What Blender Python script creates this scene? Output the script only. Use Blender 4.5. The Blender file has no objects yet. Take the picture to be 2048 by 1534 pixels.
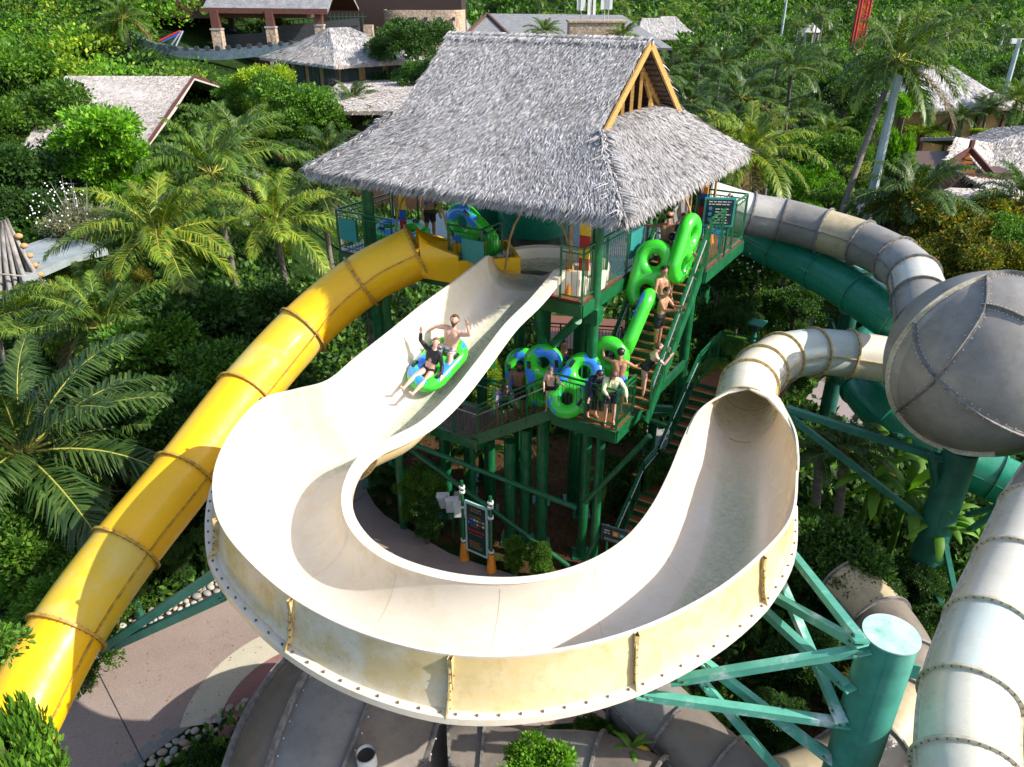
import bpy, math, random
import numpy as np
from mathutils import Vector, Matrix
R = math.radians
sc = bpy.context.scene
COL = sc.collection

# ------------------------------------------------------------------ camera
CAMH, PITCH, FPX = 14.6, R(27.5), 1500.0
cd = bpy.data.cameras.new('camera'); cam = bpy.data.objects.new('camera', cd); COL.objects.link(cam)
cam.location = (0, 0, CAMH); cam.rotation_euler = (R(90) - PITCH, 0, 0)
cd.sensor_width = 36; cd.lens = 36 * FPX / 2048; cd.clip_start = 0.1; cd.clip_end = 3000
sc.camera = cam
# ------------------------------------------------------------------ world, sun, exposure
SUN_EL = R(37); SUN_AZ = math.atan2(0.96, -0.28)          # azimuth measured from +Y towards +X
wd = bpy.data.worlds.new('World'); sc.world = wd; wd.use_nodes = True
wn = wd.node_tree.nodes; wl = wd.node_tree.links
sky = wn.new('ShaderNodeTexSky'); sky.sky_type = 'NISHITA'; sky.sun_disc = False
sky.sun_elevation = SUN_EL; sky.sun_rotation = SUN_AZ; sky.air_density = 1.0; sky.dust_density = 1.5
bg = wn['Background']; bg.inputs[1].default_value = 0.15
wl.new(sky.outputs[0], bg.inputs[0])
sd = bpy.data.lights.new('sun', 'SUN'); sun = bpy.data.objects.new('sun', sd); COL.objects.link(sun)
sd.energy = 4.1; sd.angle = R(0.5); sd.color = (1, 0.95, 0.86)
sdir = Vector((math.sin(SUN_AZ) * math.cos(SUN_EL), math.cos(SUN_AZ) * math.cos(SUN_EL), math.sin(SUN_EL)))
sun.rotation_euler = sdir.to_track_quat('Z', 'Y').to_euler(); sun.location = (30, -10, 40)
sc.view_settings.view_transform = 'Standard'; sc.view_settings.look = 'None'
sc.view_settings.exposure = 0.85; sc.view_settings.gamma = 1.0
sc.render.engine = 'CYCLES'; sc.cycles.max_bounces = 6; sc.cycles.transparent_max_bounces = 6

# ------------------------------------------------------------------ survey helpers: sight line + real height -> place
CT, ST = math.cos(PITCH), math.sin(PITCH)
def ray(u, v):
    a, b = (u - 1024) / FPX, (767 - v) / FPX
    return np.array([a, CT + b * ST, -ST + b * CT])
def W(u, v, z=0.0):
    r = ray(u, v); k = (z - CAMH) / r[2]; return np.array([0, 0, CAMH]) + r * k
def WD(u, v, d):
    return np.array([0, 0, CAMH]) + ray(u, v) * d
def A(*a): return np.array(a, float)
def nrm(v):
    v = np.asarray(v, float); n = np.linalg.norm(v); return v / n if n > 1e-9 else v
def spline(P, n):
    """Catmull-Rom through rows of P, n samples per span"""
    P = np.asarray(P, float); Q = np.vstack([2 * P[0] - P[1], P, 2 * P[-1] - P[-2]]); out = []
    for i in range(1, len(Q) - 2):
        for k in range(n):
            t = k / n; a, b, c, d = Q[i - 1], Q[i], Q[i + 1], Q[i + 2]
            out.append(.5 * (2 * b + (c - a) * t + (2 * a - 5 * b + 4 * c - d) * t * t + (3 * b - a - 3 * c + d) * t ** 3))
    out.append(P[-1]); return np.array(out)

# ------------------------------------------------------------------ mesh builder
class MB:
    def __init__(s): s.v = []; s.f = []; s.m = []; s.n = 0
    def add(s, V, Fs, mat=0):
        V = np.asarray(V, float).reshape(-1, 3); s.v.append(V)
        if isinstance(Fs, np.ndarray): Fs = Fs.tolist()
        o = s.n
        for f in Fs: s.f.append([i + o for i in f])
        if isinstance(mat, int): s.m += [mat] * len(Fs)
        else: s.m += list(mat)
        s.n += len(V); return s
    def grid(s, P, cu=False, cv=False, mat=0, flip=False):
        P = np.asarray(P, float); n, m = P.shape[:2]; F = []
        for i in range(n if cu else n - 1):
            for j in range(m if cv else m - 1):
                a, b = i * m + j, i * m + (j + 1) % m; c, d = ((i + 1) % n) * m + (j + 1) % m, ((i + 1) % n) * m + j
                F.append([a, d, c, b] if flip else [a, b, c, d])
        return s.add(P.reshape(-1, 3), F, mat)
    def box(s, c, size, ax=None, mat=0):
        c = A(*c); h = A(*size) / 2; ax = np.eye(3) if ax is None else np.asarray(ax, float)
        V = [c + sx * h[0] * ax[0] + sy * h[1] * ax[1] + sz * h[2] * ax[2] for sx in (-1, 1) for sy in (-1, 1) for sz in (-1, 1)]
        return s.add(V, [[0, 1, 3, 2], [4, 6, 7, 5], [0, 4, 5, 1], [2, 3, 7, 6], [0, 2, 6, 4], [1, 5, 7, 3]], mat)
    def beam(s, p, q, w, h=None, mat=0, up=(0, 0, 1)):
        p, q = A(*p), A(*q); h = h or w; z = nrm(q - p); x = nrm(np.cross(z, up))
        if np.linalg.norm(np.cross(z, up)) < 1e-4: x = A(1, 0, 0)
        y = np.cross(x, z)
        return s.box((p + q) / 2, (w, h, np.linalg.norm(q - p)), (x, y, z), mat)
    def cyl(s, p, q, r0, r1=None, n=12, mat=0, cap=True):
        p, q = A(*p), A(*q); r1 = r0 if r1 is None else r1; z = nrm(q - p)
        x = nrm(np.cross(z, (0, 0, 1))) if abs(z[2]) < .99 else A(1, 0, 0); y = np.cross(z, x)
        a = np.linspace(0, 2 * np.pi, n, endpoint=False); c = np.cos(a)[:, None] * x + np.sin(a)[:, None] * y
        V = np.vstack([p + c * r0, q + c * r1]); F = [[i, (i + 1) % n, n + (i + 1) % n, n + i] for i in range(n)]
        if cap: F += [list(range(n))[::-1], list(range(n, 2 * n))]
        return s.add(V, F, mat)
    def tube(s, P, r, n=8, mat=0, cap=True):
        P = np.asarray(P, float); T = np.gradient(P, axis=0); r = np.broadcast_to(r, (len(P),)); a = np.linspace(0, 2 * np.pi, n, endpoint=False)
        x = nrm(np.cross(T[0], (0.1, 0.2, 1))); G = []
        for i in range(len(P)):
            t = nrm(T[i]); x = nrm(x - t * (x @ t)); y = np.cross(t, x)
            G.append(P[i] + r[i] * (np.cos(a)[:, None] * x + np.sin(a)[:, None] * y))
        s.grid(np.array(G), cv=True, mat=mat, flip=True)
        if cap: s.f += [[s.n - n + k for k in range(n)], [s.n - len(P) * n + k for k in range(n)][::-1]]; s.m += [mat, mat]
        return s
    def ball(s, c, r, n=10, mat=0, ax=None):
        r = np.broadcast_to(r, (3,)); a = np.linspace(0, 2 * np.pi, n, endpoint=False); b = np.linspace(-np.pi / 2, np.pi / 2, n // 2 + 2)[1:-1]
        V = [(math.cos(p) * math.cos(q), math.cos(p) * math.sin(q), math.sin(p)) for p in b for q in a] + [(0, 0, -1), (0, 0, 1)]
        ax = np.eye(3) if ax is None else np.asarray(ax); V = (np.array(V) * r) @ ax + A(*c); k = len(b); t = k * n
        F = [[i * n + j, i * n + (j + 1) % n, (i + 1) * n + (j + 1) % n, (i + 1) * n + j] for i in range(k - 1) for j in range(n)]
        F += [[(j + 1) % n, j, t] for j in range(n)] + [[(k - 1) * n + j, (k - 1) * n + (j + 1) % n, t + 1] for j in range(n)]
        return s.add(V, F, mat)
    def build(s, name, mats, parent=None, smooth=False, base=None):
        me = bpy.data.meshes.new(name); V = np.vstack(s.v)
        off = wloc(parent) if parent is not None else (A(*base) if base is not None else np.zeros(3))
        V = V - off
        me.vertices.add(len(V)); me.vertices.foreach_set('co', V.ravel())
        ln = np.array([len(f) for f in s.f], np.int32); tot = int(ln.sum())
        me.loops.add(tot); me.loops.foreach_set('vertex_index', np.array([i for f in s.f for i in f], np.int32))
        me.polygons.add(len(ln)); me.polygons.foreach_set('loop_start', np.concatenate([[0], np.cumsum(ln)[:-1]]).astype(np.int32))
        me.polygons.foreach_set('material_index', np.array(s.m, np.int32))
        me.update(calc_edges=True); me.validate()
        return mkobj(name, me, mats, parent, smooth, base)
LOC = {}
def wloc(o):
    p = np.zeros(3)
    while o is not None: p = p + np.array(o.location); o = o.parent
    return p
def mkobj(name, me, mats, parent=None, smooth=False, base=None):
    if not isinstance(mats, (list, tuple)): mats = [mats]
    for m in mats: me.materials.append(m)
    me.polygons.foreach_set('use_smooth', np.full(len(me.polygons), bool(smooth)))
    if smooth:
        if smooth != 'all' and hasattr(me, 'set_sharp_from_angle'): me.set_sharp_from_angle(angle=R(40))
    o = bpy.data.objects.new(name, me); COL.objects.link(o)
    if any(m is not None and m.name == 'slide_water' for m in mats) and 'fade' not in me.attributes:
        at = me.attributes.new('fade', 'FLOAT_COLOR', 'POINT'); at.data.foreach_set('color', np.ones(len(me.vertices) * 4, np.float32))
    if parent is not None: o.parent = parent
    elif base is not None: o.location = base
    return o
def qmesh(name, V, Q, mats, parent=None, matidx=None, smooth=False, base=None):
    """fast quad/tri mesh from numpy"""
    me = bpy.data.meshes.new(name); k = Q.shape[1]
    off = wloc(parent) if parent is not None else (A(*base) if base is not None else np.zeros(3))
    me.vertices.add(len(V)); me.vertices.foreach_set('co', (V - off).astype(np.float32).ravel())
    me.loops.add(Q.size); me.loops.foreach_set('vertex_index', Q.astype(np.int32).ravel())
    me.polygons.add(len(Q)); me.polygons.foreach_set('loop_start', (np.arange(len(Q)) * k).astype(np.int32))
    if matidx is not None: me.polygons.foreach_set('material_index', matidx.astype(np.int32))
    me.update(calc_edges=True)
    return mkobj(name, me, mats, parent, smooth, base)
def tag(o, label=None, cat=None, group=None, kind=None):
    if label: o['label'] = label
    if cat: o['category'] = cat
    if group: o['group'] = group
    if kind: o['kind'] = kind
    return o
def thing(name, label, cat, loc=(0, 0, 0), group=None, rz=0):
    o = bpy.data.objects.new(name, None); COL.objects.link(o); o.location = loc; o.rotation_euler = (0, 0, rz); o.empty_display_size = .2
    return tag(o, label, cat, group)
def copy_tree(o, parent=None):
    c = o.copy(); COL.objects.link(c); c.parent = parent
    for ch in list(o.children): copy_tree(ch, c)
    return c

# ------------------------------------------------------------------ materials
def newmat(name):
    m = bpy.data.materials.new(name); m.use_nodes = True; nt = m.node_tree
    return m, nt, nt.nodes['Principled BSDF'], nt.nodes, nt.links
def noise(nt, scale, detail=4, rough=.6, coord='Object', stretch=None):
    tc = nt.nodes.new('ShaderNodeTexCoord'); n = nt.nodes.new('ShaderNodeTexNoise'); n.inputs['Scale'].default_value = scale
    n.inputs['Detail'].default_value = detail; n.inputs['Roughness'].default_value = rough
    src = tc.outputs[coord]
    if stretch:
        mp = nt.nodes.new('ShaderNodeMapping'); mp.inputs['Scale'].default_value = stretch; nt.links.new(src, mp.inputs[0]); src = mp.outputs[0]
    nt.links.new(src, n.inputs['Vector']); return n.outputs['Fac']
def ramp(nt, fac, stops):
    r = nt.nodes.new('ShaderNodeValToRGB'); e = r.color_ramp.elements
    while len(e) < len(stops): e.new(.5)
    for i, (p, c) in enumerate(stops): e[i].position = p; e[i].color = (*c, 1)
    nt.links.new(fac, r.inputs[0]); return r.outputs[0]
def mixc(nt, fac, a, b, typ='MIX'):
    m = nt.nodes.new('ShaderNodeMix'); m.data_type = 'RGBA'; m.blend_type = typ
    for sock, val in ((m.inputs[0], fac), (m.inputs[6], a), (m.inputs[7], b)):
        if isinstance(val, (int, float)): sock.default_value = val
        elif isinstance(val, tuple): sock.default_value = (*val, 1)
        else: nt.links.new(val, sock)
    return m.outputs[2]
def bump(nt, b, h, strength=.3, dist=.02):
    n = nt.nodes.new('ShaderNodeBump'); n.inputs['Strength'].default_value = strength; n.inputs['Distance'].default_value = dist
    nt.links.new(h, n.inputs['Height']); nt.links.new(n.outputs[0], b.inputs['Normal'])
def surf(name, c0, c1=None, scale=2.0, rough=.5, fine=None, fstr=.15, c2=None, spec=.5, metal=0, stretch=None, coat=0, lo=.38, hi=.62):
    """two/three tone noisy surface"""
    m, nt, b, N, L = newmat(name); c1 = c1 or tuple(x * .75 for x in c0)
    f = noise(nt, scale, 6, .62, stretch=stretch)
    st = [(lo, c1), (hi, c0)] if c2 is None else [(lo, c1), ((lo + hi) / 2, c0), (hi, c2)]
    col = ramp(nt, f, st); L.new(col, b.inputs['Base Color'])
    b.inputs['Roughness'].default_value = rough; b.inputs['Specular IOR Level'].default_value = spec; b.inputs['Metallic'].default_value = metal
    if coat: b.inputs['Coat Weight'].default_value = coat; b.inputs['Coat Roughness'].default_value = .12
    if fine: bump(nt, b, noise(nt, fine, 3, .6), fstr)
    return m
def leafmat(name, cols, rough=.55, trans=.3, spec=.28):
    m, nt, b, N, L = newmat(name); g = N.new('ShaderNodeNewGeometry'); oi = N.new('ShaderNodeObjectInfo')
    k = len(cols); cols = [(min(.8, c[0] * 1.65), min(.8, c[1] * 1.38), c[2] * 1.3) for c in cols]; col = ramp(nt, g.outputs['Random Per Island'], [(i / (k - 1) if k > 1 else 0, c) for i, c in enumerate(cols)])
    big = ramp(nt, noise(nt, .9, 2, .5), [(.35, (.62, .68, .6)), (.65, (1.25, 1.2, 1.0))])
    col = mixc(nt, 1.0, col, big, 'MULTIPLY')
    hsv = N.new('ShaderNodeHueSaturation'); mr = N.new('ShaderNodeMapRange'); mr.inputs[3].default_value = .75; mr.inputs[4].default_value = 1.25
    L.new(oi.outputs['Random'], mr.inputs[0]); L.new(mr.outputs[0], hsv.inputs['Value']); L.new(col, hsv.inputs['Color']); col = hsv.outputs[0]
    L.new(col, b.inputs['Base Color']); b.inputs['Roughness'].default_value = rough; b.inputs['Specular IOR Level'].default_value = spec
    t = N.new('ShaderNodeBsdfTranslucent'); tcol = mixc(nt, 1.0, col, (1.5, 1.6, .5), 'MULTIPLY'); L.new(tcol, t.inputs[0])
    ms = N.new('ShaderNodeMixShader'); ms.inputs[0].default_value = trans; L.new(b.outputs[0], ms.inputs[1]); L.new(t.outputs[0], ms.inputs[2])
    L.new(ms.outputs[0], N['Material Output'].inputs[0]); return m
def gel(name, base, stain, dark=None, rough=.28, sc_=1.1, lo=.42, hi=.62, coat=.35, thru=0):
    """weathered fibreglass"""
    m, nt, b, N, L = newmat(name)
    c = mixc(nt, ramp(nt, noise(nt, sc_, 8, .68), [(lo, (0, 0, 0)), (hi, (1, 1, 1))]), base, stain)
    if dark: c = mixc(nt, ramp(nt, noise(nt, sc_ * 2.3, 10, .8), [(.5, (0, 0, 0)), (.75, (1, 1, 1))]), c, dark)
    c = mixc(nt, .25, c, ramp(nt, noise(nt, 30, 6, .8), [(.3, tuple(x * (.85 if thru else .6) for x in base)), (.6, base)]))
    L.new(c, b.inputs['Base Color']); L.new(ramp(nt, noise(nt, 3, 6, .7), [(.3, (rough * .7,) * 3), (.7, (min(1, rough * 1.7),) * 3)]), b.inputs['Roughness'])
    b.inputs['Coat Weight'].default_value = coat; b.inputs['Coat Roughness'].default_value = .2
    bump(nt, b, noise(nt, 2.5, 4, .6), .12, .05)
    if thru:   # fibreglass lets some warm light through
        t = N.new('ShaderNodeBsdfTranslucent'); L.new(mixc(nt, 1, c, (1, .86, .58), 'MULTIPLY'), t.inputs[0]); ms = N.new('ShaderNodeMixShader'); ms.inputs[0].default_value = thru; L.new(b.outputs[0], ms.inputs[1]); L.new(t.outputs[0], ms.inputs[2]); L.new(ms.outputs[0], N['Material Output'].inputs[0])
    return m
M = {}
M['white_gel'] = gel('white_gelcoat', (.90, .87, .79), (.88, .81, .65), (.78, .66, .42), lo=.48, hi=.75, rough=.2, thru=.38, sc_=.8)
M['white_tube'] = gel('white_tube_gelcoat', (.78, .74, .64), (.74, .66, .48), (.60, .44, .20), lo=.42, hi=.66, rough=.25, thru=.05)
M['cream_gel'] = gel('cream_gelcoat', (.80, .62, .30), (.84, .74, .50), (.60, .42, .14), lo=.38, hi=.62, thru=.2)
M['cream_gel2'] = gel('pale_cream_gelcoat', (.72, .58, .32), (.84, .81, .74), (.52, .38, .14), lo=.40, hi=.58, thru=.2)
M['yellow_gel'] = gel('yellow_gelcoat', (.93, .52, .004), (.92, .46, .003), (.84, .42, .004), rough=.38, lo=.4, hi=.75, coat=.12)
M['yellow_faded'] = gel('faded_yellow_gelcoat', (.74, .47, .015), (.66, .50, .13), (.66, .44, .03), rough=.5, sc_=1.0, lo=.45, hi=.6, coat=.1)
M['yellow_flange'] = surf('yellow_flange', (.62, .36, .03), (.30, .17, .04), 9, .6)
M['pale_seam'] = surf('pale_seam', (.70, .62, .46), (.6, .5, .34), 8, .6)
M['tan_flange'] = surf('tan_flange', (.62, .47, .22), (.38, .26, .10), 8, .6)
M['grey_gel'] = gel('grey_gelcoat', (.27, .252, .228), (.185, .17, .153), (.12, .11, .097), rough=.45, lo=.38, hi=.62, coat=.12)
M['grey_gel2'] = gel('light_grey_gelcoat', (.34, .325, .30), (.21, .195, .178), (.15, .14, .13), rough=.42, lo=.42, hi=.66, coat=.15)
M['pale_grey'] = gel('pale_grey_gelcoat', (.48, .47, .44), (.40, .385, .35), (.24, .22, .19), rough=.42, lo=.42, hi=.66, coat=.15)
M['tan_gel'] = gel('tan_gelcoat', (.46, .38, .24), (.36, .29, .17), (.2, .16, .1), rough=.42, lo=.42, hi=.66, coat=.15)
M['ball_grey'] = gel('ball_gelcoat', (.27, .245, .215), (.19, .17, .148), (.12, .105, .09), rough=.45, lo=.38, hi=.62, coat=.12)
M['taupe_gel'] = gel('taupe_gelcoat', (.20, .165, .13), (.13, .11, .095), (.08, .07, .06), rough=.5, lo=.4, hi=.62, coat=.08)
M['grey_flange'] = surf('grey_flange', (.24, .22, .20), (.12, .11, .10), 8, .6)
M['pale_gel'] = gel('pale_gelcoat', (.66, .63, .54), (.60, .56, .45), (.5, .47, .36), lo=.45, hi=.7)
M['mint_gel'] = gel('mint_white_gelcoat', (.55, .62, .58), (.60, .62, .54), (.5, .52, .44), lo=.45, hi=.7)
M['pale_flange'] = surf('pale_flange', (.60, .55, .42), (.42, .37, .25), 8, .6)
M['green_gel'] = gel('green_gelcoat', (.012, .22, .125), (.02, .27, .17), (.01, .13, .08), lo=.4, hi=.65)
M['green_paint'] = surf('dark_green_paint', (.008, .115, .038), (.005, .07, .025), 3, .38, fine=40, fstr=.05, coat=.2)
M['rail_green'] = surf('rail_green_paint', (.010, .135, .045), (.006, .085, .03), 5, .35, coat=.2)
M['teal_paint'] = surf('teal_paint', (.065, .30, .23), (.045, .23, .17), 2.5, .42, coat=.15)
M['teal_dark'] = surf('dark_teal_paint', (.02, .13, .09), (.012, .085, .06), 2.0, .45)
M['teal_worn'] = surf('worn_teal_paint', (.10, .36, .27), (.07, .30, .22), 1.6, .5, c2=(.45, .56, .54), fine=30, fstr=.1, lo=.42, hi=.66)
M['teal_cap'] = surf('sun bleached teal', (.34, .50, .44), (.14, .38, .29), 3.2, .6, c2=(.44, .55, .50), lo=.36, hi=.6)
M['bolt'] = surf('rusty_bolt', (.20, .13, .07), (.09, .06, .035), 20, .6)
M['steel'] = surf('steel', (.55, .55, .55), (.45, .45, .45), 5, .3, metal=.8)
M['deck_wood'] = surf('deck_board', (.23, .085, .035), (.14, .05, .022), 6, .38, stretch=(1, 8, 1), fine=25)
M['timber'] = surf('pale_timber', (.52, .30, .09), (.38, .20, .05), 6, .55, stretch=(1, 1, 8))
M['brown_wood'] = surf('brown_wood', (.12, .055, .035), (.07, .035, .022), 6, .6)
M['red_wood'] = surf('red_brown_wood', (.14, .048, .034), (.085, .03, .024), 6, .5)
M['orange'] = surf('orange_plastic', (.85, .30, .02), (.7, .22, .02), 3, .4)
M['bamboo'] = surf('bamboo', (.40, .26, .08), (.25, .15, .05), 8, .5)
M['black'] = surf('black_rubber', (.012, .012, .013), (.02, .02, .02), 6, .5)
M['darkgrey'] = surf('dark_grey', (.045, .05, .055), (.03, .032, .035), 6, .5)
M['white'] = surf('white_paint', (.75, .75, .74), (.66, .66, .64), 4, .45)
M['concrete'] = surf('concrete', (.36, .35, .33), (.26, .25, .24), 2, .8, fine=30)
M['stone_deck'] = surf('grey_stone_paving', (.30, .34, .34), (.22, .25, .25), 1.2, .6)
def thatchmat(name, cols):
    m, nt, b, N, L = newmat(name); g = N.new('ShaderNodeNewGeometry')
    c = ramp(nt, g.outputs['Random Per Island'], [(i / (len(cols) - 1), x) for i, x in enumerate(cols)])
    c = mixc(nt, 1, c, ramp(nt, noise(nt, 1.3, 4, .6), [(.3, (.82, .80, .78)), (.7, (1.12, 1.1, 1.1))]), 'MULTIPLY')
    L.new(c, b.inputs['Base Color']); b.inputs['Roughness'].default_value = .7; b.inputs['Specular IOR Level'].default_value = .25; return m
M['thatch'] = thatchmat('grey_thatch', [(.20, .19, .19), (.34, .33, .335), (.42, .41, .415), (.46, .455, .46), (.53, .52, .53), (.36, .33, .29)])
M['thatch_far'] = thatchmat('far_thatch', [(.22, .21, .2), (.36, .35, .34), (.44, .43, .42), (.5, .48, .46), (.34, .26, .2)])
M['thatch_pink'] = thatchmat('dry_thatch', [(.32, .29, .275), (.44, .41, .39), (.50, .47, .44), (.55, .51, .47), (.40, .29, .20)])
M['thatch_under'] = surf('thatch_underlay', (.10, .085, .065), (.05, .04, .03), 8, .9)
def shinglemat(name, a, b_, sc_=3.0):
    m, nt, b, N, L = newmat(name); tc = N.new('ShaderNodeTexCoord'); br = N.new('ShaderNodeTexBrick')
    br.inputs['Color1'].default_value = (*a, 1); br.inputs['Color2'].default_value = (*b_, 1); br.inputs['Mortar'].default_value = (*[x * .45 for x in b_], 1)
    br.inputs['Scale'].default_value = sc_; br.inputs['Mortar Size'].default_value = .03; L.new(tc.outputs['Object'], br.inputs[0])
    c = mixc(nt, 1, br.outputs[0], ramp(nt, noise(nt, 1.5, 5), [(.3, (.75,) * 3), (.7, (1.2,) * 3)]), 'MULTIPLY')
    L.new(c, b.inputs['Base Color']); b.inputs['Roughness'].default_value = .8; return m
M['shingle'] = shinglemat('grey_shingles', (.30, .30, .31), (.20, .20, .205), 2.2)
def stonemat(name, cols, scale):
    m, nt, b, N, L = newmat(name); tc = N.new('ShaderNodeTexCoord'); v = N.new('ShaderNodeTexVoronoi'); v.inputs['Scale'].default_value = scale
    L.new(tc.outputs['Object'], v.inputs['Vector']); v2 = N.new('ShaderNodeTexVoronoi'); v2.feature = 'DISTANCE_TO_EDGE'; v2.inputs['Scale'].default_value = scale; L.new(tc.outputs['Object'], v2.inputs['Vector'])
    sp = N.new('ShaderNodeSeparateColor'); L.new(v.outputs['Color'], sp.inputs[0])
    c = ramp(nt, sp.outputs[0], [(i / (len(cols) - 1), x) for i, x in enumerate(cols)])
    e = ramp(nt, v2.outputs[0], [(.0, (.25, .25, .25)), (.07, (1, 1, 1))]); c = mixc(nt, 1, c, e, 'MULTIPLY'); L.new(c, b.inputs['Base Color'])
    b.inputs['Roughness'].default_value = .8; bump(nt, b, v2.outputs[0], .5, .05); return m
M['stone_wall'] = stonemat('rubble_stone', [(.36, .24, .15), (.50, .36, .25), (.42, .33, .26), (.55, .42, .30)], 2.6)
M['bark'] = surf('palm_bark', (.20, .17, .14), (.11, .09, .075), 5, .85, stretch=(.6, .6, 6), fine=20, fstr=.4)
M['bark2'] = surf('bark', (.13, .10, .07), (.07, .055, .04), 6, .85, fine=15, fstr=.4)
M['driftwood'] = surf('driftwood', (.34, .31, .29), (.2, .18, .16), 8, .8, stretch=(1, 1, .3))
M['glass'] = surf('dark_glass', (.05, .08, .09), (.03, .05, .06), 2, .08)
M['ochre'] = surf('ochre_wall', (.42, .27, .10), (.34, .2, .07), 3, .8)
M['carved'] = surf('carved_stone', (.45, .48, .50), (.22, .24, .26), 14, .8)
# soil / ground
def groundmat():
    m, nt, b, N, L = newmat('ground_cover')
    soil = ramp(nt, noise(nt, .8, 8, .7), [(.3, (.055, .026, .013)), (.7, (.125, .062, .032))])
    green = ramp(nt, noise(nt, 2.2, 8, .8), [(.3, (.006, .014, .003)), (.5, (.015, .035, .006)), (.7, (.04, .075, .012))])
    at = N.new('ShaderNodeAttribute'); at.attribute_name = 'soil'
    L.new(mixc(nt, at.outputs['Fac'], green, soil), b.inputs['Base Color']); b.inputs['Roughness'].default_value = .95; b.inputs['Specular IOR Level'].default_value = .1
    bump(nt, b, noise(nt, 9, 6, .7), .8, .12); return m
M['ground'] = groundmat()
def pavemat(name, a, b_, c_):
    m, nt, b, N, L = newmat(name)
    x = ramp(nt, noise(nt, .55, 6, .65), [(.35, a), (.65, b_)])
    x = mixc(nt, .55, x, ramp(nt, noise(nt, 60, 3, .8), [(.35, tuple(v * .5 for v in a)), (.5, b_), (.68, c_)]))
    x = mixc(nt, ramp(nt, noise(nt, 1.7, 9, .8), [(.55, (0, 0, 0)), (.8, (.6, .6, .6))]), x, tuple(v * .45 for v in a))
    L.new(x, b.inputs['Base Color']); b.inputs['Roughness'].default_value = .85; bump(nt, b, noise(nt, 45, 3, .7), .25, .01); return m
M['pave'] = pavemat('pink_aggregate', (.22, .158, .135), (.31, .238, .205), (.45, .37, .33))
M['pave_rose'] = pavemat('rose_aggregate', (.20, .09, .08), (.27, .135, .12), (.38, .22, .2))
M['pave_cream'] = pavemat('cream_aggregate', (.42, .38, .28), (.52, .47, .36), (.62, .58, .46))
M['pave_grey'] = pavemat('grey_cobble', (.14, .14, .13), (.21, .21, .20), (.3, .3, .28))
M['pave_lilac'] = pavemat('lilac_aggregate', (.22, .17, .17), (.3, .24, .24), (.38, .33, .33))
def watermat():
    m, nt, b, N, L = newmat('slide_water'); b.inputs['Base Color'].default_value = (.50, .62, .42, 1); b.inputs['Roughness'].default_value = .03
    b.inputs['Transmission Weight'].default_value = .0; b.inputs['IOR'].default_value = 1.33
    at = N.new('ShaderNodeAttribute'); at.attribute_name = 'fade'; rp = ramp(nt, noise(nt, 9, 5, .7), [(.35, (.22,) * 3), (.65, (.55,) * 3)]); L.new(mixc(nt, 1, rp, at.outputs['Color'], 'MULTIPLY'), b.inputs['Alpha'])
    bump(nt, b, noise(nt, 9, 6, .7), 1.0, .06); return m
M['water'] = watermat()
def wetdeck():
    m, nt, b, N, L = newmat('wet_deck'); c = ramp(nt, noise(nt, 5, 5, .6, stretch=(1, 5, 1)), [(.35, (.05, .022, .018)), (.65, (.11, .05, .035))])
    L.new(c, b.inputs['Base Color']); b.inputs['Roughness'].default_value = .12; bump(nt, b, noise(nt, 8, 3), .25, .02); return m
M['wet'] = wetdeck()
def raftmat():
    m, nt, b, N, L = newmat('raft_vinyl'); tc = N.new('ShaderNodeTexCoord'); sp = N.new('ShaderNodeSeparateXYZ'); L.new(tc.outputs['Object'], sp.inputs[0])
    top = ramp(nt, sp.outputs[2], [(.5, (0, 0, 0)), (.53, (1, 1, 1))])
    # object z is metres: map -.25..+.25 to 0..1
    mr = N.new('ShaderNodeMapRange'); mr.inputs[1].default_value = -.25; mr.inputs[2].default_value = .25; L.new(sp.outputs[2], mr.inputs[0])
    nt.links.new(mr.outputs[0], top.node.inputs[0]); top.node.color_ramp.elements[0].position = .66; top.node.color_ramp.elements[1].position = .70
    blob = ramp(nt, noise(nt, 2.2, 3, .6), [(.565, (0, 0, 0)), (.58, (1, 1, 1))])
    c = mixc(nt, mixc(nt, 1, top, blob, 'MULTIPLY'), (.05, .60, .035), (.04, .26, .85)); L.new(c, b.inputs['Base Color'])
    b.inputs['Roughness'].default_value = .22; b.inputs['Coat Weight'].default_value = .4; b.inputs['Subsurface Weight'].default_value = .0; return m
M['raft'] = raftmat()
def flat(name, c, rough=.6, spec=.4):
    m, nt, b, N, L = newmat(name); L.new(ramp(nt, noise(nt, 12, 3), [(.3, tuple(x * .88 for x in c)), (.7, c)]), b.inputs['Base Color'])
    b.inputs['Roughness'].default_value = rough; b.inputs['Specular IOR Level'].default_value = spec; return m
G = [(.020, .055, .008), (.035, .095, .012), (.055, .14, .018), (.09, .19, .025)]
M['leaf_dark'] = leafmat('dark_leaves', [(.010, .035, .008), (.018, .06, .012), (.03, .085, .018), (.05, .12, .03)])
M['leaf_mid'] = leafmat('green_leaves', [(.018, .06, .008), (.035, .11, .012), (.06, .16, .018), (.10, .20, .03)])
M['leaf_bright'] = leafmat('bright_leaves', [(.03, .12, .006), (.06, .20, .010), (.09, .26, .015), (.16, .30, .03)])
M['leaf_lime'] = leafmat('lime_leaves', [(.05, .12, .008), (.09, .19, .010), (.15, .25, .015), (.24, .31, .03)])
M['leaf_orange'] = leafmat('olive_orange_leaves', [(.03, .06, .010), (.05, .10, .012), (.09, .14, .018), (.30, .17, .02)])
M['leaf_grey'] = leafmat('grey_leaves', [(.06, .075, .05), (.09, .11, .08), (.13, .14, .11), (.05, .08, .03)])
M['leaf_red'] = leafmat('dark_red_leaves', [(.05, .006, .008), (.09, .012, .012), (.13, .02, .02)])
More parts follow.
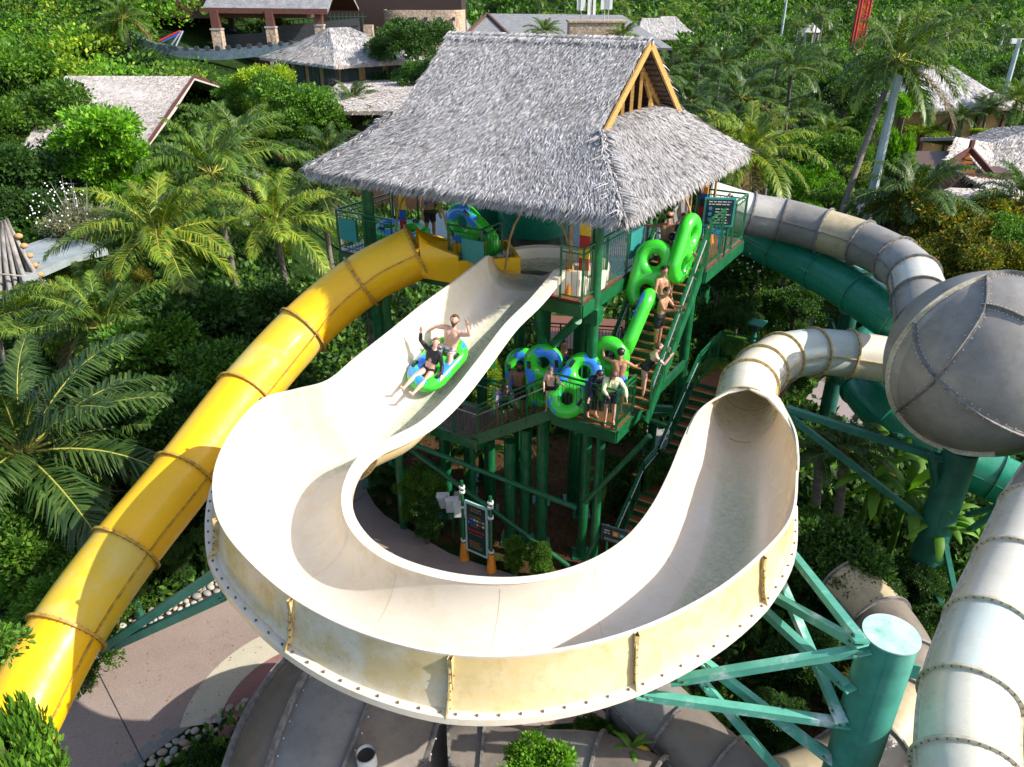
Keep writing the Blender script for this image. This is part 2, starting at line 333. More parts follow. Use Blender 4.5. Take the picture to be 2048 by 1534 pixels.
M['palm_leaf'] = leafmat('palm_leaflets', [(.022, .06, .010), (.04, .10, .016), (.07, .145, .022), (.12, .19, .035)], rough=.45, trans=.32, spec=.4)
M['palm_yellow'] = leafmat('yellowing_palm_leaflets', [(.04, .10, .012), (.07, .15, .018), (.12, .20, .024), (.22, .25, .035)], rough=.45, trans=.35, spec=.4)
M['palm_deep'] = leafmat('deep_palm_leaflets', [(.014, .045, .012), (.025, .07, .018), (.045, .10, .026), (.08, .14, .04)], rough=.45, trans=.28, spec=.4)
M['rachis'] = flat('frond_rib', (.40, .38, .07), .6)
M['flower'] = flat('white_flowers', (.85, .85, .8), .6)
M['dry'] = surf('dry_leaf', (.35, .17, .04), (.2, .09, .02), 6, .8)
M['dry_frond'] = leafmat('dry_fronds', [(.055, .04, .018), (.085, .065, .03), (.11, .09, .04)], trans=.1)
# ------------------------------------------------------------------ foliage
def rng(seed): return np.random.default_rng(seed)
def unit(g, n):
    v = g.normal(size=(n, 3)); return v / np.linalg.norm(v, axis=1)[:, None]
def leaf_quads(C, D, Nn, L, Wd):
    """leaf = folded diamond: base C, direction D, normal Nn"""
    S = np.cross(D, Nn); S /= np.maximum(np.linalg.norm(S, axis=1), 1e-6)[:, None]; L = L[:, None]; Wd = Wd[:, None]
    V = np.stack([C, C + D * L * .5 + S * Wd - Nn * Wd * .25, C + D * L - Nn * L * .12, C + D * L * .5 - S * Wd - Nn * Wd * .25], 1).reshape(-1, 3)
    return V, np.arange(len(C) * 4).reshape(-1, 4)
def crown_pts(g, lobes, n, shell=.35):
    """points + outward directions over overlapping lobes (c, r)"""
    w = np.array([l[3] ** 2 for l in lobes]); w /= w.sum(); idx = g.choice(len(lobes), n, p=w); lo = np.array(lobes)
    d = unit(g, n); d[:, 2] = np.abs(d[:, 2]) * .9 + d[:, 2] * .1 + g.normal(size=n) * .15; d /= np.linalg.norm(d, axis=1)[:, None]
    r = 1 - np.abs(g.normal(size=n)) * shell * .5
    P = lo[idx, :3] + d * (lo[idx, 3] * r)[:, None] * A(1, 1, .8); return P, d
def crown_mesh(seed, R_=2.5, H_=2.2, nl=9, nc=420, per=22, L=.2, Wd=.055, up=.35, tuft=.28):
    g = rng(seed); lobes = [(0, 0, 0, R_ * .62)]
    for i in range(nl):
        a = i / nl * 6.283 + g.normal() * .3; q = g.uniform(.45, .75); z = g.uniform(-.35, .45) * H_
        lobes.append((math.cos(a) * R_ * q, math.sin(a) * R_ * q, z, R_ * g.uniform(.26, .42)))
    P, d = crown_pts(g, lobes, nc)
    k = len(P) * per; C = np.repeat(P, per, 0); D0 = np.repeat(d, per, 0)
    off = unit(g, k); D = nrmr(D0 * .55 + off * .9 + A(0, 0, up * .4)); C = C + off * tuft * g.uniform(.1, 1, k)[:, None]
    Nn = nrmr(np.cross(D, unit(g, k))); Nn[Nn[:, 2] < 0] *= -1
    Ls = L * g.uniform(.6, 1.25, k); V, Q = leaf_quads(C, D, Nn, Ls, Ls / L * Wd); return V, Q, lobes
def nrmr(v): return v / np.maximum(np.linalg.norm(v, axis=1), 1e-9)[:, None]
CROWNS = {}
def get_crown(key, **kw):
    if key not in CROWNS:
        V, Q, lobes = crown_mesh(**kw); me = qm(key, V, Q); CROWNS[key] = (me, lobes)
    return CROWNS[key]
def qm(name, V, Q):
    me = bpy.data.meshes.new(name); me.vertices.add(len(V)); me.vertices.foreach_set('co', V.astype(np.float32).ravel()); k = Q.shape[1]
    me.loops.add(Q.size); me.loops.foreach_set('vertex_index', Q.astype(np.int32).ravel())
    me.polygons.add(len(Q)); me.polygons.foreach_set('loop_start', (np.arange(len(Q)) * k).astype(np.int32)); me.update(calc_edges=True); return me
def slotobj(name, me, mat, parent, loc=(0, 0, 0), rot=(0, 0, 0), scale=(1, 1, 1)):
    """instance of shared mesh with its own material on the object slot"""
    if not me.materials: me.materials.append(None)
    o = bpy.data.objects.new(name, me); COL.objects.link(o); o.material_slots[0].link = 'OBJECT'; o.material_slots[0].material = mat
    o.parent = parent; o.location = loc; o.rotation_euler = rot; o.scale = scale; return o
KINDS = {   # leaf geometry per kind of crown
    'fine': dict(R_=2.5, H_=2.2, nl=9, nc=520, per=22, L=.17, Wd=.045),
    'broad': dict(R_=2.5, H_=2.2, nl=8, nc=420, per=16, L=.30, Wd=.075, tuft=.35),
    'dense': dict(R_=2.5, H_=2.6, nl=12, nc=900, per=16, L=.17, Wd=.055),
    'airy': dict(R_=2.5, H_=2.0, nl=7, nc=230, per=22, L=.17, Wd=.045, tuft=.4),
    'farc': dict(R_=2.5, H_=2.3, nl=9, nc=330, per=12, L=.34, Wd=.11, tuft=.35)}
def tree(name, label, cat, u, v, d, rpx, kind='fine', mat='leaf_mid', squash=1.0, group=None, trunk=True, seed=0, wide=1.0, dead=False):
    """crown centred on sight line (u,v) at depth d with radius rpx pixels; stands on the ground below"""
    c = WD(u, v, d); r = rpx * d / FPX; gz = ground_z(c[0], c[1]); base = (c[0], c[1], gz)
    t = thing(name, label, cat, base, group); me, lobes = get_crown(kind + str(seed % 2), seed=7 + seed % 2 * 5, **KINDS[kind])
    s = r / 2.5; g = random.Random(u * 7 + v)
    slotobj('crown', me, M[mat], t, (0, 0, c[2] - gz), (0, 0, g.uniform(0, 6.28)), (s * wide, s, s * squash))
    if trunk is True and not dead:
        hh = c[2] - gz
        for q, f in ((.62, .92), (.28, .85)):
            if hh * (1 - q) > .35 * r: slotobj('lower_crown', me, M[mat], t, (.1 * r, .1 * r, hh * q), (0, 0, g.uniform(0, 6.28)), (s * wide * f, s * f, max(s * squash, hh * .3 / 2.2)))
    if trunk:
        mb = MB(); h = c[2] - gz; top = A(0, 0, h + .2 * r); mb.tube(spline([A(0, 0, -.3), A(.06 * r, .03, h * .5), top], 4) + A(*base), np.linspace(.09 * r + .04, .03 * r + .02, 9), 8)
        for k in range(6):
            a = k / 6 * 6.283 + .4; e = A(math.cos(a) * r * .6, math.sin(a) * r * .6, h + r * .15 * math.sin(k * 3)); s0 = A(0, 0, h - r * .45)
            mb.tube(spline([s0, (s0 + e) / 2 + A(0, 0, .1 * r), e], 3) + A(*base), np.linspace(.035 * r + .015, .012 * r + .006, 7), 6)
        mb.build('trunk', M['bark2'], t, smooth='all')
    return t
# palms ------------------------------------------------------------
def frond(g, az, el, L, droop, nl=74, lw=.024, ll=.76):
    n = 22; P = [np.zeros(3)]; e = el; a = az
    for i in range(n):
        t = (i + .5) / n; ee = e - droop * t ** 1.5; aa = a + .15 * math.sin(az * 3) * t
        P.append(P[-1] + L / n * A(math.cos(ee) * math.cos(aa), math.cos(ee) * math.sin(aa), math.sin(ee)))
    P = np.array(P); T = nrmr(np.gradient(P, axis=0)); side = nrmr(np.cross(T, A(0, 0, 1.0) + A(math.cos(a), math.sin(a), 0) * .3)); upv = nrmr(np.cross(side, T))
    ts = np.linspace(.14, .99, nl); Vs = []; 
    ti = ts * n; i0 = np.minimum(ti.astype(int), n - 1); fr = (ti - i0)[:, None]
    for sg in (-1, 1):
        c = P[i0] * (1 - fr) + P[i0 + 1] * fr; tt = T[i0]; ss = side[i0] * sg; uu = upv[i0]
        ln = ll * L / 3.2 * (np.sin(np.pi * (ts * .86 + .12)) ** .6 * 1.0)[:, None] * g.uniform(.85, 1.1, (nl, 1))
        dr = g.uniform(.15, .45, (nl, 1)); d1 = nrmr(ss * .80 + tt * .72 + uu * .18 + g.normal(size=(nl, 3)) * .14); 
        m = c + d1 * ln * .5; d2 = nrmr(d1 + A(0, 0, -1) * (dr + .75)); e_ = m + d2 * ln * .5
        w = nrmr(np.cross(d1, uu)) * lw * L / 3.2
        Vs.append(np.stack([c - w * .6, c + w * .6, m + w, m - w, e_ + w * .12, e_ - w * .12], 1))
    V = np.concatenate(Vs).reshape(-1, 3); k = len(V) // 6; b = np.arange(k)[:, None] * 6
    Q = np.concatenate([b + [0, 1, 2, 3], b + [3, 2, 4, 5]]); 
    # rib: 3-sided
    rr = np.linspace(.035, .006, n + 1)[:, None] * L / 3.2
    a_ = P + upv * rr; b_ = P - side * rr - upv * rr * .4; c_ = P + side * rr - upv * rr * .4; RV = np.stack([a_, b_, c_], 1).reshape(-1, 3); rq = []
    for i in range(n):
        for j in range(3): rq.append([i * 3 + j, i * 3 + (j + 1) % 3, (i + 1) * 3 + (j + 1) % 3, (i + 1) * 3 + j])
    return V, Q, RV, np.array(rq)
PALMS = {}
def palm_mesh(key, seed, nf=24, L=3.3, upright=0., nl=74, wind=0., lw=.026):
    if key in PALMS: return PALMS[key]
    g = rng(seed); Vs, Qs, RV, RQ, dryf = [], [], [], [], []; o = r = 0
    for i in range(nf):
        f = i / nf; az = i * 2.39996 + g.normal() * .12; el = R(82) - (f ** .9) * R(112 - upright * 60) + g.normal() * .07
        droop = R(38 + 50 * (1 - f) * .6 + 30 * f) * (1 - upright * .35) * g.uniform(.8, 1.25)
        V, Q, a, b = frond(g, az, el, L * g.uniform(.85, 1.08) * (.72 + .28 * math.sin(min(1, f * 2) * 1.57)), droop, nl, lw)
        dryf.append(np.full(len(Q), 2 if (i == nf - 1 and seed in (3, 21)) else 0)); base = A(math.cos(az), math.sin(az), 0) * .1
        if wind:
            for X in (V, a): X[:, 0] += wind * (np.linalg.norm(X, axis=1) / L) ** 2 * L
        Vs.append(V + base); Qs.append(Q + o); o += len(V); RV.append(a + base); RQ.append(b + r); r += len(a)
    V = np.concatenate(Vs); Q = np.concatenate(Qs); RVv = np.concatenate(RV); RQq = np.concatenate(RQ) + len(V)
    me = qm(key, np.vstack([V, RVv]), np.vstack([Q, RQq])); me.materials.append(None); me.materials.append(M['rachis']); me.materials.append(M['dry_frond'])
    me.polygons.foreach_set('material_index', np.concatenate(dryf + [np.ones(len(RQq))]).astype(np.int32)); PALMS[key] = me; return me
def palm(label, u, v, d, rpx, key='full', mat='palm_leaf', base=None, group=None, rz=0, tilt=(0, 0), trunk=True, nuts=False, tr=.13):
    """crown heart on sight line (u,v) at depth d, frond reach rpx pixels, base = ground pixel of the trunk foot or world xy"""
    c = WD(u, v, d); L = 1.12 * rpx * d / FPX
    if base is None: bx, by = c[0] + .3, c[1] - .2
    else: bx, by = base
    gz = ground_z(bx, by); t = thing('palm_tree', label, 'palm', (bx, by, gz), group)
    spec = {'full': dict(seed=3, nf=23, upright=.12), 'full2': dict(seed=11, nf=19, upright=.2), 'up': dict(seed=5, nf=20, upright=.55), 'far': dict(seed=8, nf=18, nl=16, lw=.075), 'far2': dict(seed=18, nf=14, nl=14, lw=.085, upright=.2),
            'wind': dict(seed=21, nf=22, wind=.22), 'big': dict(seed=31, nf=22, upright=.4, nl=90, lw=.024)}[key]
    me = palm_mesh('crown_' + key, **spec); s = L / 3.3
    o = slotobj('crown', me, M[mat], t, tuple(c - A(bx, by, gz)), (R(tilt[0]), R(tilt[1]), rz), (s, s, s))
    if trunk and c[2] - gz > .4:
        mb = MB(); n = 14; P = [A(bx, by, gz - .2) + (c - A(bx, by, gz - .2)) * A(k / n, k / n, k / n) + A(-.06 * (c[0] - bx), 0, 0) * math.sin(k / n * 3.14) for k in range(n + 1)]
        rr = np.array([tr * (1.35 - .5 * (k / n) ** .5) * (1 + .05 * (k % 2)) for k in range(n + 1)]); mb.tube(P, rr, 9); mb.build('trunk', M['bark'], t, smooth='all')
    if nuts:
        mb = MB(); g = random.Random(u)
        for k in range(9): a = k * .7; mb.ball(c + A(math.cos(a) * .25, math.sin(a) * .25, -.22 - .08 * (k % 3)), .11, 8)
        mb.build('coconut', M['dry'] if nuts == 'dry' else M['orange'], t, smooth='all').name = 'coconut_cluster'
    return t
# ground -----------------------------------------------------------
def sstep(a, b, x): t = np.clip((x - a) / (b - a), 0, 1); return t * t * (3 - 2 * t)
def gz_arr(x, y):
    x = np.asarray(x, float); y = np.asarray(y, float)
    z = 0 * x
    # slope on the upper left behind the cable station
    z = z + 26 * sstep(52, 150, y) * sstep(-6 - .12 * (y - 40), -26 - .30 * (y - 40), x)
    z = z + 4 * sstep(24, 40, y) * sstep(-9, -17, x)
    # far hillside
    hh = 115 + 25 * np.sin(x * .011 + 1) + 12 * np.sin(x * .027)
    z = z + hh * sstep(235 - .12 * x, 620, y + .10 * x)
    z = z + sstep(70, 120, y) * (1.2 * np.sin(x * .06) + 1.2 * np.sin(y * .05 + x * .02))
    return z
def ground_z(x, y): return float(gz_arr(x, y))
# ------------------------------------------------------------------ ground and paths
def inpoly(x, y, poly):
    c = np.zeros(x.shape, bool); n = len(poly)
    for i in range(n):
        (x0, y0), (x1, y1) = poly[i][:2], poly[(i + 1) % n][:2]; k = ((y0 > y) != (y1 > y)); c ^= k & (x < (x1 - x0) * (y - y0) / (y1 - y0 + 1e-12) + x0)
    return c
SOIL = [W(u, v, 0) for u, v in ((745,870),(1080,870),(1340,900),(1330,1080),(1240,1150),(1130,1185),(1010,1120),(850,1060),(770,1010))]
xs = np.concatenate([np.arange(-560, -60, 12.), np.arange(-60, -16, 2.), np.arange(-16, 16, .5), np.arange(16, 60, 2.), np.arange(60, 561, 12.)])
ys = np.concatenate([np.arange(-30, 2, 4.), np.arange(2, 34, .5), np.arange(34, 120, 2.), np.arange(120, 780, 10.)])
X, Y = np.meshgrid(xs, ys, indexing='ij'); Zg = gz_arr(X, Y); near = (np.abs(X) < 20) & (Y < 34)
Zg = Zg - np.where(near, .0, 0)
P = np.stack([X, Y, Zg], -1); n_, m_ = X.shape; ii = np.arange(n_ * m_).reshape(n_, m_)
Qg = np.stack([ii[:-1, :-1], ii[1:, :-1], ii[1:, 1:], ii[:-1, 1:]], -1).reshape(-1, 4)
go = qmesh('ground', P.reshape(-1, 3), Qg, M['ground'], smooth='all'); tag(go, kind='structure')
at = go.data.attributes.new('soil', 'FLOAT', 'POINT'); so = inpoly(X.ravel(), Y.ravel(), SOIL).astype(float)
far_so = 0
lb = np.exp(-(((X.ravel() + 6.5) / 3.) ** 2 + ((Y.ravel() - 14.5) / 2.2) ** 2)); so = np.maximum(so, (lb > .4) * .9)
so = np.maximum(so, ((X.ravel() > 3.5) & (X.ravel() < 12) & (Y.ravel() < 14)) * .7)
at.data.foreach_set('value', so.astype(np.float32))
def sheet(name, pts, mat, z, smooth=3, th=0, kind='structure'):
    P = [A(p[0], p[1], 0) for p in pts]
    if smooth: P = [q for q in spline(P + [P[0]], smooth)[:-1]]
    n = len(P); c = sum(P) / n; mb = MB(); V = [p + Z_ * z for p in P]; F = [list(range(n))]
    if th: V += [p + Z_ * (z - th) for p in P]; F += [[i, n + i, n + (i + 1) % n, (i + 1) % n] for i in range(n)]
    mb.add(np.array(V), F)
    if nrm(np.cross(P[n // 3] - P[0], P[2 * n // 3] - P[0]))[2] < 0: mb.f[0] = mb.f[0][::-1]
    o = mb.build(name, M[mat]); tag(o, kind=kind); return o
Z_ = A(0, 0, 1)
far = [(-60,1440),(60,1385),(180,1312),(330,1238),(440,1186),(560,1110),(660,1020),(700,950),(716,925),(735,985),(770,1032),(830,1066),(900,1108),(1000,1142),(1090,1172),(1200,1235),(1290,1330),(1260,1420),(1150,1446),(1000,1452)]
nearp = [(900,1430),(760,1400),(640,1380),(530,1392),(430,1425),(330,1490),(262,1545),(150,1640),(-120,1800),(-300,1600)]
PATH = [W(u, v, 0) for u, v in far + nearp]
o = sheet('path', PATH, 'pave', .02, 2, .02)
bordf = [W(u, v, 0) for u, v in ((-60,1440),(60,1385),(180,1312),(330,1238),(440,1186),(560,1110))]; bordn = [W(u, v, 0) for u, v in ((530,1392),(430,1425),(330,1490),(262,1545),(150,1640))]
def ribbon(name, pts, w, mat, z, jag=0, side=1):
    P = spline([A(p[0], p[1], 0) for p in pts], 8); T = nrmr(np.gradient(P, axis=0)); S = np.cross(T, Z_) * side; g = rng(2); 
    mb = MB()
    if not jag: mb.grid(np.stack([P + Z_ * z, P + S * w + Z_ * z], 1), flip=side > 0); return tag(mb.build(name, M[mat]), kind='structure')
    L = np.cumsum(np.r_[0, np.linalg.norm(np.diff(P, axis=0), axis=1)]); a = 0
    while a < L[-1] - .1:
        b = a + .2; p = np.array([np.interp(a, L, P[:, k]) for k in range(3)]); q = np.array([np.interp(b, L, P[:, k]) for k in range(3)]); s = nrm(np.cross(q - p, Z_)) * side; ww = w * (1.0 if int(a / .2) % 2 else .62) + g.normal() * .02
        mb.add(np.array([p, q - (q - p) * .04, q - (q - p) * .04 + s * ww, p + s * ww]) + Z_ * z, [[0, 1, 2, 3]]); a = b
    return tag(mb.build(name, M[mat]), kind='structure')
ribbon('path_border', bordf, .34, 'pave_grey', .026, 1, 1); ribbon('path_border', bordn, .34, 'pave_grey', .026, 1, 1)
ac = W(620, 1420, 0); pl = W(383, 1400, 0); r_out = np.linalg.norm((ac - pl)[:2])
def arc(r0, r1, a0, a1, mat, z):
    q = np.linspace(a0, a1, 40); c = np.stack([np.cos(q), np.sin(q), 0 * q], -1); mb = MB(); mb.grid(np.stack([ac + c * r0 + Z_ * z, ac + c * r1 + Z_ * z], 1), flip=False); return tag(mb.build('path_inlay', M[mat]), kind='structure')
arc(r_out - .85, r_out, R(75), R(190), 'pave_cream', .030); arc(r_out - 1.5, r_out - .85, R(75), R(205), 'pave_rose', .030); arc(r_out - 1.95, r_out - 1.5, R(75), R(195), 'pave_cream', .030)
mb = MB()
for a_, b_ in (((180,1312), (290,1530)), ((560,1110), (640,1380)), ((735,985), (560,1110))): mb.beam(W(*a_, .027), W(*b_, .027), .02, .004)
tag(mb.build('path_joint', M['darkgrey']), kind='structure')
sheet('stone_terrace', [W(*q, 4.05) for q in ((45,560),(150,515),(215,500),(165,482),(95,478),(30,500))], 'stone_deck', 4.12, 0, .3)
sheet('side_path', [W(*q, 0) for q in ((1610,800),(1660,745),(1760,735),(1800,800),(1790,870),(1700,860))], 'pave_lilac', .02, 2, .02)
sheet('side_path', [W(*q, 0) for q in ((600,470),(640,430),(690,420),(660,470),(560,520))], 'concrete', .02, 2, .02)
sheet('side_path', [W(*q, 0) for q in ((1620,430),(1700,405),(1760,400),(1740,425),(1660,450))], 'concrete', .02, 2, .02)
sheet('side_path', [W(*q, 0) for q in ((1290,850),(1400,880),(1400,930),(1300,900))], 'concrete', .02, 2, .02)
# border stones
gp = rng(12); peb = []
mbp = MB(); mbp.ball((0, 0, 0), (1, .78, .55), 12); pm = mbp.build('border_stone', M['concrete'], smooth='all'); pmesh = pm.data; bpy.data.objects.remove(pm)
STM = [flat('stone_tan', (.34, .27, .2)), flat('stone_grey', (.27, .27, .25)), flat('stone_pale', (.42, .4, .34))]; pmesh.materials.clear(); pmesh.materials.append(None)
def stones(pts, w, n, side, label):
    P = spline([A(p[0], p[1], 0) for p in pts], 8); placed = []; tries = 0
    while len(placed) < n and tries < n * 40:
        tries += 1; k = gp.uniform(0, len(P) - 1.001); i = int(k); p = P[i] + (P[i + 1] - P[i]) * (k - i); s = nrm(np.cross(P[i + 1] - P[i], Z_)) * side; q = p + s * gp.uniform(.06, w); r = gp.uniform(.07, .15)
        if all(np.linalg.norm(q - a_) > (r + b_) * .8 for a_, b_ in placed):
            placed.append((q, r)); o = bpy.data.objects.new('border_stone', pmesh); COL.objects.link(o); o.location = tuple(q + Z_ * (r * .35)); o.scale = (r, r, r); o.rotation_euler = (gp.normal() * .2, gp.normal() * .2, gp.uniform(0, 6.28)); o.material_slots[0].link = 'OBJECT'; o.material_slots[0].material = STM[gp.integers(3)]
            tag(o, label, 'stone', 'river stones edging the pink path')
stones([W(u, v, 0) for u, v in ((130,1350),(180,1312),(330,1238),(440,1186),(500,1150))], .55, 85, -1, 'rounded river stone in the border of the pink path')
stones([W(u, v, 0) for u, v in ((500,1395),(430,1425),(330,1490),(262,1545))], .5, 60, -1, 'rounded river stone in the border of the pink path')
# ------------------------------------------------------------------ slides
def onY(u, v, Y):
    r = ray(u, v); return np.array([0, 0, CAMH]) + r * (Y / r[1])
def frames(P):
    T = nrmr(np.gradient(P, axis=0)); S = nrmr(np.cross(T, A(0, 0, 1))); U = nrmr(np.cross(S, T)); return T, S, U
def tube_run(parent, ctrl, mats, fl_mat, r=.685, k=10, fl_w=.075, fl_t=.05, bolts=26, seams=True, fsub=True, skip_first=False, openend=False, bolt=.014, seams_at=12):
    """closed tube through ctrl; a bolted flange at every control point; each section is a part, its flange a sub-part"""
    P = spline(ctrl, k); T, S, U = frames(P); nn = 40; a = np.linspace(0, 2 * np.pi, nn, endpoint=False); secs = []
    for i in range(len(ctrl) - 1):
        sl = slice(i * k, (i + 1) * k + 1); p, s, u = P[sl], S[sl], U[sl]
        ring = lambda rad: p[:, None] + rad * (np.cos(a)[None, :, None] * s[:, None] + np.sin(a)[None, :, None] * u[:, None])
        mb = MB(); mb.grid(ring(r), cv=True, mat=0)
        sec = mb.build('tube_section', M[mats[i % len(mats)]], parent, smooth=True); secs.append(sec)
        if seams:
            for sg in (-1, 1):
                sa = R(seams_at); o_ = s * sg * math.cos(sa) + u * math.sin(sa); h = (u * math.cos(sa) - s * sg * math.sin(sa)) * .014; q = p + o_ * r; w = o_ * .05
                mb = MB(); G = np.stack([q - w * .3 - h, q + w - h, q + w + h, q - w * .3 + h], 1); mb.grid(G, cv=True, mat=0, flip=(sg < 0)); mb.build('seam', M[fl_mat], sec)
        if i == 0 and skip_first: continue
        flange(sec, P[i * k], T[i * k], S[i * k], U[i * k], r, fl_w, fl_t, fl_mat, bolts, bolt)
    if not openend: flange(secs[-1], P[-1], T[-1], S[-1], U[-1], r, fl_w, fl_t, fl_mat, bolts, bolt)
    return P, secs
def flange(sec, p, t, s, u, r, w, th, mat, bolts, bolt=.014):
    a = np.linspace(0, 2 * np.pi, 48, endpoint=False); c = np.cos(a)[:, None] * s + np.sin(a)[:, None] * u; mb = MB()
    G = np.stack([p + c * (r - .004) - t * th / 2, p + c * (r + w) - t * th / 2, p + c * (r + w) + t * th / 2, p + c * (r - .004) + t * th / 2], 0)
    mb.grid(G, cu=True, cv=True, mat=0)
    for j in range(bolts):
        q = 2 * np.pi * (j + .5) / bolts; d = math.cos(q) * s + math.sin(q) * u; cc = p + d * (r + w * .55)
        mb.cyl(cc - t * (th / 2 + .016), cc + t * (th / 2 + .016), bolt, n=6, mat=1)
    return mb.build('flange', [M[mat], M['bolt']], sec, smooth=True)

# ---- open white trough with its tube
ST_ = [(1110,540,8.72,975,512,8.98,8.14),(1062,598,8.35,912,562,8.80,7.72),(1010,650,7.95,850,607,8.55,7.30),(955,722,7.55,785,660,8.30,6.90),(900,790,7.20,715,715,8.02,6.52),
 (845,842,6.98,660,760,7.80,6.15),(790,872,6.85,598,778,7.66,6.00),(745,893,6.78,530,797,7.55,5.88),(712,922,6.70,478,848,7.48,5.78),(692,960,6.62,445,905,7.42,5.70),(685,1000,6.55,431,965,7.36,5.62),
 (695,1045,6.50,442,1035,7.30,5.55),(730,1090,6.46,490,1105,7.25,5.50),(790,1128,6.42,590,1192,7.20,5.45),(890,1158,6.38,730,1262,7.14,5.40),(1000,1168,6.33,905,1304,7.08,5.36),(1100,1158,6.28,1090,1301,7.02,5.32),
 (1190,1128,6.23,1270,1258,6.97,5.28),(1260,1082,6.18,1420,1186,6.92,5.24),(1310,1020,6.14,1520,1108,6.87,5.20),(1345,950,6.10,1580,1035,6.82,5.16),(1372,880,6.05,1592,955,6.75,5.12),(1397,830,6.00,1590,868,6.65,5.08),(1428,806,5.95,1560,803,6.2,5.03)]
KS = 6
I_ = spline([W(*s[:3]) for s in ST_], KS); O_ = spline([W(*s[3:6]) for s in ST_], KS); FL_ = spline([[s[6]] for s in ST_], KS)[:, 0]
NSEC = 36; NI = 2.15; NO = 2.9
def section(i, off=0.0):
    I, O, f = I_[i], O_[i], FL_[i]; ph = np.linspace(0, np.pi, NSEC); c, s = np.cos(ph), np.sin(ph); m = float(sstep(20 * KS, 23 * KS, i))
    n = np.where(ph < np.pi / 2, NI * (1 - m) + 2 * m, NO * (1 - m) + 2 * m); x = np.sign(c) * np.abs(c) ** (2 / n); z = s ** (2 / n)
    xx = (1 - x) / 2; hor = (I + (O - I) * xx[:, None]); zr = np.where(ph < np.pi / 2, I[2], O[2]); zz = f + (zr - f) * (1 - z)
    Q = hor.copy(); Q[:, 2] = zz
    if off:
        d = O - I; d[2] = 0; d = nrm(d); T = np.gradient(Q, axis=0); nx = T @ d; nz = T[:, 2]; L = np.hypot(nx, nz) + 1e-9
        Q = Q + off * ((nz / L)[:, None] * d + (-nx / L)[:, None] * A(0, 0, 1))
    return Q
SEC = np.array([section(i) for i in range(len(I_))]); EXT = np.array([section(i, .035) for i in range(len(I_))]); 
white = thing('white_slide', 'huge white open trough slide curling in a wide U from the thatched tower', 'water slide', (0, 12, 5))
joints = [0, 4, 7, 11, 13, 15, 17, 19, 23]           # station indices of the panel joints
for a_, b_ in zip(joints[:-1], joints[1:]):
    sl = slice(a_ * KS, b_ * KS + 1); mb = MB(); mb.grid(SEC[sl], mat=0)
    # lips closing the shell at both rims
    for col in (0, -1): mb.grid(np.stack([SEC[sl][:, col], EXT[sl][:, col]], 1), mat=0, flip=col == -1)
    mb.grid(EXT[sl], mat=1, flip=True)
    p = mb.build('trough_panel', [M['white_gel'], M['cream_gel2' if a_ in (11, 13, 7) else 'cream_gel']], white, smooth=True)
    if a_ > 0:
        i = a_ * KS; w_ = nrm(np.cross(A(0, 0, 1), O_[i] - I_[i])) * .006; e0 = section(i, -.004); mb = MB(); mb.grid(np.stack([e0 - w_, e0 + w_], 1)[1:-1]); mb.build('bed_seam', M['pale_seam'], p)
    # rib along the joint
    if a_ > 0:
        i = a_ * KS; e0, e1 = section(i, .035), section(i, .13); t = nrm(np.cross(A(0, 0, 1), O_[i] - I_[i])) * .03; mb = MB()
        mb.grid(np.stack([e0 - t, e1 - t, e1 + t, e0 + t], 0), cu=True, mat=0)
        for j in range(1, NSEC - 1):
            c = (e0[j] + e1[j]) / 2; mb.cyl(c - t * 1.35, c + t * 1.35, .016, n=6, mat=1)
        mb.build('rib', [M['tan_flange'], M['bolt']], p, smooth=True)
# inner rim band: flat coping that overhangs outward, then a drop lip
hd = O_ - I_; hd[:, 2] = 0; hd = nrmr(hd); bw = np.interp(np.arange(len(I_)), [0, 4 * KS, 9 * KS, 14 * KS, len(I_) - 1], [.26, .26, .17, .16, .08])[:, None]
q0 = I_ + hd * .02 + A(0, 0, .012); q1 = I_ - hd * bw + A(0, 0, .012); q2 = q1 - A(0, 0, .17); q3 = q2 + hd * .03
q4 = q3 + hd * .05 + A(0, 0, .02)
mb = MB(); mb.grid(np.stack([q0, q1, q2, q3, q4 + A(0, 0, .10), I_ - A(0, 0, .1)], 1), mat=0, flip=True); mb.build('inner_rim', M['white_gel'], white, smooth=True)
# outer rim lip
q0 = O_ - hd * .005 + A(0, 0, .006); q1 = O_ + hd * .05 + A(0, 0, .006); q2 = q1 - A(0, 0, .05)
mb = MB(); mb.grid(np.stack([O_ - hd * .005 - A(0, 0, .05), q0, q1, q2], 1), mat=0, flip=True); mb.build('outer_rim', M['white_gel'], white, smooth=True)
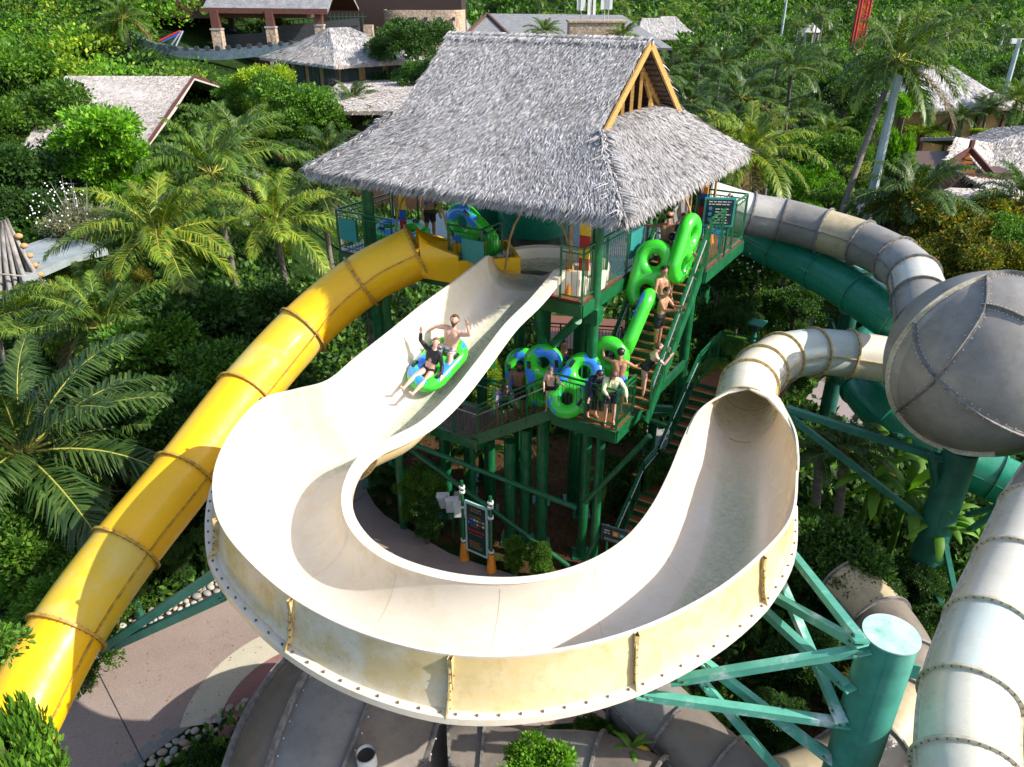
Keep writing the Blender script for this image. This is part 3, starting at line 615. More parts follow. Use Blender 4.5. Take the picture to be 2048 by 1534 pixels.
# outside bolted shelf along the curve, with boxed upright wall panels above it
s0, s1 = 8 * KS, 21 * KS; ii = np.arange(s0, s1 + 1); zsh = O_[ii, 2] - np.interp(ii, [s0, 11 * KS, 15 * KS, 19 * KS, s1], [.3, .72, .86, .80, .55]); bump_ = np.interp(ii, [s0, 11 * KS, s1 - 2 * KS, s1], [.03, .20, .20, .04])[:, None]
top = O_[ii] + hd[ii] * .05 - A(0, 0, .03); low = O_[ii] + hd[ii] * bump_; low[:, 2] = zsh; cuts = [8, 11, 13, 15, 17, 19, 21]
for a_, b_ in zip(cuts[:-1], cuts[1:]):
    sl = slice((a_ - 8) * KS, (b_ - 8) * KS + 1); mid = (top[sl] + low[sl]) / 2 - hd[ii][sl] * .07
    mb = MB(); mb.grid(np.stack([top[sl], top[sl] * .75 + low[sl] * .25 - hd[ii][sl] * .02, mid + hd[ii][sl] * .05, top[sl] * .25 + low[sl] * .75 - hd[ii][sl] * .03, low[sl]], 1), mat=0, flip=True)
    h2 = hd[ii][sl]; sh1 = low[sl] + h2 * .12; sh2 = sh1 - A(0, 0, .10) + h2 * .015; sh3 = sh2 - h2 * .12 - A(0, 0, .02)
    p = mb.build('wall_panel', M['cream_gel2' if a_ in (8, 11, 13) else 'cream_gel'], white, smooth=True)
    mb = MB(); mb.grid(np.stack([low[sl] - h2 * .02, low[sl] + A(0, 0, .02) + h2 * .02, sh1, sh2, sh3], 1), mat=0, flip=True)
    m_ = len(h2)
    for j in np.linspace(.5, m_ - 1.5, int((b_ - a_) * 4.5)):
        i0 = int(j); f = j - i0; c = (low[sl][i0] * (1 - f) + low[sl][i0 + 1] * f) + h2[i0] * .065; mb.cyl(c, c + A(0, 0, .035), .018, n=6, mat=1)
    mb.build('bolted_shelf', [M['white_gel'], M['bolt']], p, smooth=True)
    if a_ > 8:
        j = (a_ - 8) * KS; t = nrm(top[j + 1] - top[j - 1]) * .012; hh = hd[ii][j]; mb = MB(); pr = np.array([top[j], top[j] * .6 + low[j] * .4 - hh * .03, top[j] * .25 + low[j] * .75 - hh * .03, low[j]]); ou = pr + hh * A(.05, .09, .10, .13)[:, None]
        mb.grid(np.stack([pr - t, ou - t, ou + t, pr + t], 0), cu=True, mat=0)
        for q in np.linspace(.1, .9, 6):
            c = (pr[0] * (1 - q) + pr[-1] * q) + hh * .05; mb.cyl(c - t * 2.2, c + t * 2.2, .014, n=6, mat=1)
        mb.build('upright_rib', [M['tan_flange'], M['bolt']], p, smooth=True)
# running water along the floor
def waterstrip(i0, i1, w0, w1, name='water_film'):
    G = []
    for i in range(i0, i1 + 1):
        s = section(i); f = (i - i0) / (i1 - i0); j0 = NSEC * (w0[0] * (1 - f) + w0[1] * f); j1 = NSEC * (w1[0] * (1 - f) + w1[1] * f); js = np.linspace(j0, j1, 9); a = js.astype(int); fr = (js - a)[:, None]
        G.append(s[a] * (1 - fr) + s[np.minimum(a + 1, NSEC - 1)] * fr + A(0, 0, .012))
    mb = MB(); mb.grid(np.array(G)); o = mb.build(name, M['water'], white, smooth='all'); n_ = len(G); fx = np.sin(np.linspace(0, np.pi, 9)) ** .8; fy = np.minimum(1, np.minimum(np.arange(n_) / 4, (n_ - 1 - np.arange(n_)) / 12)); f = (fy[:, None] * fx[None]).ravel(); o.data.attributes['fade'].data.foreach_set('color', np.repeat(f, 4).astype(np.float32)); return o
waterstrip(0, 8 * KS, (.30, .47), (.55, .55)); waterstrip(17 * KS, 23 * KS, (.50, .32), (.56, .66))
# tube after the trough
mid = (I_[-1] + O_[-1]) / 2; mid[2] = 5.04 + .69
WT = [mid + A(-.03, -.05, 0), W(1498,772,5.62), W(1522,742,5.52), W(1560,716,5.38), W(1625,704,5.2), W(1695,708,5.05), W(1785,722,4.9), W(1860,738,4.8)]
tube_run(white, WT, ['white_tube', 'white_tube', 'white_tube', 'mint_gel', 'mint_gel', 'pale_gel', 'pale_gel'], 'tan_flange', r=.69)
# hood: both trough walls climb and close over the tube mouth
i0, i1 = int(21.2 * KS), 23 * KS; iv = np.arange(i0, i1 + 1); Tm = nrm(WT[1] - WT[0])
for side in (-1, 1):
    rows, rows2 = [], []
    for i in iv:
        m_ = float(np.clip((i - i0) / (i1 - i0), 0, 1)) ; m_ = 1 - math.sqrt(max(0, 1 - m_ ** 1.6)); c_ = (I_[i] + O_[i]) / 2; h_ = (O_[i] - I_[i]) / 2 * side; a_ = np.linspace(0, m_ * np.pi / 2, 10)
        hgt = np.linalg.norm(h_[:2]) * .98; zc = (O_[i] if side > 0 else I_[i])[2]; top_ = WT[0][2] + .69
        rows.append([np.array([*(c_ + h_ * math.cos(q))[:2], zc + (top_ - zc) * math.sin(q)]) for q in a_])
        rows2.append([np.array([*(c_ + h_ * 1.04 * math.cos(q))[:2], zc + (top_ + .04 - zc) * math.sin(q)]) for q in a_])
    rows, rows2 = np.array(rows), np.array(rows2); mb = MB(); mb.grid(rows, flip=side > 0); mb.grid(rows2, flip=side < 0); mb.grid(np.stack([rows[:, -1], rows2[:, -1]], 1), flip=side < 0); mb.grid(np.stack([rows[-1], rows2[-1]], 0)); mb.tube((rows[:, -1] + rows2[:, -1]) / 2, .03, 6)
    mb.build('mouth_hood', M['white_gel'], white, smooth='all')
# start basin standing on the deck
DZ = 8.1
bc = W(1100, 556, DZ); th = np.linspace(R(-35), R(200), 30); e1 = A(-.846, .533, 0); e2 = A(.533, .846, 0)
def basin_ring(rr, z): return np.array([bc + rr * (math.cos(t) * -e1 * 1.12 + math.sin(t) * e2 * 1.0) + A(0, 0, z) for t in th])
mb = MB(); mb.grid(np.array([basin_ring(1.34, -.05), basin_ring(1.38, .42), basin_ring(1.30, .47), basin_ring(1.20, .42), basin_ring(1.12, .02), basin_ring(.9, .03), basin_ring(.01, .02)]), flip=True)
# cheeks either side of the outlet and the boxed foot at the right
pR, pL = I_[0], O_[0]; ext = nrm(A(pR[0] - pL[0], pR[1] - pL[1], 0))
rb, lb = basin_ring(1.34, .45)[0], basin_ring(1.34, .45)[-1]
mb.grid(np.array([[pR + A(0, 0, .02), pR * .5 + rb * .5, rb], [pR - A(0, 0, 1.15), pR * .5 + rb * .5 - A(0, 0, .9), rb - A(0, 0, .6)]]))
mb.grid(np.array([[pL + A(0, 0, .02), pL * .5 + lb * .5, lb], [pL - A(0, 0, 1.3), pL * .5 + lb * .5 - A(0, 0, .9), lb - A(0, 0, .6)]]), flip=True)
mb.build('start_basin', M['white_gel'], white, smooth=True)
s0_ = section(0); ks_ = np.linspace(0, 1, NSEC); lip_ = np.array([rb * (1 - k) + lb * k for k in ks_]); lip_[:, 2] = DZ + .05 + .40 * np.abs(2 * ks_ - 1) ** 6; back_ = np.array([bc + (rb - bc) * (1 - 2 * min(k, .5)) + (lb - bc) * (2 * max(k, .5) - 1) for k in ks_]); back_[:, 2] = DZ + .045
mb = MB(); mb.grid(np.array([s0_, s0_ * .5 + lip_ * .5, lip_, back_])); mb.build('apron', M['white_gel'], white, smooth='all')
bx = pR + ext * .32 + e2 * .25; mb = MB(); c8 = []
f0 = pR - e2 * .05; pts = [f0, f0 + ext * .62, f0 + ext * .62 + e2 * .75, f0 + e2 * .75]
mb.add(np.array(pts + [q - A(0, 0, .62 + (.38 if k < 2 else .0)) for k, q in enumerate(pts)]), [[0, 1, 2, 3], [0, 4, 5, 1], [1, 5, 6, 2], [2, 6, 7, 3], [3, 7, 4, 0], [7, 6, 5, 4]]); mb.build('end_block', M['white_gel'], white)
mb = MB(); G = [basin_ring(r_, .16) for r_ in (1.14, .8, .4, .01)]; mb.grid(np.array(G), flip=True)
cr = section(0); fill = [basin_ring(1.14, .16)[0], basin_ring(1.14, .16)[-1]]
mb.add(np.array([fill[0], fill[1], cr[24] + A(0, 0, .2), cr[10] + A(0, 0, .2)]), [[0, 1, 2, 3]]); mb.build('basin_water', M['water'], white, smooth='all')
gr = W(1065, 545, DZ + .02); mb = MB()
for k in range(14): mb.box(gr + e1 * (k - 7) * .05 + A(0, 0, 0), (.03, .5, .02), (e1, e2, A(0, 0, 1)))
mb.box(gr - A(0, 0, .03), (.75, .52, .02), (e1, e2, A(0, 0, 1))); mb.build('drain_grate', M['darkgrey'], white)

# ---- yellow tube
yel = thing('yellow_slide', 'bright yellow enclosed tube slide running down to the lower left past the white trough', 'water slide', (-6, 13, 4))
YC = [W(836,503,8.66), W(722,563,7.95), W(606,660,6.95), W(490,790,6.1), W(372,948,5.3), W(252,1097,4.6), W(133,1265,3.95), W(25,1462,3.3), W(-90,1680,2.7)]
Py, ys = tube_run(yel, YC, ['yellow_gel', 'yellow_gel', 'yellow_faded', 'yellow_gel', 'yellow_gel', 'yellow_faded', 'yellow_gel', 'yellow_gel'], 'yellow_flange', bolts=34)
T0 = nrm(YC[0] - YC[1]); S0 = nrm(np.cross(T0, A(0, 0, 1))); U0 = nrm(np.cross(S0, T0)); s2 = np.array([S0, U0])
mb = MB(); a = np.linspace(np.pi * .5, np.pi * 2.5, 33); rows = []
yd = nrm(A(T0[0], T0[1], 0)); ysd = nrm(np.cross(yd, A(0, 0, 1))); up = A(0, 0, 1)
for f in np.linspace(0, 1, 9):
    cc = YC[0] + yd * f * .95; e = f ** .6; row = []
    for q in a:
        x, z = math.cos(q), math.sin(q); k = 1 / max(abs(x), abs(z)) ** e; zz = z * k * .69
        if z > 0: zz *= (1 - .93 * e)
        row.append(cc + ysd * x * k * .69 * (1 + .1 * e) + up * zz)
    rows.append(row)
mb.grid(np.array(rows)[:, 3:-3]); mb.build('entry_flare', M['yellow_gel'], yel, smooth=True)
ctub = YC[0] + yd * 1.75; mb = MB()
for s_ in (-1, 1): mb.box(ctub + ysd * s_ * .74 - up * .38, (1.6, .09, .62), (yd, ysd, up))
mb.box(ctub - up * .66, (1.5, 1.4, .06), (yd, ysd, up)); mb.box(ctub + yd * .74 - up * .35, (.07, 1.4, .6), (yd, ysd, up)); mb.build('entry_tub', M['yellow_gel'], yel)
mb = MB(); mb.box(ctub - up * .30, (1.3, 1.3, .01), (yd, ysd, up)); mb.build('entry_water', M['water'], yel)

# ---- grey tube into the big ball
gry = thing('grey_slide', 'weathered grey tube slide sweeping from the back of the deck into a giant grey ball', 'water slide', (8, 22, 6))
GC = [W(1412,402,8.4), W(1498,428,8.05), W(1566,440,7.9), W(1648,462,7.75), W(1722,486,7.6), W(1790,520,7.45), W(1828,556,7.3), W(1840,602,7.15), W(1850,650,6.98), WD(1972, 728, 18.3) + A(-1.0, .2, .25)]
tube_run(gry, GC, ['pale_gel', 'grey_gel2', 'grey_gel', 'tan_gel', 'grey_gel', 'grey_gel2', 'pale_gel', 'grey_gel', 'grey_gel', 'grey_gel'], 'grey_flange', bolts=24)
sc_c = WD(1972, 728, 18.3)
ballp = thing('sphere_chamber', 'giant weathered grey ball chamber of bolted panels at the right edge', 'water slide', tuple(sc_c)); BR = 2.26
def hit(u, v):
    o = np.array([0, 0, CAMH]); d = nrm(ray(u, v)); b = d @ (o - sc_c); q = b * b - ((o - sc_c) @ (o - sc_c) - BR * BR); t = -b - math.sqrt(max(q, 0)); return nrm(o + d * t - sc_c)
GCS = [nrm(np.cross(hit(1975, 560), hit(1787, 800))), nrm(np.cross(hit(1975, 560), hit(1800, 815))), nrm(np.cross(hit(1834, 690), hit(2040, 850)))]
la = np.linspace(-np.pi / 2, np.pi / 2, 73); lo = np.linspace(0, 2 * np.pi, 145); Gs = np.array([[(math.cos(p) * math.cos(q), math.cos(p) * math.sin(q), math.sin(p)) for q in lo] for p in la]); V_s = sc_c + Gs.reshape(-1, 3) * BR; ix = np.arange(len(V_s)).reshape(73, 145)
Qs_ = np.stack([ix[:-1, :-1], ix[:-1, 1:], ix[1:, 1:], ix[1:, :-1]], -1).reshape(-1, 4); cen_ = nrmr(Gs.reshape(-1, 3)[Qs_].mean(1)); key = ((cen_ @ GCS[0]) > 0) * 1 + ((cen_ @ GCS[1]) > 0) * 2
for k_, kk in enumerate(np.unique(key)):
    q_ = Qs_[key == kk]; us, inv = np.unique(q_, return_inverse=True); qmesh('shell_panel', V_s[us], inv.reshape(-1, 4), M[('grey_gel', 'grey_gel2', 'ball_grey', 'grey_gel')[k_ % 4]], ballp, smooth='all')
for arc_ in (((1975,556),(1831,644),(1785,719),(1790,812),(1826,868),(1895,895),(1990,905)), ((1975,556),(1963,634),(1872,758),(1798,822)), ((1831,648),(1838,702),(1874,757),(1955,822),(2060,872)), ((1963,612),(2000,618),(2060,645)), ((1975,556),(2010,548),(2060,556))):
    hp_ = spline([hit(*p_) for p_ in arc_], 12); hp_ = nrmr(hp_); tn = nrmr(np.gradient(hp_, axis=0)); sd_ = np.cross(hp_, tn); lv = lambda k_, h_: sc_c + hp_ * (BR + h_) + sd_ * k_
    mb = MB(); mb.grid(np.stack([lv(-.05, -.01), lv(-.045, .02), lv(-.014, .028), lv(-.012, .10), lv(.012, .10), lv(.014, .028), lv(.045, .02), lv(.05, -.01)], 0))
    for q_ in range(2, len(hp_) - 1, 2): [mb.ball(sc_c + hp_[q_] * (BR + .012) + sd_[q_] * sg * .075, .014, 5, mat=1) for sg in (-1, 1)]
    mb.build('flange', [M['pale_flange'] if arc_[1] == (1831,644) else M['grey_flange'], M['white']], ballp, smooth=True)
# ---- white tube leaving on the right
rt = thing('pale_tube_slide', 'pale white tube slide running down the right edge beside the teal posts', 'water slide', (8, 9, 4))
tube_run(rt, [W(2200,860,5.6), W(2135,935,5.4), W(2078,1030,5.2), W(2032,1140,5.0), W(1980,1262,4.82), W(1938,1400,4.65), W(1930,1540,4.5), W(1950,1700,4.35)], ['grey_gel', 'grey_gel2', 'pale_gel', 'pale_gel', 'mint_gel', 'pale_gel', 'pale_gel'], 'pale_flange', bolts=34)
# ---- green tube
gt = thing('green_slide', 'dark green tube slide winding below the grey tube behind the posts', 'water slide', (9, 24, 4))
tube_run(gt, [W(1480,462,6.95), W(1555,500,6.65), W(1635,540,6.35), W(1715,588,6.05), W(1790,640,5.7), W(1870,690,5.2), W(1900,700,4.75), W(1850,672,4.4), W(1778,668,4.05), W(1722,712,3.7), W(1728,775,3.35), W(1790,842,3.0), W(1880,905,2.7), W(1990,955,2.4), W(2110,1010,2.1)], ['green_gel'], 'green_gel', bolts=0)
# ---- lower taupe slide below the trough
dm = thing('lower_chamber', 'brown grey bulging slide chamber with a round black hole, under the white trough', 'water slide', tuple(W(690, 1500, 1.6)))
dc = W(695, 1530, 1.35)
ax = nrm(A(.15, 1, .25))
def gore(parent, c, rad, ax, n, tilt, mats):
    ax = nrm(ax); x = nrm(np.cross(ax, (0, 0, 1))); y = np.cross(x, ax)
    for g_ in range(n):
        a0 = np.pi * (g_) / n; a1 = np.pi * (g_ + 1) / n
        qs = np.linspace(a0, a1, 11); ls = np.linspace(-np.pi / 2, np.pi / 2, 31)
        G = np.array([[c + rad[0] * math.cos(q) * -x * abs(math.cos(p)) ** .75 + rad[2] * math.sin(q) * y * abs(math.cos(p)) ** .75 + ax * rad[1] * math.sin(p) for q in qs] for p in ls])
        mb = MB(); mb.grid(G, flip=True); s = mb.build('shell_panel', M[mats[g_ % len(mats)]], parent, smooth='all')
        mb = MB(); e = G[:, 0]; o_ = nrmr(e - c); mb.grid(np.stack([e + ax * 0 - x * .03, e + o_ * .1 - x * .03, e + o_ * .1 + x * .03, e + x * .03], 0))
        for j in range(1, 30): mb.ball(e[j] + o_[j] * .02 + x * .09, .016, 6, mat=1)
        mb.build('flange', [M['grey_flange'], M['white']], s, smooth=True)
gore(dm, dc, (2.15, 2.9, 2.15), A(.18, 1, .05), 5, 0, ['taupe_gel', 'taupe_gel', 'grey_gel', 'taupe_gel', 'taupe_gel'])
hp = W(733, 1512, 3.35); mb = MB(); mb.cyl(hp - A(0, 0, .2), hp + A(0, -.03, .10), .165, n=24, cap=False); mb.cyl(hp - A(0, 0, .2), hp + A(0, -.03, .10), .15, n=24, cap=False); mb.build('port_collar', M['white'], dm, smooth=True)
mb = MB(); mb.cyl(hp - A(0, 0, .1), hp + A(0, -.02, .02), .15, n=24); mb.build('port_hole', M['black'], dm, smooth=True)
lt = thing('taupe_slide', 'brown grey tube slide lying low below the front of the white trough', 'water slide', tuple(W(1300, 1450, 1)))
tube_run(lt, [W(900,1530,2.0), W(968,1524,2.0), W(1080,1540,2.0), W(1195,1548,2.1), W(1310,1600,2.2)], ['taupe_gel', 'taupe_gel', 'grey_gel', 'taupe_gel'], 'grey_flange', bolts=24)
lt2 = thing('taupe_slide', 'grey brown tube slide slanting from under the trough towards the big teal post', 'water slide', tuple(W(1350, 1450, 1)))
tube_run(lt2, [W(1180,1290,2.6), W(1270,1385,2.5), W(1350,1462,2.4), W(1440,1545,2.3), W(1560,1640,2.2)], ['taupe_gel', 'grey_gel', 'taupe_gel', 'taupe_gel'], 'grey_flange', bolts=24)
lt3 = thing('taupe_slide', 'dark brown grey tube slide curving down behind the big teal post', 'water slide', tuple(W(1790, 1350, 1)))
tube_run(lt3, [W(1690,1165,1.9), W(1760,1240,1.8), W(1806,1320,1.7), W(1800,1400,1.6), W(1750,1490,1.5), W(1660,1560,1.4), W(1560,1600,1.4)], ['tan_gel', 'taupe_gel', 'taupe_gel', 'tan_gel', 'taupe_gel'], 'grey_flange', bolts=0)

Z_up = A(0, 0, 1)
# ---- posts and struts
def post(name, label, p_top, r, z0=0, mat='teal_paint', cap=None, n=36):
    t = thing(name, label, 'support post', (p_top[0], p_top[1], z0)); mb = MB(); b = A(p_top[0], p_top[1], z0)
    mb.cyl(b, p_top, r, n=n, cap=False); mb.build('pole', M[mat], t, smooth=True)
    mb = MB(); mb.cyl(p_top - A(0, 0, .01), p_top + A(0, 0, .012), r + .012, n=n); mb.build('cap', M[cap or mat], t, smooth=True)
    mb = MB(); d_ = nrm(A(-p_top[0] * .7 - .3, -p_top[1], 0)); mb.beam(A(b[0], b[1], z0) + d_ * (r + .002), p_top + d_ * (r + .002) - Z_up * .02, .018, .008, up=d_); [mb.cyl(A(b[0], b[1], z) , A(b[0], b[1], z + .012), r + .006, n=n, cap=False) for z in np.arange(z0 + 1.9, p_top[2] - .5, 2.4)]; mb.build('weld_seam', M[mat], t); return t
def strut(t, p, q, w=.13, mat='teal_worn', name='strut', h=None):
    mb = MB(); mb.beam(p, q, w, h or w); o = mb.build(name, M[mat], t)
    d = nrm(A(*q) - A(*p)); mb = MB(); s = nrm(np.cross(d, (0, 0, 1)))
    
    for e, g_ in ((A(*p), 1), (A(*q), -1)):
        mb.box(e + d * g_ * .02, (w * 1.55, .26, .03), (s, d, np.cross(s, d)))
        br_ = mb.build('bracket', M[mat], o); u2 = np.cross(s, d)
        for k_ in (-1, 1): mb = MB(); c2 = e + d * g_ * .08 + s * k_ * w * .55; mb.cyl(c2 - u2 * .04, c2 + u2 * .04, .022, n=6); mb.build('bolt', M['bolt'], o)
        mb = MB()
    return o
pt = W(1783, 1268, 6.3); P1 = post('support_post', 'thick pale teal post with a worn flat top at the lower right', pt, .385, mat='teal_paint', cap='teal_cap')
py = pt[1]
for a_, b_ in (((1723,1300), (1355,1360,5.35)), ((1686,1446), (1285,1390,5.0)), ((1719,1278), (1572,1092,5.3)), ((1715,1287), (1540,1188,5.4)), ((1692,1372), (1520,1214,5.3)), ((1678,1432), (1556,1150,5.35)), ((1652,1512), (1405,1322,5.2))):
    strut(P1, onY(a_[0], a_[1], py - .12), W(*b_), .135)
strut(P1, onY(1640, 1640, py), W(1404, 1362, 5.15), .12)
mb = MB(); lg = pt + A(.38, -.12, -.62); mb.box(lg, (.03, .2, .26), (A(.3, 1, 0), A(1, -.3, 0), A(0, 0, 1))); mb.build('lug', M['teal_paint'], P1)
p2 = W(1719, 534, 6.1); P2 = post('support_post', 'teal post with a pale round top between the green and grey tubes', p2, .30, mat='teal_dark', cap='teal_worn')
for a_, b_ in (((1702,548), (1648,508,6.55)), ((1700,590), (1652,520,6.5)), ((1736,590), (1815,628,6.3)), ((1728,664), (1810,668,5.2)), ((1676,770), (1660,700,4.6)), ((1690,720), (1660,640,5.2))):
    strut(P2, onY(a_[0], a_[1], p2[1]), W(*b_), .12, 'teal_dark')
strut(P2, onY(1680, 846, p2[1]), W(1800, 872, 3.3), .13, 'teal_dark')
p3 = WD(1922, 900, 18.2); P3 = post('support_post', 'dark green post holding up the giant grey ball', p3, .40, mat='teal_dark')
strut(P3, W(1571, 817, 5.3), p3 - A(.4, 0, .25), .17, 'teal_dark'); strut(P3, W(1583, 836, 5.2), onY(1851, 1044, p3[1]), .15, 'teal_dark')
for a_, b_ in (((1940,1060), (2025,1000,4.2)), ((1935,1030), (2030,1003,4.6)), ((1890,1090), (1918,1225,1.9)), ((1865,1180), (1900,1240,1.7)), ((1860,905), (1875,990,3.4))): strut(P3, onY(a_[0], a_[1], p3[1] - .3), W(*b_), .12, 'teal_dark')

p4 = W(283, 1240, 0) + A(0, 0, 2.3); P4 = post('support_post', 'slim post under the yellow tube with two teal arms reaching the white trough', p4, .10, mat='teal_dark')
strut(P4, W(205, 1296, 3.0), W(440, 1140, 5.55), .15, 'teal_paint'); strut(P4, W(232, 1290, 3.05), W(452, 1190, 5.3), .15, 'teal_paint')
for k, (u_, v_, z_) in enumerate(((560, 720, 6.0), (770, 560, 7.6))):
    q = W(u_, v_ + 30, z_); post('support_post', ('green post under the yellow tube near the tower', 'green post beneath the mouth of the yellow tube')[k], q, .13, mat='green_paint')
# ------------------------------------------------------------------ tower
Q0 = A(1.66, 16.6, 0); E1 = A(-.846, .533, 0); E2 = A(.533, .846, 0); Z = A(0, 0, 1)
def D(s, t, z): return Q0 + s * E1 + t * E2 + z * Z
def Rf(a, b, z): return A(.81, 20.5, 0) + a * E1 + b * E2 + z * Z
tower = thing('slide_tower', 'green steel slide tower with zigzag stairs under a big grey thatched roof', 'slide tower', tuple(D(3.5, 3.5, 0)))
def thatch_patch(L_, R_, dens, ln, wd, g, lift=.06, bend=.25, rowh=.15):
    L_, R_ = np.array(L_, float), np.array(R_, float); sl = np.linalg.norm(np.diff((L_ + R_) / 2, axis=0), axis=1); w = np.linalg.norm(R_ - L_, axis=1); ar = sl * (w[:-1] + w[1:]) / 2
    n = int(ar.sum() * dens); k = g.choice(len(ar), n, p=ar / ar.sum()); f = g.random(n)
    h = np.round(f * sl[k] / rowh) * rowh / sl[k]; f = np.clip(h + g.normal(size=n) * .03, 0, 1); x = g.random(n)
    lp = L_[k] * (1 - f)[:, None] + L_[k + 1] * f[:, None]; rp = R_[k] * (1 - f)[:, None] + R_[k + 1] * f[:, None]; P = lp * (1 - x)[:, None] + rp * x[:, None]
    dn = nrmr((L_[k + 1] - L_[k]) * (1 - x)[:, None] + (R_[k + 1] - R_[k]) * x[:, None]); ac = nrmr(rp - lp); nn = nrmr(np.cross(ac, dn)); nn[nn[:, 2] < 0] *= -1
    return strips(P, dn, ac, nn, ln, wd, g, lift, bend)
def strips(P, dn, ac, nn, ln, wd, g, lift, bend, sag=0):
    n = len(P); l = (ln * g.uniform(.65, 1.3, n))[:, None]; bd = (bend * g.uniform(.2, 1.6, n))[:, None] * np.sign(g.random(n) - .12)[:, None]; w = wd * g.uniform(.6, 1.3, n)[:, None]; lf = lift * g.uniform(.4, 1.8, n)[:, None]
    pts = [];
    for q in (0, .35, .7, 1.0): pts.append(P + dn * l * q - ac * l * bd * q * q + nn * (.012 + lf * math.sin(q * 2.2)) - Z * sag * q * q * l)
    tw = g.normal(size=(n, 1)) * .4; wv = nrmr(ac + nn * tw)
    V = np.stack([pts[0] - wv * w, pts[0] + wv * w, pts[1] + wv * w, pts[1] - wv * w, pts[2] + wv * w * .8, pts[2] - wv * w * .8, pts[3] + wv * w * .15, pts[3] - wv * w * .15], 1).reshape(-1, 3)
    b = np.arange(n)[:, None] * 8; return V, np.concatenate([b + [0, 1, 2, 3], b + [3, 2, 4, 5], b + [5, 4, 6, 7]])
def cat(parts):
    Vs, Qs, o = [], [], 0
    for V, Q in parts: Vs.append(V); Qs.append(Q + o); o += len(V)
    return np.vstack(Vs), np.vstack(Qs)
def fringe(p, q, out, n, ln, wd, g, drop=.9, thick=.12):
    p, q, out = A(*p), A(*q), nrm(out); x = g.random(n)[:, None]; ac = np.tile(nrm(q - p), (n, 1)); P = p + (q - p) * x + out * g.uniform(-.25, .05, n)[:, None] - Z * g.uniform(-.05, thick, n)[:, None] 
    dn = nrmr(np.tile(out * .55 - Z * drop, (n, 1)) + g.normal(size=(n, 3)) * .12); nn = nrmr(np.tile(out * .8 + Z * .5, (n, 1))); return strips(P, dn, ac, nn, ln, wd, g, .02, .3)
g = rng(5)
prof = [(13.65, 0.0, 2.85, -2.78), (12.78, -1.12, 2.85, -2.78), (11.92, -2.3, 2.95, -2.78), (11.30, -3.2, 3.65, -3.4), (10.72, -4.12, 4.40, -4.22)]
roof = thing('x', 'x', 'x'); bpy.data.objects.remove(roof)
mb = MB()
def slab(rows):   # rows of (L,R) top to bottom -> outer skin + underside .18 below
    o = np.array(rows); mb.grid(o, mat=0); u = o - Z * .20; mb.grid(u, mat=1, flip=True)
    for col in (0, -1): mb.grid(np.stack([o[:, col], u[:, col]], 1), mat=0)
    mb.grid(np.stack([o[-1], u[-1]], 0), mat=0)
front = [(Rf(l, b, z), Rf(r, b, z)) for z, b, l, r in prof]; back = [(Rf(r, -b, z), Rf(l, -b, z)) for z, b, l, r in prof]
rh = [(12.02, -2.35, 2.15), (11.92, -2.66, 2.3), (11.30, -3.4, 3.2), (10.72, -4.22, 4.12)]; right = [(Rf(a, -b, z), Rf(a, b, z)) for z, a, b in rh]; left = [(Rf(-a + .06, b, z), Rf(-a + .06, -b, z)) for z, a, b in rh]
for rows in (front, back, right, left): slab(rows)
roofo = mb.build('thatched_roof', [M['thatch_under'], M['thatch_under']], tower)
T_ = [thatch_patch([r[0] for r in front], [r[1] for r in front], 1700, .26, .0095, g, lift=.035), thatch_patch([r[0] for r in right], [r[1] for r in right], 1700, .26, .0095, g, lift=.035, bend=.1),
      thatch_patch([r[0] for r in back], [r[1] for r in back], 120, .5, .035, g), thatch_patch([r[0] for r in left], [r[1] for r in left], 200, .5, .03, g)]
V, Q = cat(T_); qmesh('thatch_leaves', V, Q, M['thatch'], roofo)
fr = [fringe(Rf(4.40, -4.12, 10.72), Rf(-4.22, -4.12, 10.72), -E2, 7000, .26, .011, g), fringe(Rf(-4.22, -4.12, 10.72), Rf(-4.22, 4.12, 10.72), -E1, 6500, .26, .011, g), fringe(Rf(4.40, 4.12, 10.72), Rf(4.40, -4.12, 10.72), E1, 2000, .3, .016, g), fringe(Rf(-4.1, 4.12, 10.72), Rf(4.3, 4.12, 10.72), E2, 700, .3, .03, g)]
# hip ridge tufts and ridge cap
for (p, q) in ((Rf(-2.8, -2.3, 11.92), Rf(-4.22, -4.12, 10.68)), (Rf(2.9, -2.3, 11.92), Rf(4.40, -4.12, 10.68))):
    n = 520; x = g.random(n)[:, None]; P = p + (q - p) * x + Z * .05 - Z * .12 * np.sin(x * 3.1); dr = nrm(q - p); sd = nrm(np.cross(dr, Z)); sg = np.sign(g.random(n) - .5)[:, None]
    fr.append(strips(P, nrmr(dr * .8 + sd * sg * .55 + g.normal(size=(n, 3)) * .08), nrmr(np.tile(sd, (n, 1))), np.tile(Z, (n, 1)), .30, .020, g, .06, .5))
V, Q = cat(fr); qmesh('thatch_fringe', V, Q, M['thatch'], roofo)
mb = MB(); P = [Rf(2.9, 0, 13.70), Rf(-2.9, 0, 13.72)]; mb.tube(np.array([Rf(a, 0, 13.62 + .015 * math.sin(a * 5)) for a in np.linspace(2.95, -2.9, 12)]), .06, 8); V, Q = thatch_patch([Rf(2.9, 0, 13.70), Rf(2.9, -.2, 13.56)], [Rf(-2.9, 0, 13.70), Rf(-2.9, -.2, 13.56)], 900, .16, .014, g, lift=.02)
mb.build('ridge_roll', M['thatch'], roofo, smooth='all'); qmesh('ridge_leaves', V, Q, M['thatch'], roofo)
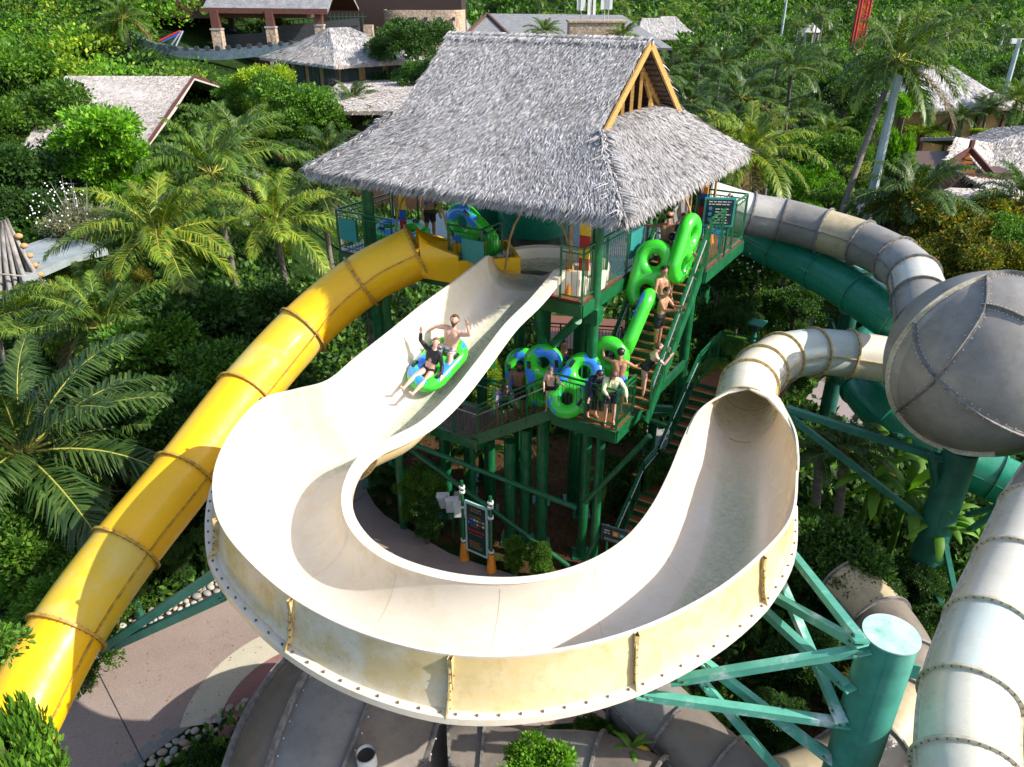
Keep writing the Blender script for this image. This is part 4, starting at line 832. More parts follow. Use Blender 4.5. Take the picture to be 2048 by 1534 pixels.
# gable timber
def bm(parent, name, p, q, w, h, mat, up=(0, 0, 1)): mb = MB(); mb.beam(p, q, w, h, up=up); return mb.build(name, M[mat], parent)
gt_ = MB(); ga = -2.84
for sg in (-1, 1): gt_.beam(Rf(ga, 0, 13.56), Rf(ga, sg * 2.42, 11.72), .05, .17)
gt_.build('bargeboard', M['timber'], tower)
mb = MB()
for aa_ in (-2.45, -1.2):
    for sg in (-1, 1):
        mb.beam(Rf(aa_, 0, 13.35), Rf(aa_, sg * 2.2, 11.68), .07, .14); mb.beam(Rf(aa_, sg * 1.6, 11.7), Rf(aa_, sg * .75, 12.7), .06, .1)
        for bb in (.5, 1.15, 1.75): mb.beam(Rf(aa_, sg * bb, 11.7), Rf(aa_, sg * bb, 13.3 - bb * .76), .08, .1)
    mb.beam(Rf(aa_, -2.2, 11.72), Rf(aa_, 2.2, 11.72), .07, .14); mb.beam(Rf(aa_, 0, 11.7), Rf(aa_, 0, 13.4), .08, .1)
mb.build('gable_truss', M['timber'], tower)
mb = MB()
for sg in (-1, 1):
    for k in range(13):
        f = k / 12; mb.beam(Rf(-2.78, sg * (.12 + 2.15 * f), 13.32 - 1.62 * f), Rf(2.7, sg * (.12 + 2.15 * f), 13.32 - 1.62 * f), .06, .035)
mb.build('purlins', M['brown_wood'], tower)
# deck
def slabpoly(pts, z, th, mat, parent, name, edge=None):
    n = len(pts); P = [A(p[0], p[1], z) for p in pts] + [A(p[0], p[1], z - th) for p in pts]; mb = MB(); mb.add(np.array(P), [list(range(n)), list(range(n, 2 * n))[::-1]] + [[i, n + i, n + (i + 1) % n, (i + 1) % n] for i in range(n)]); return mb.build(name, M[mat], parent)
slabpoly([D(0, 0, 0), D(7.8, 0, 0), D(7.8, 7.2, 0), D(-1.65, 7.2, 0), D(-1.65, 3.9, 0), D(0, 3.9, 0)][::-1], 8.1, .06, 'wet', tower, 'deck_floor')
slabpoly([D(-1.64, 3.92, 0), D(0, 3.92, 0), D(0, 7.18, 0), D(-1.64, 7.18, 0)], 8.106, .004, 'deck_wood', tower, 'deck_boards')
slabpoly([D(.02, .02, 0), D(.02, 1.9, 0), D(1.4, 1.9, 0), D(1.4, .02, 0)][::-1], 8.106, .004, 'deck_wood', tower, 'deck_boards')
mb = MB()
edge = [D(0, 0, 7.88), D(7.8, 0, 7.88), D(7.8, 7.2, 7.88), D(-1.65, 7.2, 7.88), D(-1.65, 3.9, 7.88), D(0, 3.9, 7.88), D(0, 0, 7.88)]
for p, q in zip(edge[:-1], edge[1:]): mb.beam(p, q, .08, .32)
for k in range(1, 7): mb.beam(D(k * 1.15, .05, 7.84), D(k * 1.15, 7.1, 7.84), .1, .26)
for t_ in (1.6, 3.4, 5.2): mb.beam(D(.05, t_, 7.62), D(7.7, t_, 7.62), .14, .2)
mb.build('deck_beams', M['green_paint'], tower)
def rail(pts, h=1.15, name='railing', parent=None, sp=.12, post=1.1, mat='rail_green', steel=False):
    """posts, double top rail, balusters along a polyline that may slope"""
    mb = MB(); pts = [A(*p) for p in pts]
    for si, (p, q) in enumerate(zip(pts[:-1], pts[1:])):
        L = np.linalg.norm(q - p); n = max(1, int(round(L / post)))
        for k in range(n + (si == len(pts) - 2)): c = p + (q - p) * k / n; mb.beam(c - Z * .12, c + Z * h, .055)
        mb.beam(p + Z * h, q + Z * h, .05, .045); mb.beam(p + Z * (h - .14), q + Z * (h - .14), .035, .03); mb.beam(p + Z * .1, q + Z * .1, .035, .03)
        m = int(L / sp)
        for k in range(1, m): c = p + (q - p) * k / m; mb.cyl(c + Z * .1, c + Z * (h - .14), .008, n=4, cap=False)
    o = mb.build(name, M[mat], parent or tower)
    if steel:
        mb = MB()
        for p, q in zip(pts[:-1], pts[1:]): mb.cyl(p + Z * (h - .3), q + Z * (h - .3), .022, n=8)
        mb.build('handrail', M['steel'], o, smooth=True)
    return o
def panel(c, ax, w, h, mat, parent, name='panel'):
    ax = nrm(ax); mb = MB(); mb.box(c, (w, .03, h), (ax, np.cross(Z, ax), Z)); return mb.build(name, M[mat], parent)
M['teal_panel'] = surf('teal_mesh_panel', (.03, .26, .24), (.02, .2, .18), 30, .5)
r_ = rail([D(5.8, .03, 8.1), D(7.78, .03, 8.1), D(7.78, 3.6, 8.1)]); panel(D(7.35, -.02, 8.75), E1, .62, .62, 'teal_panel', r_)
r_ = rail([D(2.85, .03, 8.1), D(3.9, .03, 8.1)], h=1.3); panel(D(3.1, -.04, 8.85), E1, .66, .6, 'teal_panel', r_)
rail([D(2.9, .05, 8.1), D(2.9, 1.0, 8.1)], h=1.3)
rail([D(.62, .03, 8.1), D(.03, .03, 8.1), D(.03, 3.8, 8.1)], h=1.3)
panel(D(-.0, 3.0, 8.8), E2, .8, .7, 'teal_panel', tower)
rail([D(-1.62, 3.95, 8.1), D(-1.62, 7.1, 8.1), D(-.3, 7.1, 8.1)], h=1.35)
rail([D(7.7, 7.1, 8.1), D(3.0, 7.1, 8.1)], h=1.2)
def column(p, z1, r=.15, name='column', z0=0, mat='rail_green'):
    mb = MB(); mb.cyl(A(p[0], p[1], z0), A(p[0], p[1], z1), r, n=16); mb.box(A(p[0], p[1], z0 + .02), (.55, .55, .04)); o = mb.build(name, M[mat], tower, smooth=True); return o
column(D(.02, .72, 0), 10.6, .135); column(D(6.9, .4, 0), 10.6, .16); column(D(-.45, 6.6, 0), 10.8, .16); column(D(7.0, 6.5, 0), 10.8, .16); column(D(3.2, 6.6, 0), 11.0, .16)
mb = MB(); mb.box(D(.02, .72, 7.55), (.34, .34, .4), (E1, E2, Z)); mb.build('column_bracket', M['rail_green'], tower)
for (u_, v_, r) in ((895,989,.17), (939,985,.14), (981,1020,.17), (1020,1080,.17), (1050,1080,.16), (1081,1089,.17), (1300,905,.16), (1395,700,.2)):
    p = W(u_, v_, 0); column(p, {895: 2.6, 939: 2.8, 981: 3.05, 1020: 3.5, 1050: 3.9, 1081: 4.6, 1300: 5.0}.get(u_, 7.9), r)
for a_, b_ in (((815,895,2.6), (1138,1133,.15)), ((820,886,2.9), (1153,1016,2.2)), ((1170,1005,2.3), (1300,872,4.9)), ((1170,1125,.3), (1196,1072,1.2)), ((780,925,2.0), (860,985,.3)), ((1095,700,6.2), (1155,640,7.6)), ((1085,690,6.4), (1075,610,7.8)), ((1330,850,4.0), (1240,820,4.85))):
    mb = MB(); mb.cyl(W(*a_), W(*b_), .075 if a_[2] < 6 else .12, n=12); mb.build('brace', M['rail_green'], tower, smooth=True)
mb = MB(); mb.beam(D(-1.0, .1, 4.7), D(-1.0, 5, 4.7), .1, .25); mb.beam(D(.5, 1.5, 4.7), D(.5, 6, 4.7), .1, .25); mb.beam(W(1290, 815, 4.4), W(1345, 818, 4.4), .14, .16); mb.beam(W(1290, 830, 4.1), W(1345, 827, 4.1), .1, .12); mb.build('tie_beams', M['green_paint'], tower)
column(D(-.55, .35, 0), 4.75, .12)
for s_, t_ in ((2.3, 2.3), (1.5, 2.9), (3.4, 2.7), (4.6, 2.4), (.9, 2.4)): column(D(s_, t_, 0), 7.75, .17)
# landings and flights
def landing(s0, s1, t0, t1, z, name='landing'):
    o = slabpoly([D(s0, t0, 0), D(s1, t0, 0), D(s1, t1, 0), D(s0, t1, 0)][::-1], z, .05, 'deck_wood', tower, name); mb = MB()
    c = [D(s0, t0, z - .2), D(s1, t0, z - .2), D(s1, t1, z - .2), D(s0, t1, z - .2)]
    for i in range(4): mb.beam(c[i], c[(i + 1) % 4], .07, .32); mb.beam(c[i] + Z * .18, c[(i + 1) % 4] + Z * .18, .14, .03)
    mb.build('edge_beam', M['rail_green'], o); return o
def flight(p0, p1, wv, n, name='stairs', sides=(1, 1), h=1.15, steel=False):
    """p0/p1: bottom and top of the left edge; wv: vector across"""
    p0, p1, wv = A(*p0), A(*p1), A(*wv); run = p1 - p0; run[2] = 0; dr = nrm(run); mb = MB(); L = np.linalg.norm(run) / n; w = np.linalg.norm(wv)
    for k in range(n):
        c = p0 + (p1 - p0) * (k + .5) / n + Z * ((p1 - p0)[2] / n * .5) + wv / 2; mb.box(c, (L * 1.02, w - .06, .035), (dr, nrm(wv), Z), mat=0); mb.box(c - dr * L * .5 + Z * .002, (.03, w - .07, .04), (dr, nrm(wv), Z), mat=1)
        mb.box(c + dr * L * .48 - Z * -.08, (.012, w - .07, .13), (dr, nrm(wv), Z), mat=2)
    o = mb.build(name, [M['deck_wood'], M['timber'], M['green_paint']], tower); mb = MB()
    for q in (A(0, 0, 0), wv): mb.beam(p0 + q - dr * .15 - Z * .08, p1 + q + dr * .05 - Z * .02, .05, .30)
    mb.build('stringer', M['rail_green'], o)
    if sides[0]: rail([p0, p1], h, parent=o, steel=steel)
    if sides[1]: rail([p0 + wv, p1 + wv], h, parent=o, steel=steel)
    return o
landing(-1.15, .65, -.1, 1.35, 5.0)
rail([D(.62, -.07, 5.0), D(-1.12, -.07, 5.0), D(-1.12, .95, 5.0)], h=1.1, sp=.1)
flight(D(-.15, .95, 5.0), D(-.15, 3.9, 8.1), -E1 * 1.42, 17, steel=True, h=1.1)
flight(D(3.05, 1.35, 3.35), D(.65, 1.35, 5.0), -E2 * 1.43, 9, h=1.1, steel=True)
landing(3.05, 4.75, -.1, 1.45, 3.35); rail([D(3.05, -.07, 3.35), D(4.72, -.07, 3.35)], h=1.1, steel=True); rail([D(3.05, 1.42, 3.35), D(4.72, 1.42, 3.35)], h=1.1, steel=True)
flight(D(7.4, 1.42, 1.6), D(4.75, 1.42, 3.35), -E2 * 1.48, 10, h=1.1, steel=True); landing(7.4, 8.8, -.1, 1.45, 1.6)
for s_, t_, z_ in ((3.4, .1, 3.2), (4.5, .1, 3.2), (7.6, .1, 1.5), (4.5, 1.3, 3.2), (7.6, 1.3, 1.5)): column(D(s_, t_, 0), z_, .09)
# ground stairs on the right
pA = W(1228, 1112, .15); dirS = E2; flight(pA, pA + dirS * 1.7 + Z * 1.15, -E1 * 1.6, 6, sides=(1, 0), steel=True)
pB = pA + dirS * 1.7 + Z * 1.15; o_ = slabpoly([pB, pB + dirS * 1.15, pB + dirS * 1.15 - E1 * 1.6, pB - E1 * 1.6][::-1], pB[2], .05, 'deck_wood', tower, 'landing'); rail([pB, pB + dirS * 1.15], steel=True)
pC = pB + dirS * 1.15; flight(pC, pC + dirS * 2.9 + Z * 1.85, -E1 * 1.6, 10, sides=(1, 0), steel=True)
pD_ = pC + dirS * 2.9 + Z * 1.85; slabpoly([pD_, pD_ + dirS * 2.2, pD_ + dirS * 2.2 - E1 * 2.6, pD_ - E1 * 2.6][::-1], pD_[2], .05, 'deck_wood', tower, 'landing'); rail([pD_ + dirS * .1 , pD_ + dirS * 2.2, pD_ + dirS * 2.2 - E1 * 2.6], steel=False)
# walkway behind, with thin black rail
slabpoly([W(1090,690,2.0), W(1240,712,2.0), W(1250,640,2.0), W(1100,630,2.0)], 2.0, .1, 'deck_wood', tower, 'back_walkway'); rail([W(1060,705,2.0), W(1240,716,2.0)], h=1.3, parent=tower, mat='black')
for u_, v_ in ((1090, 690), (1240, 712)): p = W(u_, v_, 2.0); column(p, 1.95, .08)
# curved bamboo arches and fittings hanging inside
for s_, t_ in ((5.0, .35), (1.4, .35), (-.2, 4.2)):
    mb = MB(); pts = [D(s_ + x, t_, 8.1 + 2.1 * math.sqrt(max(0, 1 - (x / 1.0) ** 2))) for x in np.linspace(-.99, .99, 15)]; mb.tube(np.array(pts), .03, 6); mb.build('bamboo_arch', M['bamboo'], tower, smooth='all')
for s_, t_, c_ in ((.55, .35, 'orange'), (-.9, 6.3, 'orange'), (-.35, 5.9, 'orange')):
    mb = MB(); mb.cyl(D(s_, t_, 8.1), D(s_, t_, 8.75), .14, .09, n=14); mb.build('cone_foot', M[c_], tower, smooth=True); mb = MB(); mb.cyl(D(s_, t_, 8.7), D(s_, t_, 10.3), .04, n=8); mb.build('bamboo_pole', M['bamboo'], tower, smooth=True)
M['red'] = flat('red_paint', (.45, .02, .02)); M['blue'] = flat('blue_paint', (.02, .10, .42)); M['yellow'] = flat('yellow_paint', (.8, .5, .02)); M['sign_dark'] = flat('sign_board', (.012, .03, .035), .35); M['sign_txt'] = flat('sign_lettering', (.6, .62, .6)); M['teal_sign'] = flat('teal_sign_frame', (.05, .32, .30)); M['plastic_blue'] = flat('blue_plastic', (.03, .25, .5), .35); M['mint'] = flat('mint_frame', (.35, .62, .55))
def bar_sign(p, mats, w=.2, hs=(.3, .2, .3, .42), name='height_gauge', label='', z=0):
    t = thing(name, label, 'height gauge', tuple(p))
    h = 0
    for m_, hh in zip(mats, hs): mb = MB(); mb.box(p + Z * (h + hh / 2), (w, .05, hh - .004), (E1, E2, Z)); mb.build(m_.replace('_plastic', '') + '_block', M[m_], t); h += hh
    return t
bar_sign(D(-.95, 5.2, 8.11), ['mint', 'blue', 'red', 'sign_dark', 'blue', 'orange'], .2, (.45, .55, .3, .2, .15, .32), label='striped orange, blue and red height gauge standing on the deck by the dark notice')
bar_sign(D(6.2, 1.0, 8.11), ['blue', 'red', 'blue', 'yellow'], .2, (.5, .35, .3, .4), label='striped red and blue height gauge behind the left deck railing')
bar_sign(D(.25, .5, 8.72), ['red', 'yellow', 'red', 'yellow'], .26, (.3, .25, .3, .35), label='red and yellow height gauge beside the front corner column under the eave')
def text_rows(mb, c, ax, up, n, w, h, g, ragged=.3, mat=0, letter=.55):
    """small raised strokes that read as lines of lettering"""
    ax, up = nrm(ax), nrm(up); nrmv = nrm(np.cross(ax, up))
    for i in range(n):
        x = -w / 2; y = (n / 2 - i - .5) * h; end = w / 2 - g.random() * ragged * w
        while x < end:
            l = h * g.uniform(.5, 2.2); l = min(l, end - x + .001); mb.box(c + ax * (x + l / 2) + up * y + nrmv * .004, (l, .004, h * .38), (ax, nrmv, up), mat); x += l + h * .35
sg_ = thing('notice_board', 'dark safety notice in a teal frame hanging behind the deck railing near the grey tube', 'sign', tuple(D(-1.3, 6.7, 9.1)))
c = W(1438, 424, 9.35); ax = nrm(A(1, -.12, 0)); nv = nrm(A(-.12, -1, 0)); mb = MB(); mb.box(c, (.82, .05, .78), (ax, nv, Z)); mb.build('frame', M['teal_sign'], sg_)
mb = MB(); mb.box(c + nv * .028, (.72, .01, .68), (ax, nv, Z)); mb.build('board', M['sign_dark'], sg_); mb = MB(); gg = random.Random(3); text_rows(mb, c + nv * .034 + Z * .25, ax, Z, 2, .6, .07, gg, .1); text_rows(mb, c + nv * .034 - Z * .1 + ax * .1, ax, Z, 6, .42, .075, gg)
mb.build('lettering', M['sign_txt'], sg_); mb = MB()
for k in range(3): mb.cyl(c + nv * .03 - ax * .24 + Z * (.1 - .15 * k), c + nv * .045 - ax * .24 + Z * (.1 - .15 * k), .05, n=16)
mb.build('round_symbol', M['plastic_blue'], sg_)
mb = MB(); mb.cyl(A(c[0] - .3, c[1] + .03, 8.1), c - ax * .3 + A(0, .03, .45), .03, n=8); mb.cyl(A(c[0] + .3, c[1] + .03, 8.1), c + ax * .3 + A(0, .03, .45), .03, n=8); mb.build('post', M['rail_green'], sg_)
# blue plastic chair on the deck
cp = D(-1.15, 6.0, 8.11); ch = thing('plastic_chair', 'blue plastic armchair on the deck behind the right railing', 'chair', tuple(cp))
mb = MB(); mb.box(cp + Z * .42, (.44, .44, .03), (E1, E2, Z)); mb.build('seat', M['plastic_blue'], ch)
mb = MB(); G = [[cp + E2 * (.2 + .04 * zz) + E1 * .22 * math.sin(q) + E2 * .06 * (math.cos(q) - 1) + Z * (.45 + .45 * zz * (1 - .15 * abs(math.sin(q)))) for q in np.linspace(-1.3, 1.3, 9)] for zz in (0, .5, 1)]; mb.grid(np.array(G)); mb.build('backrest', M['plastic_blue'], ch, smooth='all')
for sx in (-1, 1):
    for sy in (-1, 1): mb = MB(); mb.cyl(cp + E1 * sx * .2 + E2 * sy * .2, cp + E1 * sx * .17 + E2 * sy * .17 + Z * .42, .02, n=8); mb.build('leg', M['plastic_blue'], ch)
    mb = MB(); mb.tube(np.array([cp + E1 * sx * .23 + E2 * .2 + Z * .65, cp + E1 * sx * .25 + Z * .66, cp + E1 * sx * .23 - E2 * .18 + Z * .64, cp + E1 * sx * .22 - E2 * .2 + Z * .42]), .018, 6); mb.build('armrest', M['plastic_blue'], ch)
# grey start bowl and fittings for the other slides inside
gb = thing('grey_start_bowl', 'weathered grey fibreglass start trough with dark inside, at the back right of the deck', 'slide start', tuple(D(.6, 4.6, 8.1)))
mb = MB(); cs = D(-.45, 5.0, 8.1); a = np.linspace(np.pi, 2 * np.pi, 20); rows = []
for f in np.linspace(0, 1, 8): cc = cs + E2 * (f * 2.2); hh = .5 + 1.0 * f; rows.append([cc + E1 * math.cos(q) * .62 + Z * (hh * .8 * (1 + math.sin(q)) + .05) for q in a])
mb.grid(np.array(rows)); mb.build('trough', M['taupe_gel'], gb, smooth='all'); mb = MB()
r0 = np.array(rows)
for col in (0, -1): mb.tube(r0[:, col], .05, 6)
mb.build('rim', M['grey_gel'], gb, smooth='all')
for k_, (s_, t_, lb_) in enumerate(((4.1, 4.6, 'dark green start bowl deep in the shade under the middle of the roof'), (6.1, 4.9, 'dark green start bowl in shade under the left part of the roof'))):
    t = thing('green_start_bowl', lb_, 'slide start', tuple(D(s_, t_, 8.1))); a = np.linspace(0, 2 * np.pi, 33); cs = D(s_, t_, 8.1); G = np.array([[cs + E1 * math.cos(q) * r_ * 1.1 + E2 * math.sin(q) * r_ + Z * z_ for q in a] for r_, z_ in ((.95, 0), (1.05, .75), (.98, .78), (.85, .15), (.02, .1))]); mb = MB(); mb.grid(G, flip=True); mb.build('bowl', M['green_gel'], t, smooth=True)
# information board on the path
ib = W(955, 1090, 0); bp0, bp1 = W(929, 1118, 0), W(983, 1142, 0); ax = nrm(bp1 - bp0); nv = nrm(np.cross(ax, Z)); nv = nv if nv[1] < 0 else -nv; wI = np.linalg.norm(bp1 - bp0)
sg2 = thing('information_board', 'dark rules board in a pale frame between two bamboo poles with orange cone feet', 'sign', tuple((bp0 + bp1) / 2)); cI = (bp0 + bp1) / 2 + Z * 1.28
mb = MB(); mb.box(cI, (wI * .80, .05, 1.75), (ax, nv, Z)); mb.build('frame', M['mint'], sg2); mb = MB(); mb.box(cI + nv * .03, (wI * .66, .01, 1.58), (ax, nv, Z)); mb.build('board', M['sign_dark'], sg2)
mb = MB(); gg = random.Random(9); text_rows(mb, cI + nv * .036 + Z * .66, ax, Z, 2, wI * .4, .08, gg, .1); text_rows(mb, cI + nv * .036 + Z * .44, ax, Z, 2, wI * .5, .04, gg); text_rows(mb, cI + nv * .036 + Z * .1, ax, Z, 1, wI * .5, .04, gg); text_rows(mb, cI + nv * .036 - Z * .18, ax, Z, 1, wI * .5, .04, gg); text_rows(mb, cI + nv * .036 - Z * .55, ax, Z, 6, wI * .5, .045, gg); mb.build('lettering', M['bamboo'], sg2)
for r_i, cols_ in enumerate((['red', 'plastic_blue', 'mint', 'yellow', 'plastic_blue', 'orange'], ['plastic_blue', 'blue', 'blue', 'orange', 'blue', 'yellow'], ['red', 'red', 'red', 'red', 'red', 'red'])):
    for k, m_ in enumerate(cols_): mb = MB(); mb.cyl(cI + nv * .03 + ax * wI * (-.26 + .104 * k) + Z * (.33 - .13 * r_i - (.12 if r_i == 2 else 0)), cI + nv * .045 + ax * wI * (-.26 + .104 * k) + Z * (.33 - .13 * r_i - (.12 if r_i == 2 else 0)), .042, n=12); mb.build('symbol', M[m_], sg2)
for bp, hh in ((bp0, 2.75), (bp1, 2.6)):
    mb = MB(); mb.cyl(bp, bp + Z * .62, .15, .085, n=16); mb.build('cone_foot', M['orange'], sg2, smooth=True); mb = MB(); mb.cyl(bp + Z * .5, bp + Z * hh, .045, n=10); o = mb.build('pole', M['rail_green'], sg2, smooth=True)
    for z_ in (.72, 1.9, hh - .35, hh - .2):
        mb = MB(); mb.tube(np.array([bp + A(.07 * math.cos(q), .07 * math.sin(q), z_ + .03 * math.sin(q * 2.5)) for q in np.linspace(0, 12.5, 40)]), .018, 5); mb.build('rope_binding', M['white'], o)
# queue sign by the ground stairs
q0, q1 = W(1204, 1050, 1.6), W(1312, 1083, 1.6); ax = nrm(q1 - q0); nv = nrm(np.cross(ax, Z)); nv = nv if nv[1] < 0 else -nv; wq = np.linalg.norm(q1 - q0); cq = (q0 + q1) / 2 - Z * .22
sg3 = thing('queue_sign', 'wide dark sign with four coloured squares at the foot of the brown stairs', 'sign', (cq[0], cq[1], 0)); mb = MB(); mb.box(cq, (wq, .06, .52), (ax, nv, Z)); mb.build('board', M['sign_dark'], sg3)
for k, m_ in enumerate(('orange', 'teal_panel', 'blue', 'yellow')):
    cc = cq + nv * .034 + ax * wq * (-.23 + .115 * k) + Z * .07; mb = MB(); mb.box(cc, (wq * .105, .008, wq * .105), (ax, nv, Z)); s_ = mb.build('square', M[m_], sg3); mb = MB(); mb.cyl(cc, cc + nv * .01, .035, n=10); mb.box(cc + nv * .006 + ax * .03, (.06, .006, .02), (ax, nv, Z)); mb.build('symbol', M['sign_txt'], s_)
mb = MB(); mb.box(cq + nv * .034 + ax * wq * .14 - Z * .17, (wq * .3, .008, .12), (ax, nv, Z)); mb.build('yellow_strip', M['yellow'], sg3); mb = MB(); gg = random.Random(4); text_rows(mb, cq + nv * .034 - ax * wq * .25 - Z * .16, ax, Z, 2, wq * .36, .05, gg, .1); text_rows(mb, cq + nv * .034 - ax * wq * .39 + Z * .08, ax, Z, 2, wq * .11, .09, gg, .1)
mb.build('lettering', M['sign_txt'], sg3); mb = MB()
for s_ in (-.4, .4): c_ = cq + ax * wq * s_ - nv * .05; mb.cyl(A(c_[0], c_[1], 0), c_ + Z * .25, .03, n=8)
mb.build('post', M['rail_green'], sg3)
for k, (u_, v_, s_) in enumerate(((886, 1002, .42), (904, 1010, .42), (920, 1020, .42), (917, 996, .28))):
    c_ = W(u_, v_, 1.25); t = thing('utility_box', ('leftmost white electrical box on the rack beside the rules board', 'middle white electrical box on the rack beside the rules board', 'rightmost white electrical box, right behind the bamboo pole', 'small cream electrical box above the others on the rack')[k], 'utility box', (c_[0], c_[1], 0))
    mb = MB(); mb.box(c_, (s_ * .8, .18, s_)); mb.box(c_ + A(0, 0, s_ / 2 + .01), (s_ * .9, .24, .03)); mb.build('cabinet', M['white' if k < 3 else 'pave_cream'], t); mb = MB(); mb.box(c_ + A(0, -.095, -.01), (s_ * .68, .014, s_ * .85)); mb.build('door', M['white'], t)
    mb = MB(); mb.cyl(A(c_[0], c_[1] + .05, 0), A(c_[0], c_[1] + .05, c_[2]), .035, n=8); mb.build('stand', M['rail_green'], t)
# ------------------------------------------------------------------ people and rafts
def evald(o):
    dg = bpy.context.evaluated_depsgraph_get(); ev = o.evaluated_get(dg); me = bpy.data.meshes.new_from_object(ev); return me
def remeshed(mb, vox, it=3, fac=.5):
    o = mb.build('tmp', M['white']); r = o.modifiers.new('r', 'REMESH'); r.mode = 'VOXEL'; r.voxel_size = vox
    s = o.modifiers.new('s', 'SMOOTH'); s.iterations = it; s.factor = fac; me = evald(o); old = o.data; bpy.data.objects.remove(o); bpy.data.meshes.remove(old); me.materials.clear(); return me
def caps(mb, p, q, r0, r1, n=10):
    p, q = A(*p), A(*q); d = q - p; L = np.linalg.norm(d); z = d / L if L > 1e-6 else Z; x = nrm(np.cross(z, (.31, .17, .9))); y = np.cross(z, x); a = np.linspace(0, 2 * np.pi, n, endpoint=False); c = np.cos(a)[:, None] * x + np.sin(a)[:, None] * y; G = []
    for t in (-85, -60, -30, 0): G.append(p + z * r0 * math.sin(R(t)) + c * r0 * math.cos(R(t)))
    for t in (0, 30, 60, 85): G.append(q + z * r1 * math.sin(R(t)) + c * r1 * math.cos(R(t)))
    mb.grid(np.array(G), cv=True, flip=False); b = mb.n - 8 * n; mb.f += [[b + k for k in range(n)][::-1], [b + 7 * n + k for k in range(n)]]; mb.m += [0, 0]
def skinmat(name, c, c2):
    m, nt, b, N, L = newmat(name); L.new(ramp(nt, noise(nt, 6, 4), [(.35, c2), (.65, c)]), b.inputs['Base Color']); b.inputs['Roughness'].default_value = .42; b.inputs['Subsurface Weight'].default_value = .08; b.inputs['Subsurface Radius'].default_value = (.02, .008, .004); return m
M['skin_fair'] = skinmat('fair_skin', (.66, .40, .30), (.60, .33, .24)); M['skin_tan'] = skinmat('tanned_skin', (.42, .21, .12), (.36, .17, .095)); M['skin_brown'] = skinmat('brown_skin', (.26, .125, .07), (.21, .10, .055))
M['hair_black'] = surf('black_hair', (.012, .010, .010), (.02, .015, .012), 30, .4); M['hair_brown'] = surf('brown_hair', (.10, .045, .02), (.06, .028, .015), 30, .45); M['hair_auburn'] = surf('auburn_beard', (.14, .05, .022), (.08, .03, .015), 30, .5); M['hair_fair'] = surf('light_brown_hair', (.26, .14, .07), (.18, .09, .045), 30, .5)
M['c_black'] = flat('black_cloth', (.012, .012, .016)); M['c_navy'] = flat('navy_cloth', (.012, .02, .055)); M['c_blue'] = flat('blue_cloth', (.02, .16, .55)); M['c_lemon'] = flat('pale_yellow_cloth', (.72, .76, .42)); M['c_white'] = flat('white_cloth', (.8, .8, .8)); M['c_red'] = flat('red_cloth', (.5, .03, .04))
def printmat(name, cols, s):
    m, nt, b, N, L = newmat(name); tc = N.new('ShaderNodeTexCoord'); v = N.new('ShaderNodeTexVoronoi'); v.inputs['Scale'].default_value = s; L.new(tc.outputs['Object'], v.inputs['Vector']); sp = N.new('ShaderNodeSeparateColor'); L.new(v.outputs['Color'], sp.inputs[0]); c = ramp(nt, sp.outputs[0], [(i / len(cols), x) for i, x in enumerate(cols)]); c.node.color_ramp.interpolation = 'CONSTANT'; L.new(c, b.inputs['Base Color']); b.inputs['Roughness'].default_value = .7; return m
M['c_floral'] = printmat('floral_cloth', [(.7, .68, .68), (.04, .16, .16), (.6, .12, .14), (.75, .72, .7), (.05, .10, .2)], 26); M['c_pattern'] = printmat('patterned_cloth', [(.03, .03, .07), (.3, .3, .36), (.08, .08, .14), (.4, .38, .42)], 34)
